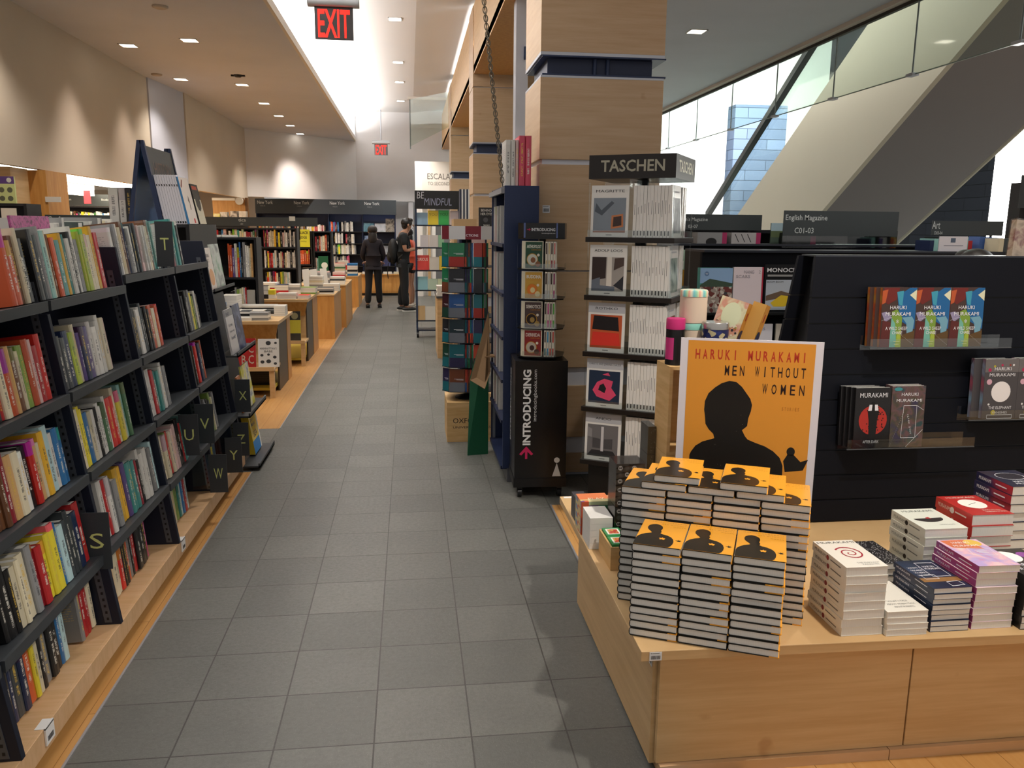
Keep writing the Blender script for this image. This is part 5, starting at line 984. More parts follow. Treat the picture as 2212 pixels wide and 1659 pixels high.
# ---------------------------------------------------------------- spinner of small books on the wooden box
t = E('wooden_box', 'square plywood box lettered OXFORD UNIVERSITY under the dark spinner', 'box', (.26, 5.98, 0)); m = MB(); m.box(0, 0, 0, .40, .42, .305, PLY); X = plane((0, -.0004, 0), (1, 0, 0), (0, 0, 1))
m.text('OXFORD', .045, .145, .27, .185, M('#2b241c'), X, .0003); m.text('UNIVERSITY PRESS', .045, .105, .33, .122, M('#2b241c'), X, .0003); m.build('carcass', t, bevel=.002)
SX, SY, SR = .44, 6.18, math.radians(-12)
t = E('spinner_rack', 'tall dark revolving rack crammed with small red, blue and green books', 'book rack', (SX, SY, .306), SR); m = MB(); m.tube((0, 0, 0), (0, 0, 1.22), .02, BLACK); m.lathe([(.11, 0), (.11, .006), (.03, .03)], (0, 0, 0), BLACK); m.build('pole', t)
OZ = [.075 + .1865 * k for k in range(6)]
for z in OZ: m = MB(); m.prism([(-.19, -.12), (-.12, -.19), (.12, -.19), (.19, -.12), (.19, .12), (.12, .19), (-.12, .19), (-.19, .12)], z - .005, z, BLACK); m.build('shelf', t)
m = MB(); m.prism([(-.19, -.12), (-.12, -.19), (.12, -.19), (.19, -.12), (.19, .12), (-.19, .12)], 1.205, 1.30, M('#d8d8d8', .25)); X = plane((-.12, -.1905, 1.205), (1, 0, 0), (0, 0, 1)); m.rect(.12, 0, .235, .095, M('#6f1a26', .3), X, .0003); m.text('CTIONS', .125, .02, .215, .038, W_, X, .0006, .01); m.rect(-.05, 0, -.0, .095, M('#6f1a26', .3), X, .0003); m.build('header', t)
MO = Matrix.Translation((SX, SY, .306)) @ Matrix.Rotation(SR, 4, 'Z')
OC = ['#24262b', '#6b3a24', '#8f2a22', '#2a2748', '#17606b', '#1f6a47', '#b3442c', '#274f86', '#3b1d22', '#20323a', '#1d3f33', '#6a6f78']; RO = random.Random(4)
for lv, z in enumerate(OZ):
    tn = ['lowest', 'fifth', 'fourth', 'third', 'second', 'top'][lv]
    for sd, (a, x0, nn) in enumerate([(0, -.12, 3), (45, -.05, 0), (-45, -.05, 0)]):
        MS = MO @ Matrix.Rotation(math.radians(a if sd else 0), 4, 'Z')
        if sd == 0:
            for k, (dx, w_) in enumerate([(-.185, .055), (-.122, .115)]):
                c1, c2_ = RO.choice(OC), RO.choice(OC)
                def f(o, X, w, h, c2_=c2_): o.rect(0, 0, w, .42 * h, M(c2_, .35), X, .0002); o.rect(.45 * w, .52 * h, .92 * w, .535 * h, W_, X, .0004); o.rect(.3 * w, .56 * h, .92 * w, .575 * h, W_, X, .0004)
                y = -.185 if k else -.125; face_book(MS @ Vector((dx, y, z)), (-.02, 0, SR - (.7 if k == 0 else 0)), w_ if k else .07, .172, .012, M(c1, .3, coat=.3), None, f"small two-tone book facing {'forward' if k else 'left'}, {tn} tier of the dark spinner", 'small books on the dark spinner', name='pocket_book', cat='pocket book', draw=f)
            for k in range(5):
                m = MB(); c1, c2_ = RO.choice(OC), RO.choice(OC); m.box(0, 0, 0, .0105, .10, .072, M(c2_, .3)); m.box(0, 0, .072, .0105, .10, .172, M(c1, .3)); tag(m.build('pocket_book', loc=MS @ Vector((-.003 + k * .012, -.183, z)), rz=SR), f'slim spine {ORD[k]} right of the forward book, {tn} tier of dark spinner', 'pocket book', 'small book spines on the dark spinner')
            c1, c2_ = RO.choice(OC), RO.choice(OC)
            def f(o, X, w, h, c2_=c2_): o.rect(0, 0, w, .42 * h, M(c2_, .35), X, .0002)
            face_book(MS @ Vector((.060, -.186, z)), (-.02, 0, SR), .062, .172, .012, M(c1, .3, coat=.3), None, f'small two-tone book right of the slim spines, {tn} tier of dark spinner', 'small books on the dark spinner', name='pocket_book', cat='pocket book', draw=f)
            for k in range(4):
                m = MB(); c1, c2_ = RO.choice(OC), RO.choice(OC); m.box(0, 0, 0, .011, .08, .072, M(c2_, .3)); m.box(0, 0, .072, .011, .08, .172, M(c1, .3)); tag(m.build('pocket_book', loc=MS @ Vector((.128 + k * .0085, -.168 + k * .0085, z)), rz=SR + PI / 4), f'slim spine {ORD[k]} on the slanting right face, {tn} tier of dark spinner', 'pocket book', 'small book spines on the dark spinner')
# ---------------------------------------------------------------- shelving and tables on the left and at the back
SIGN = M('#3d4345', .35); STX = M('#c9cfce', .5)
def sign(x0, x1, z0, z1, y, texts, label, clear=0, post=None, mat=None):
    t = E('section_sign', label, 'sign', (x0, y, z0)); w, h = x1 - x0, z1 - z0; m = MB(); m.box(0, 0, 0, w, .006, h, mat or SIGN); X = plane((0, -.0004, 0), (1, 0, 0), (0, 0, 1))
    for s_, a, b, c, d in texts: m.text(s_, a, b, c, d, STX, X, .0004, .006)
    m.build('sign_panel', t)
    if clear: m = MB(); m.box(0, 0, -clear, w, .004, 0, ACRYL); m.build('clear_skirt', t)
    if post is not None:
        for px in (w * .15, w * .85): m = MB(); m.box(px - .008, .006, post - z0, px + .008, .012, h * .8, BLACK); m.build('bracket', t)
    return t
def case(x0, x1, y0, y1, top, shelves, label, mat=BLACK, name='bookcase'):
    t = E(name, label, 'bookcase', ((x0 + x1) / 2, (y0 + y1) / 2, 0)); cx, cy = (x0 + x1) / 2, (y0 + y1) / 2
    for x in (x0, x1 - .025): m = MB(); m.box(x, y0, 0, x + .025, y1, top, mat); off(m, cx, cy).build('side_panel', t)
    m = MB(); m.box(x0 + .025, y1 - .015, 0, x1 - .025, y1, top, mat); off(m, cx, cy).build('back_panel', t)
    for z in [top] + shelves: m = MB(); m.box(x0 + .025, y0, z - .022, x1 - .025, y1 - .015, z, mat if mat is not BLACK else M('#202126', .4)); off(m, cx, cy).build('shelf', t)
    return t
PAL = 'wcwkGrwcobwkcyGwkRtwcdmwhgskwBvw'
def randcodes(n, seed, extra=''):
    R = random.Random(seed); s_ = ''
    for _ in range(n): s_ += R.choice(PAL + extra)
    return s_
def frow(x0, x1, y, z, codes, where, grp, rs, hr=(.17, .22), tr=(.02, .04), name='shelved_book', d=.15, cat='book'):
    return row(codes, (x0, y, z + .0006), (1, 0, 0), 0, where, grp, dmax=d, hr=hr, tr=tr, back=.012, rs=rs, name=name, maxlen=x1 - x0, cat=cat)
# case A
case(-2.75, -1.60, 8.95, 9.25, 1.47, [.24, .62, 1.055], 'black bookcase nearest behind the end display, facing the camera')
frow(-1.90, -1.63, 8.95, 1.055, 'ooPwRbkGwwcTr', 'top row of nearest black bookcase', 'books in the background bookcases', 21, hr=(.30, .37), tr=(.014, .028)); frow(-1.90, -1.72, 8.95, .62, 'kkGvccwr', 'lower row of nearest black bookcase', 'books in the background bookcases', 22, hr=(.27, .33), tr=(.014, .026))
face_book((-1.735, 8.97, .6206), (-.05, 0, 0), .09, .30, .02, '#a9a79f', None, 'grey book facing out on the lower row of nearest black bookcase', name='shelved_book')
for i, c in enumerate('wcwGw'): m = MB(); m.box(0, 0, 0, .16, .22, .02, M(NAMES[c][0], .5)); tag(m.build('loose_book', loc=(-1.95 + .05 * i, 8.98, 1.4705 + .0), rot=(0, -.0, .3)) if i == 0 else m.build('loose_book', loc=(-2.70 + .19 * (i - 1), 8.98, 1.4705)), '%s book lying flat on top of nearest black bookcase, %s' % (NAMES[c][1], ['right end', 'far left', 'second from left', 'third from left', 'fourth from left'][i]), 'book')
# case B
case(-3.05, -1.57, 11.9, 12.2, 1.56, [.22, .48, .735, 1.01, 1.30], 'black bookcase with the grey category strip above it'); B_ = 'books in the background bookcases'
for z, c, w in ((1.30, 'mkmwccykYkhwwkwkwwmww', 'top row'), (1.01, 'wkYmRswkwcmkcwwkww', 'second row'), (.735, 'kRwkmRckYvwwsw', 'third row'), (.48, 'wkcmwkGhwkr', 'fourth row')):
    frow(-2.03, -1.60, 11.9, z, c, w + ' of bookcase under grey strip', B_, 30 + int(z * 10), hr=(.20, .245), tr=(.017, .030))
for i in range(2): frow(-2.95 + i * .45, -2.52 + i * .45, 11.9, 1.30, randcodes(14, 60 + i), 'left bookcase under grey strip, block %s' % ['a', 'b'][i], B_, 62 + i, hr=(.2, .245))
sign(-2.95, -1.28, 1.585, 1.705, 11.88, [('tics', .60, .06, .70, .10), ('-01', .62, .018, .66, .035)], 'long grey category strip ending in the letters tics', post=1.4)
sign(-1.66, -1.58, 1.66, 1.72, 11.86, [], 'small pale card holder clipped above the grey category strip', mat=M('#c9ccc8', .4))
# case C with the yellow notice
case(-1.98, -1.70, 14.8, 15.1, 1.50, [.6, .93, 1.22], 'narrow black bookcase in the middle distance, left of two'); case(-1.68, -1.36, 14.8, 15.1, 1.50, [.55, .80, 1.16], 'narrow black bookcase in the middle distance, right of two')
m = MB(); m.box(0, 0, 0, .20, .005, .30, M('#d6d23a', .4)); X = plane((0, -.0004, 0), (1, 0, 0), (0, 0, 1)); m.text('BLACK', .02, .22, .18, .27, M('#2b2c14'), X, .0004, .02); m.text('EDGE', .03, .14, .15, .19, M('#2b2c14'), X, .0004, .02); m.text('trading', .04, .08, .14, .11, M('#2b2c14'), X, .0004); tag(m.build('book_poster', loc=(-1.93, 14.78, 1.23)), 'yellow notice reading BLACK EDGE on the narrow black bookcase', 'notice')
frow(-1.94, -1.73, 14.8, .93, 'ooooooo', 'orange row below the yellow notice', B_, 41, hr=(.22, .26)); frow(-1.65, -1.39, 14.8, 1.16, 'mkowcokwc', 'top row right of the yellow notice', B_, 42, hr=(.25, .29)); frow(-1.65, -1.39, 14.8, .80, 'hag-kwm', 'middle row right of the yellow notice', B_, 43, hr=(.2, .26))
m = MB(); m.box(0, 0, 0, .17, .01, .27, M('#1c5a3c', .4)); X = plane((0, -.0004, 0), (1, 0, 0), (0, 0, 1)); m.circ(.105, .11, .055, M('#dfe3dd'), X, .0004); tag(m.build('shelved_book', loc=(-1.60, 14.79, .8005)), 'green book with a white disc facing out in the middle distance', 'book')
# back wall shelves with the New York header
t = E('wall_shelving', 'dark blue wall shelving with the New York header at the far end', 'bookcase', (-1.9, 19.6, 0)); FB = M('#18233f', .45)
m = MB(); m.box(-3.46, 19.75, .51, -.32, 19.8, 2.19, FB); off(m, -1.9, 19.6).build('back_panel', t)
for x in (-3.46, -2.66, -1.86, -1.09, -.345): m = MB(); m.box(x, 19.5, .51, x + .025, 19.75, 1.87, FB); off(m, -1.9, 19.6).build('upright', t)
for z in (.68, .95, 1.20, 1.47): m = MB(); m.box(-3.45, 19.5, z - .02, -.33, 19.75, z, BLACK); off(m, -1.9, 19.6).build('shelf', t)
m = MB(); m.box(-3.46, 19.44, 1.86, -.30, 19.5, 2.188, M('#363d42', .4)); X = plane((-3.46, 19.4395, 1.86), (1, 0, 0), (0, 0, 1))
for k, x in enumerate((.05, .86, 1.66, 2.44)): m.text('New York', x, .21, x + .34, .285, M('#c9cfcf'), X, .0005, .005); m.text('W02-01', x + .06, .155, x + .17, .18, M('#8f9595'), X, .0005)
off(m, -1.9, 19.6).build('header', t)
t = E('base_cabinet', 'low maple cabinet under the far wall shelving', 'cabinet', (-1.6, 19.4, 0)); m = MB(); m.box(-3.4, 19.35, .06, .0, 19.74, .498, MAPLE_D); m.box(-3.4, 19.30, .48, .0, 19.44, .505, MAPLE_D); m.box(-3.4, 19.4, 0, 0, 19.7, .06, BLACK); off(m, -1.6, 19.4).build('carcass', t)
m = MB(); m.box(-1.2, 19.34, .10, -.42, 19.35, .42, MAPLE_D); m.box(-.40, 19.34, .10, -.02, 19.35, .42, MAPLE_D); off(m, -1.6, 19.4).build('door_panel', t)
for k, (z, w) in enumerate(((1.47, 'top row'), (1.20, 'second row'), (.95, 'third row'), (.68, 'fourth row'))):
    frow(-1.83, -1.12, 19.5, z, [' ', ' '][0].strip() or ['boRbmkb--wkGwwkww', 'yw-kwGwGw--mkkkww', 'w-cGkgYgwwcwwGkwwG', 'dkwGdGkdGwGkpp'][k], w + ' of far shelving, left of people', B_, 80 + k, hr=(.20, .24), tr=(.022, .04))
for k, x in enumerate((-3.42, -2.62)): frow(x, x + .72, 19.5, 1.47, randcodes(24, 90 + k), 'top row of far shelving, %s block' % ['leftmost', 'second'][k], B_, 92 + k, hr=(.12, .17), tr=(.02, .04))
for i, (x, z, w, h, cs, lab) in enumerate([(-1.06, 1.47, .24, .20, ['#2f5a72', '#6f97a4'], 'blue seascape book facing out on the far shelving'), (-.80, 1.47, .25, .19, ['#b9bcc4', '#9a9fa8'], 'pale grey book facing out on the far shelving'), (-.55, 1.47, .20, .30, ['#2a2522', '#8f877c', '#1a1a1c'], 'black and white skyline book facing out on the far shelving'), (-1.04, 1.20, .15, .18, ['#2f456b', '#8397b4'], 'blue patterned book facing out left of the woman'), (-.62, .95, .22, .20, ['#7d8088', '#9fa3aa'], 'grey book facing out right of the woman'), (-.62, .68, .16, .22, ['#2d3150', '#41466a'], 'dark indigo book facing out on the far shelving')]):
    face_book((x, 19.52, z + .0006), (-.06, 0, 0), w, h, .02, blob(cs, 9, i), None, lab, name='shelved_book')
for i, (x, w, c) in enumerate([(-1.1, .2, 'w'), (-.85, .16, 'G'), (-.62, .2, 'w'), (-.38, .15, 'c')]):
    m = MB(); m.box(0, 0, 0, w, .12, .05, M(NAMES[c][0], .5)); tag(m.build('loose_book', loc=(x, 19.31, .5055)), '%s book lying on the far maple cabinet, %s from left' % (NAMES[c][1], ORD[i]), 'book', 'books lying on the far cabinet')
# panels and shelf at the far left end
m = MB(); m.box(-3.95, 17.5, 1.78, -3.28, 17.54, 2.10, MAPLE_D); m.box(-3.95, 17.47, 2.08, -3.5, 17.5, 2.13, M('#e9e6dd', .5)); m.box(-3.3, 17.45, .0, -3.25, 17.56, 2.14, M('#6b4a26', .5)); S(m.build('wall_wood_panel'))
m = MB(); m.lathe([(.075, .07), (.08, .03), (.07, 0)], (0, 0, 0), M('#d8d2c6', .4)); m.ball((0, 0, .0), .055, M('#0c0c0e', .1)); tag(m.build('dome_camera', loc=(-3.40, 17.43, 2.07), rot=(PI / 2, 0, 0)), 'white dome security camera on the far amber panel', 'camera')
case(-4.2, -3.05, 16.0, 16.3, 1.66, [.5, .9, 1.3], 'black bookcase below the dome camera')
for i, (x, c, h) in enumerate([(-3.62, '#d9cf3a', .14), (-3.50, '#8b8880', .17), (-3.32, '#5a534c', .19), (-3.16, '#c4bdb0', .19)]):
    m = MB(); m.box(0, 0, 0, .13, .16, h, blob([c, '#e4e0d8'], 12, i)); tag(m.build('boxed_item', loc=(x, 16.05, 1.6606)), ['yellow topped carton', 'grey printed carton', 'dark printed carton', 'cream printed carton'][i] + ' on the bookcase below the dome camera', 'box')
# craft bookcase with its sign
case(-3.55, -2.05, 8.1, 8.4, 1.50, [.4, .75, 1.12], 'black bookcase under the Craft sign'); sign(-3.31, -2.46, 1.575, 1.675, 8.08, [('Craft', .02, .040, .15, .085), ('B01-09', .07, .008, .16, .026)], 'dark category strip reading Craft B01-09', post=1.45)
sign(-2.80, -2.18, 1.60, 1.675, 8.42, [('ines', .02, .03, .11, .06), ('Fl', .17, .005, .24, .055)], 'dark category strip ending in ines, behind the Craft strip', post=1.45)
frow(-3.50, -2.1, 8.1, 1.12, randcodes(44, 101), 'top row of bookcase under Craft sign', B_, 102, hr=(.25, .30))
for i in range(16):
    R = random.Random(i + 200); c = R.choice('wcwhwGkwcrw'); m = MB(); h = R.uniform(.04, .14); m.box(0, 0, 0, R.uniform(.06, .10), .15, h, M(NAMES[c][0], .5)); tag(m.build('loose_book', loc=(-3.5 + i * .088 + .005, 8.13, 1.5005), rz=0), '%s book standing on the Craft bookcase, %s from left' % (NAMES[c][1], ORD[i]), 'book', 'books on top of the Craft bookcase')
# recess beyond the bulkhead
case(-7.7, -5.15, 17.0, 17.3, 1.92, [.5, .9, 1.3, 1.62], 'long dark bookcase deep in the bright left recess'); sign(-7.65, -5.2, 1.93, 2.15, 16.98, [('Books on Japan', .75, .09, 1.20, .14), ('Books on Japan', 1.75, .09, 2.1, .14), ('B04-11', .82, .04, .93, .065)], 'long dark header reading Books on Japan in the left recess')
frow(-7.6, -5.3, 17.0, 1.62, randcodes(62, 111, 'YRwww'), 'top row under Books on Japan header', B_, 112, hr=(.16, .21), tr=(.024, .045))
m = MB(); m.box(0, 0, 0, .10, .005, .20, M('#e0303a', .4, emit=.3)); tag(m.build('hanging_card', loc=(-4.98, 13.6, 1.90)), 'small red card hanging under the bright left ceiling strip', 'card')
m = MB(); m.box(-3.78, 8.6, 0, -3.48, 9.1, 2.1, MAPLE_D); m.box(-3.50, 8.585, 1.80, -3.36, 8.6, 1.85, M('#d8d6d0', .5)); m.box(-3.95, 8.15, 0, -3.60, 8.5, 2.1, MAPLE); tag(m.build('clad_column', loc=(0, 0, 0)), 'amber wood column at the left picture edge under the bulkhead', 'column')
t = E('calendar', 'purple and green calendar hanging at the left picture edge', 'calendar', (-3.50, 7.5, 1.76)); m = MB(); m.box(0, 0, 0, .21, .02, .22, M('#c2cc8a', .5)); X = plane((0, -.0004, 0), (1, 0, 0), (0, 0, 1)); m.rect(0, .16, .21, .22, M('#5a3f7a'), X); [m.circ(.04 + .065 * a, .04 + .07 * b, .022, M('#5c5f4a'), X, .0004, 12) for a in range(3) for b in range(2)]; m.circ(.17, .19, .02, M('#cfcfc4'), X, .0004, 12); m.build('page', t)
case(-3.9, -3.22, 7.52, 7.8, 1.76, [.6, 1.0, 1.45], 'black stand at the left picture edge holding the calendar'); m = MB(); m.box(0, 0, 0, .12, .01, .19, M('#e6dfd0', .5)); tag(m.build('framed_print', loc=(-3.42, 7.505, 1.53)), 'pale print on the black stand at the left edge', 'picture')
# the stand with the dark chalkboard and tall white books
case(-2.45, -1.55, 6.12, 6.95, 1.60, [.4, .8, 1.2], 'black bookcase behind the end display, carrying the dark A-shaped stand')
t = E('sign_stand', 'dark blue A-shaped stand with a grey chalkboard face above the bookcases', 'display stand', (-1.860, 6.18, 1.6005))
for q in (-1, 1):
    for yy in (0, .66): m = MB(); m.hexa([(q * .105 - .014, yy, 0), (q * .105 + .014, yy, 0), (q * .105 + .014, yy + .03, 0), (q * .105 - .014, yy + .03, 0)], [(q * .008 - .014, yy, .575), (q * .008 + .014, yy, .575), (q * .008 + .014, yy + .03, .575), (q * .008 - .014, yy + .03, .575)], NAVYB); m.build('leg', t)
m = MB(); m.hexa([(.050, .03, .30), (.060, .03, .30), (.060, .66, .30), (.050, .66, .30)], [(.014, .03, .54), (.024, .03, .54), (.024, .66, .54), (.014, .66, .54)], M('#3c4142', .5)); P = plane((.0625, .10, .30), (0, 1, 0), (-.036, 0, .24)); m.text('HISTORY', .02, .04, .46, .14, M('#6b5a52'), P, .001); m.build('chalkboard', t)
m = MB(); m.hexa([(-.10, .03, .02), (-.09, .03, .02), (-.09, .66, .02), (-.10, .66, .02)], [(-.024, .03, .54), (-.014, .03, .54), (-.014, .66, .54), (-.024, .66, .54)], M('#2b5f9c', .5)); m.build('rear_face', t)
for i in range(9):
    m = MB(); m.box(0, 0, 0, .0165, .24, .345, M('#e6e6ee', .3)); m.rect(.0, 0, .0012, .345, M('#8d8f9c'), plane((0, -.0005, 0), (1, 0, 0), (0, 0, 1))); m.box(.003, -.0006, .005, .013, 0, .02, BLACK); m.box(.005, -.0006, .265, .011, 0, .28, BLACK); tag(m.build('picture_book', loc=(-1.735 + i * .0172, 6.20, 1.6005), rot=(0, -.17, 0)), 'tall white book spine beside the A-shaped stand, %s of nine from left' % ORD[i], 'book', 'tall white books beside the A-shaped stand')
m = MB(); m.box(0, 0, 0, .014, .25, .335, M('#3f82b8', .3)); X = plane((.0145, 0, 0), (0, 1, 0), (0, 0, 1)); w, h = .25, .335; m.rect(0, 0, w, h, M('#e3d8cf', .35), X); m.poly([(w * .05, h * .80), (w * .28, h * .96), (w * .34, h * .93), (w * .12, h * .76)], M('#7d3b2c'), X, .0003); m.poly([(w * .45, h * .5), (w * .55, h * .62), (w * .62, h * .5), (w * .6, h * .32), (w * .5, h * .3), (w * .56, h * .45)], M('#6d625a'), X, .0003); m.rect(w * .6, h * .02, w * .75, h * .12, M('#c6322c'), X, .0003)
tag(m.build('picture_book', loc=(-1.578, 6.20, 1.6005), rot=(0, -.19, 0)), 'cream book with a red brush figure beside the A-shaped stand', 'book')
m = MB(); m.box(0, 0, 0, .014, .20, .30, M('#26241f', .3)); X = plane((.0145, 0, 0), (0, 1, 0), (0, 0, 1)); w, h = .20, .30; m.rect(0, 0, w, h, M('#cfc8ae', .35), X); m.rect(0, h * .62, w, h, M('#26241f'), X, .0003); m.rect(w * .1, h * .86, w * .8, h * .95, M('#a8412c'), X, .0005); m.circ(w * .5, h * .55, w * .35, M('#2e2c26'), X, .0004, n=9)
tag(m.build('picture_book', loc=(-1.577, 6.50, 1.6005), rot=(0, -.20, 0)), 'cream and black book with leaf shapes right of the brush figure', 'book')
for i, (x, w, c) in enumerate([(-1.985, .065, 'w'), (-1.915, .045, 'w'), (-1.868, .04, 'k')]):
    book((x - .13, 6.22, 1.6006), (0, 0, 0), w, .25, .18, c, '%s volume left of the A-shaped stand' % ['wide white', 'narrow white', 'black framed white'][i], None, hard=True)
# tables with display ends
def disp_table(x0, x1, y0, y1, z, label, seed, face=()):
    t = E('display_table', label, 'table', ((x0 + x1) / 2, (y0 + y1) / 2, 0)); cx, cy = (x0 + x1) / 2, (y0 + y1) / 2
    m = MB(); m.box(x0, y0, z - .03, x1, y1, z, MAPLE); off(m, cx, cy).build('tabletop', t)
    m = MB(); m.hexa([(x0 + .03, y0 + .10, z - .20), (x1 - .06, y0 + .10, z - .20), (x1 - .06, y0 + .12, z - .20), (x0 + .03, y0 + .12, z - .20)], [(x0 + .01, y0 + .01, z - .03), (x1 - .01, y0 + .01, z - .03), (x1 - .01, y0 + .03, z - .03), (x0 + .01, y0 + .03, z - .03)], MAPLE_D); off(m, cx, cy).build('apron', t)
    m = MB(); m.box(x0 + .03, y0 + .12, .27, x1 - .05, y0 + .135, z - .19, MAPLE); m.box(x0 + .03, y0 - .24, .262, x1 - .02, y0 + .12, .285, MAPLE); m.box(x0 + .03, y0 - .25, .262, x1 - .02, y0 - .24, .30, MAPLE); off(m, cx, cy).build('display_ledge', t)
    for xx, yy in ((x1 - .07, y0 - .24), (x0 + .05, y0 - .24), (x1 - .07, y0 - .24 + .35 if False else y0 - .24)): 
        pass
    for xx in (x1 - .07, x0 + .05): m = MB(); m.box(xx, y0 - .24, 0, xx + .045, y0 - .195, .262, MAPLE); off(m, cx, cy).build('leg', t)
    m = MB(); m.box(x1 - .05, y0 + .14, .0, x1 - .035, y0 + .7, z - .03, M('#4a4033', .5)); m.box(x1 - .05, y0 + .7, .0, x1 - .03, y1 - .02, z - .03, MAPLE_D); off(m, cx, cy).build('side_panel', t)
    m = MB(); m.box(x0 + .05, y0 - .1, .05, x1 - .06, y1 - .1, .075, M('#c9b23c', .5)); off(m, cx, cy).build('lower_shelf', t)
disp_table(-2.02, -1.25, 7.95, 9.65 - .75, .70, 'maple display table nearest beyond the slanted bookcase', 1); disp_table(-2.3, -1.19, 9.75, 11.0, .75, 'second maple display table beyond the end display', 2)
face_book((-1.70, 7.80, .2855), (-.12, 0, 0), .25, .27, .02, '#a32a2a', [('N Y C', .16, .50, .92, .80), ('A B C', .16, .12, .92, .42)], 'red NYC ABC picture book on the ledge of the nearest table', tcol='#b9b5a6')
def mb(o, X, w, h):
    o.text("MANHATTAN'S", .1 * w, .62 * h, .9 * w, .69 * h, BLACK, X, .0005); o.text('BABE', .3 * w, .52 * h, .7 * w, .59 * h, BLACK, X, .0005); R = random.Random(8)
    for a, b, r in [(.18, .42, .08), (.5, .44, .07), (.2, .18, .1), (.5, .2, .12), (.8, .35, .09), (.82, .12, .08), (.5, .85, .13), (.85, .85, .07)]: o.circ(a * w, b * h, r * w, M('#3a3a3c'), X, .0005, 9, ry=r * h * .6)
face_book((-1.43, 7.80, .2855), (-.12, 0, 0), .19, .265, .02, '#dedcd8', None, 'white and black Manhattan picture book on the ledge of the nearest table', draw=mb)
for i in range(9):
    m = MB(); m.box(0, 0, 0, .42, .30, .018, M('#17171a', .3)); tag(m.build('folio', loc=(-1.78, 8.0, .0755 + i * .0185)), 'black folio lying under the nearest display table, %s from the bottom' % ORD[i], 'book', 'black folios under the nearest table')
face_book((-1.40, 9.62, .2855), (-.1, 0, 0), .13, .34, .02, '#c2b43c', None, 'yellow and black book on the ledge of the second display table', draw=lambda o, X, w, h: (o.rect(0, h * .7, w, h, M('#22211d'), X, .0003), o.rect(0, 0, w, h * .25, M('#33302a'), X, .0003), o.circ(w * .5, h * .84, w * .3, M('#8a7f5a'), X, .0005)))
def pedestal(x0, x1, y0, y1, z, label):
    t = E('display_pedestal', label, 'table', ((x0 + x1) / 2, (y0 + y1) / 2, 0)); cx, cy = (x0 + x1) / 2, (y0 + y1) / 2; m = MB(); m.box(x0, y0, 0, x1, y1, z - .02, MAPLE_D); off(m, cx, cy).build('body', t); m = MB(); m.box(x0 - .01, y0 - .01, z - .02, x1 + .01, y1 + .01, z, MAPLE); off(m, cx, cy).build('tabletop', t)
pedestal(-1.55, -1.08, 11.85 - .02, 13.0, .64, 'solid amber pedestal table, nearest of the three down the aisle'); pedestal(-1.75, -1.02, 13.2, 14.6, .68, 'solid amber pedestal table, middle of the three down the aisle'); pedestal(-1.75, -1.03, 16.6, 17.8, .62, 'solid amber pedestal table, farthest of the three down the aisle')
def piles(x0, x1, y0, y1, z, spec, where, grp, seed):
    """spec: list of (fx, fy, n, w, d, th, colours)"""
    R = random.Random(seed)
    for q, (fx, fy, n, w, d, th, cols) in enumerate(spec):
        x = x0 + fx * (x1 - x0); y = y0 + fy * (y1 - y0); rz = R.uniform(-.05, .05)
        for k in range(n):
            c = cols[k % len(cols)]; m = MB(); m.box(0, 0, 0, w, d, .0012, M(NAMES[c][0], .35)); m.box(0, 0, th - .0012, w, d, th, M(NAMES[c][0], .35)); m.box(.001, .001, .0012, w - .001, d - .001, th - .0012, M(NAMES[c][0], .4) if R.random() < .5 else PAGES)
            pos = 'top' if k == n - 1 else ('bottom' if k == 0 else ORD[k] + ' up')
            tag(m.build('table_book', loc=(x, y, z + .0005 + k * (th + .0003)), rz=rz), '%s book, %s in pile %s from left on %s' % (NAMES[c][1], pos, ORD[q], where), 'book', grp)
piles(-1.95, -1.25, 7.98, 8.9, .70, [(.08, .55, 9, .16, .22, .022, 'wwGw'), (.02, .05, 5, .12, .18, .018, 'bs'), (.20, .03, 2, .30, .22, .014, 'kw'), (.25, .42, 3, .32, .16, .02, 'wG'), (.60, .05, 3, .17, .16, .024, 'GwG'), (.64, .50, 3, .24, .16, .018, 'wkd'), (.22, .75, 4, .4, .2, .02, 'wwk'), (.02, .30, 7, .12, .16, .02, 'bsb'), (.45, .08, 4, .10, .2, .02, 'kd'), (.84, .45, 5, .11, .2, .02, 'wG')], 'the nearest display table', 'books on the nearest display table', 1)
piles(-1.85, -1.19, 9.78, 10.95, .75, [(.05, .05, 2, .24, .16, .05, 'yY'), (.45, .03, 3, .22, .16, .022, 'wrw'), (.80, .06, 2, .13, .2, .02, 'rR'), (.30, .45, 4, .16, .2, .032, 'nrw'), (.50, .50, 4, .16, .2, .032, 'wwG'), (.10, .75, 2, .3, .2, .02, 'hw'), (.70, .65, 4, .2, .2, .02, 'vwr'), (.02, .5, 5, .2, .2, .03, 'kwr'), (.12, .05, 3, .12, .14, .05, 'k')], 'the second display table', 'books on the second display table', 2)
piles(-1.55, -1.08, 11.86, 13.0, .64, [(.02, .1, 2, .2, .25, .04, 'cw'), (.48, .05, 4, .23, .2, .022, 'wkGd'), (.1, .6, 7, .2, .2, .03, 'wcG'), (.55, .5, 3, .24, .2, .035, 'wkw')], 'the nearest amber pedestal', 'books on the nearest amber pedestal', 3)
piles(-1.75, -1.02, 13.22, 14.5, .68, [(.3, .05, 5, .26, .2, .035, 'GGw'), (.66, .05, 4, .23, .2, .03, 'wwd'), (.02, .3, 8, .2, .2, .03, 'wkc'), (.3, .45, 5, .2, .2, .035, 'rhw'), (.65, .5, 4, .2, .22, .04, 'hhr')], 'the middle amber pedestal', 'books on the middle amber pedestal', 4)
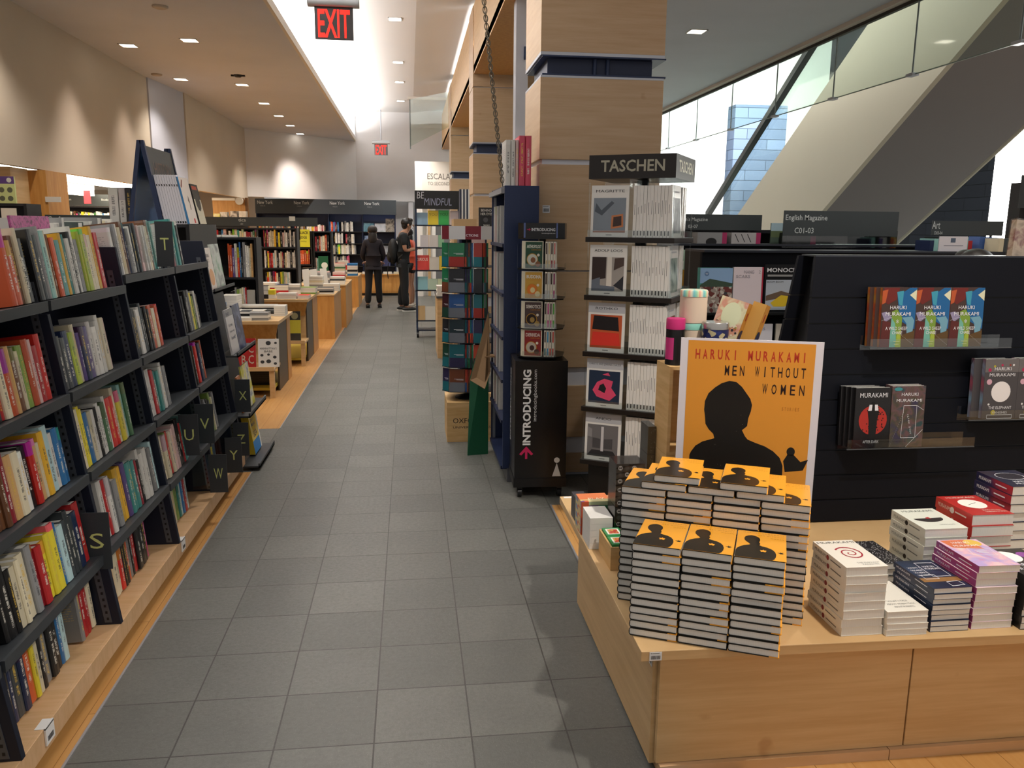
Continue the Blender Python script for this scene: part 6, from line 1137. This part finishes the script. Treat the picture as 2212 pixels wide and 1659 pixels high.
piles(-1.75, -1.03, 16.62, 17.7, .62, [(.05, .05, 6, .2, .2, .035, 'rRm'), (.36, .05, 7, .2, .2, .035, 'gwRc'), (.70, .05, 6, .2, .22, .04, 'bwkyr'), (.4, .55, 6, .2, .2, .045, 'GwRr')], 'the farthest amber pedestal', 'books on the farthest amber pedestal', 5)
for i, (x, y, z, c, a) in enumerate([(-1.62, 12.95, .64, 'w', .3), (-1.50, 12.95, .64, 'w', .3), (-1.36, 13.02, .68 - .03, 'w', .3), (-1.45, 16.3, .0, 's', 0)][:3]):
    m = MB(); m.box(0, 0, 0, .10, .035, .30, M('#dcd9d2', .4)); tag(m.build('standing_book', loc=(x, y - .06, z + .002), rot=(-.25, -.12, 0)), 'white book standing tilted on the amber pedestals, %s of three' % ['left', 'middle', 'right'][i], 'book')
# ---------------------------------------------------------------- handwritten trolley and neighbours in the aisle
t = E('book_trolley', 'tall dark trolley with the chalked BE MINDFUL board', 'trolley', (.40, 12.05, 0)); CB = M('#1b2434', .4)
for x in (-.32, .30):
    m = MB(); m.box(x, -.15, .09, x + .025, -.12, 2.1, M('#2a3a55', .4)); m.build('post', t); m = MB(); m.box(x, .10, .09, x + .025, .13, 2.1, CB); m.build('post', t)
for z in (1.625, 1.31, .985, .70, .26, .12): m = MB(); m.box(-.32, -.15, z - .02, .325, .13, z, CB); m.build('shelf', t)
for x in (-.30, .30):
    for y in (-.12, .10): m = MB(); m.tube((x - .015, y, .045), (x + .015, y, .045), .044, BLK2, n=14); m.box(x - .018, y - .01, .045, x + .018, y + .01, .10, BLACK); m.build('castor', t)
m = MB(); m.box(-.32, -.165, 1.845, .33, -.15, 2.10, M('#17181b', .6)); X = plane((-.32, -.1655, 1.845), (1, 0, 0), (0, 0, 1)); CH = M('#c9ccd4', .8); m.text('BE', .03, .145, .13, .235, CH, X, .0005, -.01, .1); m.text('MINDFUL', .13, .05, .52, .15, M('#8a8fa6', .8), X, .0005, 0, .15); m.build('chalkboard', t)
for i, (x, z, w, h, c, lab, dr) in enumerate([(-.31, 1.625, .17, .17, '#8fb0c9', 'pale blue patterned book', None), (-.135, 1.625, .145, .20, '#dcc83a', 'yellow book reading YOU', 'YOU'), (.015, 1.625, .145, .205, '#2f9a4c', 'green book reading YOU', 'YOU'), (.18, 1.625, .135, .20, '#cfc6cc', 'pale pink lettered book', None), (-.25, 1.31, .12, .17, '#d5d3da', 'pale grey book', None), (-.125, 1.31, .13, .17, '#dcd9d8', 'white book with small drawing', None), (.01, 1.31, .08, .17, '#8fbf9a', 'green book with yellow sun', None), (-.33, .985, .205, .21, '#d0433c', 'coral red book', 'CURIOUS'), (-.12, .985, .135, .185, '#dedad2', 'white book with scattered letters', None), (.02, .985, .10, .20, '#e2c540', 'yellow book with black marks', None), (-.31, .70, .16, .19, '#8fc3cf', 'pale blue book', None), (-.145, .70, .135, .16, '#bcd3bf', 'mint book with pink dot', None), (-.005, .70, .12, .16, '#cfe0bd', 'pale lime book', None), (-.30, .26, .11, .21, '#c4a678', 'tan book', None), (-.185, .26, .14, .20, '#d8d6cd', 'white book with green dot', None)]):
    rown = {1.625: 'top', 1.31: 'second', .985: 'third', .70: 'fourth', .26: 'lowest'}[z]
    face_book((.40 + x, 12.05 - .145, z + .0005), (-.1, 0, 0), w, h, .012, c, [(dr, .1, .62, .9, .82)] if dr else None, f'{lab} facing out on the {rown} shelf of the chalkboard trolley', 'books facing out on the chalkboard trolley', name='trolley_book', tcol='#8a7a2a' if dr == 'YOU' and c != '#2f9a4c' else ('#174f28' if dr == 'YOU' else '#f1e3d8'))
m = MB(); m.box(.325, 10.0, 0, .72, 10.8, .74, MAPLE); m.box(.315, 9.99, .74, .73, 10.82, .765, M('#4a4b4d', .4)); tag(m.build('display_pedestal'), 'narrow maple table between the dark spinner and the trolley', 'table')
for i in range(7):
    m = MB(); m.box(0, 0, 0, .2, .26, .017, M('#e3dfd6', .6)); tag(m.build('table_book', loc=(.32 + .006 * (i % 3), 10.02, .7655 + i * .0175)), 'white book in the pile left of the dark spinner, %s from the bottom' % ORD[i], 'book', 'white books left of the dark spinner')
case(.50, .78, 8.4, 8.75, 1.595, [.35, .75, 1.1, 1.35], 'dark bookcase half hidden behind the dark spinner', mat=M('#1b2440', .45))
face_book((.70, 8.42, 1.5955), (-.06, 0, 0), .155, .20, .02, '#1c1c1e', [('BEHIND', .15, .80, .85, .92), ('HER EYES', .12, .62, .88, .74), ('SARAH', .3, .06, .7, .16)], 'black book reading BEHIND HER EYES above the dark spinner', draw=lambda o, X, w, h: (o.circ(w * .45, h * .38, w * .16, M('#555558'), X, .0003),))
for i in range(6): 
    m = MB(); m.box(0, 0, 0, .017, .2, .33, M('#dcdad2' if i % 2 else '#2b3142', .4)); tag(m.build('tall_book', loc=(.575 + i * .0185, 9.5, 1.690)), 'tall striped spine right of the trolley board, %s from left' % ORD[i], 'book', 'tall spines right of the trolley board')
m = MB(); m.box(.50, 9.45, 0, .76, 9.95, 1.689, M('#b5946a', .5)); tag(m.build('display_pedestal'), 'tall maple block carrying the striped spines', 'pedestal')
for i, (z, c, lab) in enumerate([(1.36, 'h', 'pink book behind the dark spinner, upper'), (1.11, 'w', 'white lettered book behind the dark spinner, lower')]): face_book((.60, 8.39, z), (-.04, 0, 0), .16, .22, .012, NAMES[c][0], None, lab)
# ---------------------------------------------------------------- magazine stands on the right
def mag_stand(x0, x1, y0, y1, top, label, zs):
    t = E('magazine_stand', label, 'magazine stand', ((x0 + x1) / 2, (y0 + y1) / 2, 0)); cx, cy = (x0 + x1) / 2, (y0 + y1) / 2
    m = MB(); m.box(x0, y0 + .06, 0, x1, y0 + .09, top, NAVYD); off(m, cx, cy).build('front_panel', t); m = MB(); m.box(x0, y0 + .03, top, x1, y1, top + .012, M('#2a2d36', .3)); off(m, cx, cy).build('top_cap', t); m = MB(); m.box(x0, y0 + .09, 0, x0 + .02, y1, top, BLACK); off(m, cx, cy).build('side_panel', t)
    for z in zs: m = MB(); m.box(x0 + .01, y0 - .03, z - .012, x1, y0 + .06, z, BLACK); m.box(x0 + .01, y0 - .033, z - .012, x1, y0 - .03, z + .03, ACRYL); off(m, cx, cy).build('ledge', t)
mag_stand(1.61, 3.9, 4.35, 4.70, 1.475, 'navy magazine stand directly behind the slatted stand', [1.145, .83, .5]); mag_stand(1.60, 3.6, 4.86, 5.2, 1.50, 'navy magazine stand behind the first one, below the Magazine signs', [1.235, .9, .55])
def wtown(o, X, w, h): o.rect(0, .66 * h, w, h, M('#8fb3dc'), X, .0003); o.poly([(0, .62 * h), (.3 * w, .76 * h), (w, .66 * h), (w, .6 * h), (0, .5 * h)], M('#3e5244'), X, .0005); o.rect(0, 0, w, .58 * h, ART('#9c928a', '#6f3d3a', '#c9c2b8', '#4a4a4e', scale=60, seed=4), X, .0007); o.circ(.2 * w, .87 * h, .07 * w, M('#5f80ac'), X, .0005); o.text('W', .16 * w, .85 * h, .24 * w, .89 * h, W_, X, .0007)
for k in range(4): face_book((1.583 + .0, 4.345 + .012 * k, 1.146), (-.03, 0, 0), .186 if k == 0 else .18, .245, .009, '#4fa39a', None, 'town view magazine with blue sky on the first magazine stand' if k == 0 else 'hidden copy behind the town view magazine, %s' % ORD[k - 1], 'town view magazines', name='magazine', cat='magazine', draw=wtown if k == 0 else None)
face_book((1.775, 4.345, 1.146), (-.03, 0, 0), .172, .25, .02, '#e9dde4', [('NANG', .35, .86, .68, .93), ('2', .84, .86, .90, .93), ('SCARS', .08, .76, .55, .83)], 'pale pink magazine lettered SCARS with a red edge', name='magazine', cat='magazine', tcol='#a9a2ac', draw=lambda o, X, w, h: o.rect(.95 * w, 0, w, h, M('#b52f45'), X, .0003))
def mono(o, X, w, h): o.rect(.05 * w, .05 * h, .95 * w, .68 * h, M('#b9c3cf'), X, .0003); o.text('MONOCLE', .06 * w, .84 * h, 1.0 * w, .93 * h, W_, X, .0005, .02); o.text('BOOM BOOM', .08 * w, .62 * h, .55 * w, .66 * h, BLACK, X, .0006); o.poly([(w * x, h * y) for x, y in [(.06, .35), (.5, .45), (.85, .38), (.85, .28), (.5, .3), (.06, .24)]], M('#6d5a4a'), X, .0005); o.poly([(w * x, h * y) for x, y in [(.2, .2), (.5, .36), (.9, .33), (.95, .2), (.6, .12), (.3, .12)]], M('#e0c02e'), X, .0007); o.rect(.08 * w, .75 * h, .9 * w, .79 * h, M('#9a9a9a'), X, .0005)
face_book((1.955, 4.345, 1.146), (-.03, 0, 0), .20, .265, .012, '#17171a', None, 'black magazine with yellow train picture beside the slatted stand', name='magazine', cat='magazine', draw=mono)
face_book((1.60, 4.845, 1.236), (-.03, 0, 0), .18, .24, .012, '#9fb8a4', [('flow', .1, .52, .95, .72)], 'green and mustard magazine lettered flow, left of the others', name='magazine', cat='magazine', draw=lambda o, X, w, h: (o.rect(0, 0, w, .5 * h, M('#b3862c'), X, .0002), o.rect(0, 0, w, .08 * h, M('#3f8a84'), X, .0003), o.circ(.6 * w, .86 * h, .1 * w, M('#2c2326'), X, .0004), o.circ(.6 * w, .76 * h, .14 * w, M('#d7cf9a'), X, .0003)))
face_book((1.80, 4.34, .8305), (-.03, 0, 0), .22, .25, .012, '#dfe0ea', [('LODESTARS', .1, .86, .8, .92)], 'pale lilac magazine on the lower ledge behind the tins', name='magazine', cat='magazine', tcol='#9aa0c0')
for i, x in enumerate((1.62, 2.04)): face_book((x, 4.34, .8305), (-.03, 0, 0), .17, .25, .012, ['#3f4a52', '#c9c4b8'][i], None, ['dark', 'cream'][i] + ' magazine on the lower ledge of the first magazine stand', name='magazine', cat='magazine')
sign(2.30, 3.06, 1.565, 1.718, 4.9, [('English Magazine', .012, .085, .285, .128), ('C01-03', .075, .015, .20, .050)], 'dark sign reading English Magazine C01-03', clear=.085)
sign(1.76, 2.30, 1.595, 1.695, 5.22, [("n's Magazine", .02, .05, .17, .08), ('03-07', .04, .012, .105, .033)], 'dark sign ending in Magazine 03-07 beside the art book tower', post=1.5)
sign(3.36, 3.86, 1.575, 1.668, 5.0, [('Art', .0, .04, .055, .09), ('D03-04', .02, .005, .075, .025)], 'dark translucent sign reading Art on the right', post=1.5)
for i, (x, w, c) in enumerate([(1.77, .19, '#8b8b8c'), (1.99, .19, '#a9a6a6')]):
    m = MB(); m.box(0, 0, 0, w, .10, .068, M(c, .4)); X = plane((0, -.0004, 0), (1, 0, 0), (0, 0, 1)); m.rect(w - .03, 0, w, .068, M('#a02a5a'), X)
    if i: [m.poly([(.02 + .04 * k, .06), (.024 + .04 * k, .06), (.05 + .04 * k, .01), (.046 + .04 * k, .01)], BLACK, X, .0004) for k in range(3)]
    else: m.circ(.09, .01, .035, BLACK, X, .0004, ry=.025)
    tag(m.build('photo_book', loc=(x, 4.95, 1.5125)), ['left', 'right'][i] + ' grey photo book with a magenta edge below the Magazine sign', 'book')
m = MB(); m.box(0, 0, 0, .035, .1, .07, M('#a02a5a', .4)); m.box(-.16, .0, 0, 0, .1, .07, M('#17171a', .3)); tag(m.build('photo_book', loc=(2.51, 4.95, 1.5125)), 'black photo book with a magenta edge behind the English Magazine sign', 'book')
m = MB(); m.box(0, 0, 0, .13, .01, .13, M('#4b5c50', .5)); X = plane((0, -.0004, 0), (1, 0, 0), (0, 0, 1)); m.rect(0, .08, .13, .13, M('#a9c3cf'), X); m.rect(0, .04, .13, .08, M('#5c6b4a'), X, .0003); tag(m.build('landscape_print', loc=(2.29, 5.05, 1.5125)), 'small landscape picture between the two Magazine signs', 'picture')
for i, c in enumerate('nakPwkoyar'): m = MB(); m.box(0, 0, 0, .026, .14, .06 + .01 * (i % 3), M(NAMES[c][0], .4)); tag(m.build('shelved_book', loc=(3.02 + i * .027, 4.50, 1.4875)), '%s spine on the right end of the first magazine stand, %s from left' % (NAMES[c][1], ORD[i]), 'book', 'spines on the right end of the first magazine stand')
m = MB(); m.box(0, 0, 0, .175, .006, .085, M('#e2dfe6', .5)); X = plane((0, -.0004, 0), (1, 0, 0), (0, 0, 1)); m.rect(.07, .05, .10, .075, M('#5a6a80'), X); m.rect(.03, .03, .15, .035, M('#9a9aa6'), X); tag(m.build('notice_card', loc=(3.01, 4.40, 1.4875)), 'white notice card with a small blue stamp standing on the navy stand', 'notice')
m = MB(); m.box(0, 0, 0, .19, .10, .085, M('#45639c', .4)); tag(m.build('shelved_book', loc=(3.33, 4.5, 1.4875), rot=(0, .06, 0)), 'blue book lying tilted on the right end of the navy stand', 'book')
for i, c in enumerate('cdkdGc'): m = MB(); m.box(0, 0, 0, .03, .12, .075, M(NAMES[c][0], .5)); tag(m.build('shelved_book', loc=(3.36 + i * .032, 4.37, 1.4875), rz=0), '%s small volume in front of the tilted blue book, %s from left' % (NAMES[c][1], ORD[i]), 'book', 'small volumes before the tilted blue book')
m = MB(); m.box(0, 0, 0, .17, .03, .15, blob(['#6b1f2c', '#b9a58f', '#8f7d6a'], 22, 3)); m.box(-.003, -.003, 0, .173, .033, .155, WRAP); tag(m.build('wrapped_book', loc=(2.47, 3.13, 1.5035), rot=(-.1, .12, 0)), 'dark red floral wrapped book standing on the slatted stand', 'book')
m = MB(); m.box(0, 0, 0, .08, .07, .028, BLACK); m.ball((.04, .035, .028), .035, BLACK, rz=.012); tag(m.build('black_case', loc=(1.82, 5.3, 1.60)), 'small black case on top of the left Magazine sign', 'case')
m = MB(); m.box(0, 0, 0, .12, .10, .04, M('#c9ad7c', .6)); tag(m.build('tan_box', loc=(2.12, 5.3, 1.60)), 'tan carton on top of the left Magazine sign', 'box')
case(1.70, 3.3, 5.28, 5.6, 1.599, [.5, .9, 1.25], 'dark bookcase behind the Magazine signs')
t = case(4.36, 4.95, 5.5, 5.62, 1.95, [.5, .9, 1.3, 1.6], 'tall black bookcase at the right picture edge'); sign(4.33, 4.9, 1.77, 2.0, 5.48, [('Japanese Art', .03, .12, .30, .17), ('D01-09', .06, .05, .16, .08)], 'grey header at the right picture edge beginning Japanese')
case(3.65, 4.2, 5.2, 5.5, 1.50, [.5, .9, 1.25], 'black bookcase behind the Art sign')

# ---------------------------------------------------------------- people
def skin(pts, edges, mat, name, parent=None, sub=1, extra=None):
    me = bpy.data.meshes.new('s'); names = list(pts); me.from_pydata([pts[n][:3] for n in names], [(names.index(a), names.index(b)) for a, b in edges], [])
    o = bpy.data.objects.new('s', me); COL.objects.link(o); o.modifiers.new('k', 'SKIN'); u = o.modifiers.new('u', 'SUBSURF'); u.levels = sub
    for i, n in enumerate(names):
        sv = me.skin_vertices[0].data[i]; r = pts[n][3]; sv.radius = r if isinstance(r, tuple) else (r, r); sv.use_root = i == 0
    dg = bpy.context.evaluated_depsgraph_get(); dg.update(); ev = bpy.data.meshes.new_from_object(o.evaluated_get(dg)); bpy.data.objects.remove(o)
    m = MB(); m.add([tuple(v.co) for v in ev.vertices], [tuple(p.vertices) for p in ev.polygons], mat, smooth=True); bpy.data.meshes.remove(ev)
    if extra: extra(m)
    return m.build(name, parent)
SKIN = M('#9a7058', .55); SKIN2 = M('#b98c74', .55); HAIR = M('#0d0a09', .45)
def hand(m, w, fwd, side, mat, curl=.4):
    w = Vector(w); f = Vector(fwd).normalized(); s_ = Vector(side).normalized(); n = f.cross(s_)
    p = w + f * .05; m.ball(tuple(w + f * .04), .040, mat, .040, .020)
    for k in range(4):
        a = w + f * .075 + s_ * (-.03 + .02 * k); L = (.06, .07, .066, .052)[k]; b = a + f * L * .55 - n * L * .2 * curl; c = b + f * L * .35 - n * L * .45 * curl; m.tube(a - f * .02, b, .0095, mat, n=6); m.tube(b, c, .0085, mat, .007, n=6)
    a = w + f * .03 - s_ * .035; m.tube(a, a + f * .035 - s_ * .03, .0105, mat, n=6); m.tube(a + f * .035 - s_ * .03, a + f * .06 - s_ * .032, .009, mat, n=6)
def person(loc, rz, H, label, pose, skinm, top, bottom, shoe, hair, sleeve='short', legs='long', hairstyle='short'):
    s = H / 1.72; t = E('person', label, 'person', loc, rz); P = {}
    hx, hy, hz = pose.get('head', (0, .03, 1.60)); 
    base = dict(pelvis=(0, 0, .96, (.15, .11)), belly=(0, .0, 1.08, (.125, .095)), chest=(0, .01, 1.27, (.155, .105)), upper=(0, .0, 1.38, (.12, .08)), neck=(0, hy * .5, 1.47, .052), jaw=(hx, hy + .01, hz - .06, .058), skull=(hx, hy - .005, hz + .03, .088), crown=(hx, hy - .012, hz + .085, .06))
    for sd, n in ((-1, 'l'), (1, 'r')):
        el = pose[n + 'el']; wr = pose[n + 'wr']; kn = pose.get(n + 'kn', (sd * .10, .02, .50)); an = pose.get(n + 'an', (sd * .11, -.01, .09))
        base[n + 'sh'] = (sd * pose.get('sw', .165), 0, 1.385, .058); base[n + 'el'] = el + (.040,); base[n + 'wr'] = wr + (.026,)
        base[n + 'hip'] = (sd * .095, 0, .88, .085); base[n + 'kn'] = kn + (.056,); base[n + 'cf'] = ((kn[0] + an[0]) / 2, (kn[1] + an[1]) / 2 - .015, (kn[2] + an[2]) / 2 + .06, .052); base[n + 'an'] = an + (.034,); base[n + 'toe'] = (an[0] + sd * .01, an[1] + .15, .03, (.038, .022))
    ed = [('pelvis', 'belly'), ('belly', 'chest'), ('chest', 'upper'), ('upper', 'neck'), ('neck', 'jaw'), ('jaw', 'skull'), ('skull', 'crown')]
    for n in 'lr': ed += [('upper', n + 'sh'), (n + 'sh', n + 'el'), (n + 'el', n + 'wr'), ('pelvis', n + 'hip'), (n + 'hip', n + 'kn'), (n + 'kn', n + 'cf'), (n + 'cf', n + 'an'), (n + 'an', n + 'toe')]
    sc = lambda v, g=0: tuple(c * s for c in v[:3]) + ((tuple(r * s + g for r in v[3]) if isinstance(v[3], tuple) else v[3] * s + g),)
    P = {k: sc(v) for k, v in base.items()}
    def ex(m):
        h = Vector((hx, hy, hz)) * s
        m.tube(h + Vector((0, .085, .01)) * s, h + Vector((0, .108, -.022)) * s, .010 * s, skinm, .016 * s, n=8); m.ball(tuple(h + Vector((0, .086, -.055)) * s), .022 * s, M('#7a3f38', .5), .010 * s, .007 * s)
        for q in (-1, 1):
            m.ball(tuple(h + Vector((q * .032, .078, .018)) * s), .012 * s, M('#e8e4de', .3), .008 * s, .008 * s); m.ball(tuple(h + Vector((q * .032, .084, .018)) * s), .006 * s, BLACK); m.tube(h + Vector((q * .018, .085, .035)) * s, h + Vector((q * .05, .078, .036)) * s, .004 * s, HAIR, n=5)
            m.ball(tuple(h + Vector((q * .086, -.002, .0)) * s), .010 * s, skinm, .020 * s, .030 * s)
        for n, q in (('l', -1), ('r', 1)):
            w = Vector(base[n + 'wr'][:3]); e = Vector(base[n + 'el'][:3]); hand(m, w * s, (w - e), Vector((-q, .15, .1)) if abs((w - e).normalized().x) < .8 else Vector((0, 1, 0)), skinm)
    skin(P, ed, skinm, 'body', t, 1, ex)
    g = .012; keep = ['pelvis', 'belly', 'chest', 'upper', 'lsh', 'rsh']; P2 = {k: sc(base[k], g) for k in keep}; P2['hem'] = sc((0, 0, .90, (.140, .11)), g); P2['collar'] = sc((0, hy * .3, 1.445, .055), g); e2 = [('upper', 'collar'), ('hem', 'pelvis'), ('pelvis', 'belly'), ('belly', 'chest'), ('chest', 'upper'), ('upper', 'lsh'), ('upper', 'rsh')]
    for n in 'lr':
        a, b, w = Vector(base[n + 'sh'][:3]), Vector(base[n + 'el'][:3]), Vector(base[n + 'wr'][:3]); mid = a.lerp(b, .7); P2[n + 'm'] = sc(tuple(mid) + (.050,), g); e2.append((n + 'sh', n + 'm'))
        if sleeve == 'long': P2[n + 'e'] = sc(tuple(b) + (.043,), g); P2[n + 'w'] = sc(tuple(b.lerp(w, .95)) + (.03,), g * .8); e2 += [(n + 'm', n + 'e'), (n + 'e', n + 'w')]
    skin(P2, e2, top, 'top', t)
    P3 = {'waist': sc((0, 0, 1.02, (.135, .11)), .010), 'pelvis': sc(base['pelvis'], .016)}; e3 = [('pelvis', 'waist')]
    for n in 'lr':
        P3[n + 'h'] = sc(base[n + 'hip'], .016); e3.append(('pelvis', n + 'h')); k = base[n + 'kn']; a = base[n + 'an']
        if legs == 'long': P3[n + 'k'] = sc(k, .022); P3[n + 'c'] = sc(base[n + 'cf'], .022); P3[n + 'a'] = sc((a[0], a[1] + .01, a[2] - .01, .062), .008); e3 += [(n + 'h', n + 'k'), (n + 'k', n + 'c'), (n + 'c', n + 'a')]
        else: m_ = Vector(base[n + 'hip'][:3]).lerp(Vector(k[:3]), .5); P3[n + 'k'] = sc(tuple(m_) + (.078,), .02); e3.append((n + 'h', n + 'k'))
    skin(P3, e3, bottom, 'trousers' if legs == 'long' else 'shorts', t)
    for n in 'lr':
        a = Vector(base[n + 'an'][:3]) * s; m = MB(); m.ball((a.x, a.y + .06 * s, .045 * s), .048 * s, shoe, .135 * s, .04 * s); m.box(a.x - .043 * s, a.y - .07 * s, 0, a.x + .043 * s, a.y + .18 * s, .018 * s, M('#d8d6d2', .5) if hairstyle != 'long' else shoe); m.build('shoe', t)
    m = MB(); h = Vector((hx, hy, hz)) * s
    if hairstyle == 'short':
        m.ball(tuple(h + Vector((0, -.022, .045)) * s), .100 * s, hair, .108 * s, .088 * s); m.ball(tuple(h + Vector((0, -.06, -.005)) * s), .078 * s, hair, .060 * s, .075 * s); m.ball(tuple(h + Vector((0, .045, .085)) * s), .07 * s, hair, .055 * s, .04 * s)
    else:
        m.ball(tuple(h + Vector((0, -.02, .042)) * s), .105 * s, hair, .112 * s, .092 * s)
        skin({'a': sc((hx, hy - .055, hz + .02, (.095, .07))), 'b': sc((hx, hy - .075, hz - .10, (.105, .06))), 'c': sc((hx, hy - .085, hz - .20, (.10, .045))), 'd': sc((hx, hy - .085, hz - .25, (.07, .03)))}, [('a', 'b'), ('b', 'c'), ('c', 'd')], hair, 'hair', t)
        if pose.get('lock'): skin({'a': sc((hx + .06, hy + .03, hz + .03, .04)), 'b': sc((hx + .085, hy + .03, hz - .10, .04)), 'c': sc((hx + .09, hy + .03, hz - .22, .03))}, [('a', 'b'), ('b', 'c')], hair, 'hair', t)
    m.build('hair', t); return t
BT = M('#17121a', .8); BM = M('#16191b', .8); BP = M('#0b0b0f', .8)
person((-.72, 16.44, .0015), .05, 1.60, 'person in a dark jacket seen from behind with shoulder length dark hair', dict(sw=.145, lel=(-.225, .03, 1.10), rel=(.225, .03, 1.10), lwr=(-.17, .20, .98), rwr=(.18, .19, .98), lan=(-.13, -.03, .09), ran=(.12, .04, .09)), SKIN2, BT, BP, M('#0c0b0c', .5), M('#191210', .5), 'long', 'long', 'long')
person((-.13, 15.80, .0015), -PI / 2 + .1, 1.76, 'person in a black t-shirt with a backpack looking down at a phone', dict(head=(0, .10, 1.585), lel=(-.21, .02, 1.12), rel=(.20, .02, 1.12), lwr=(-.05, .28, 1.16), rwr=(.05, .28, 1.16), lan=(-.10, -.05, .09), ran=(.10, .03, .09)), SKIN, BM, BP, M('#141414', .5), HAIR, 'short', 'long', 'short')
person((.02, 16.62, .0015), PI / 2 - .2, 1.58, 'person in a coral top and dark shorts half hidden behind the trolley', dict(sw=.145, head=(0, .07, 1.57), lel=(-.20, .06, 1.10), rel=(.20, .06, 1.10), lwr=(-.08, .24, 1.12), rwr=(.08, .24, 1.12), lock=1), SKIN2, M('#e8664a', .6), M('#15151a', .7), M('#d9d6d0', .6), HAIR, 'short', 'short', 'long')
person((2.86, 3.86, .001), .3, 1.505, 'person behind the slatted stand, only the dark hair crown showing', dict(lel=(-.21, .02, 1.10), rel=(.21, .02, 1.10), lwr=(-.15, .2, 1.0), rwr=(.15, .2, 1.0)), SKIN2, M('#2b2d33', .7), BP, BLACK, M('#1a1310', .5), 'short', 'long', 'short')
t = E('backpack', 'black backpack hanging on the back of the person in black', 'backpack', (-.13, 15.80, .0015), -PI / 2 + .1); BK = M('#0e0f10', .7)
m = MB(); m.ball((0, -.185, 1.13), .15, BK, .10, .24); m.ball((0, -.245, 1.04), .11, BK, .06, .12); m.build('pack', t)
for q in (-1, 1): m = MB(); m.path([(q * .10, -.12, 1.33), (q * .12, -.03, 1.47), (q * .12, .10, 1.40), (q * .14, .13, 1.22), (q * .14, -.1, 1.0)], .014, BK, 8); m.build('strap', t)
m = MB(); m.path([(.04, -.28, .92), (.05, -.30, .72), (.04, -.29, .62)], .008, BK, 6); m.build('dangling_strap', t)
m = MB(); m.box(-.035, .0, -.004, .035, .14, .004, M('#1b1b1e', .3)); tag(m.build('phone', loc=(-.13 + .335, 15.78, 1.225), rot=(.3, 0, -PI / 2)), 'dark phone held by the person in black', 'phone')
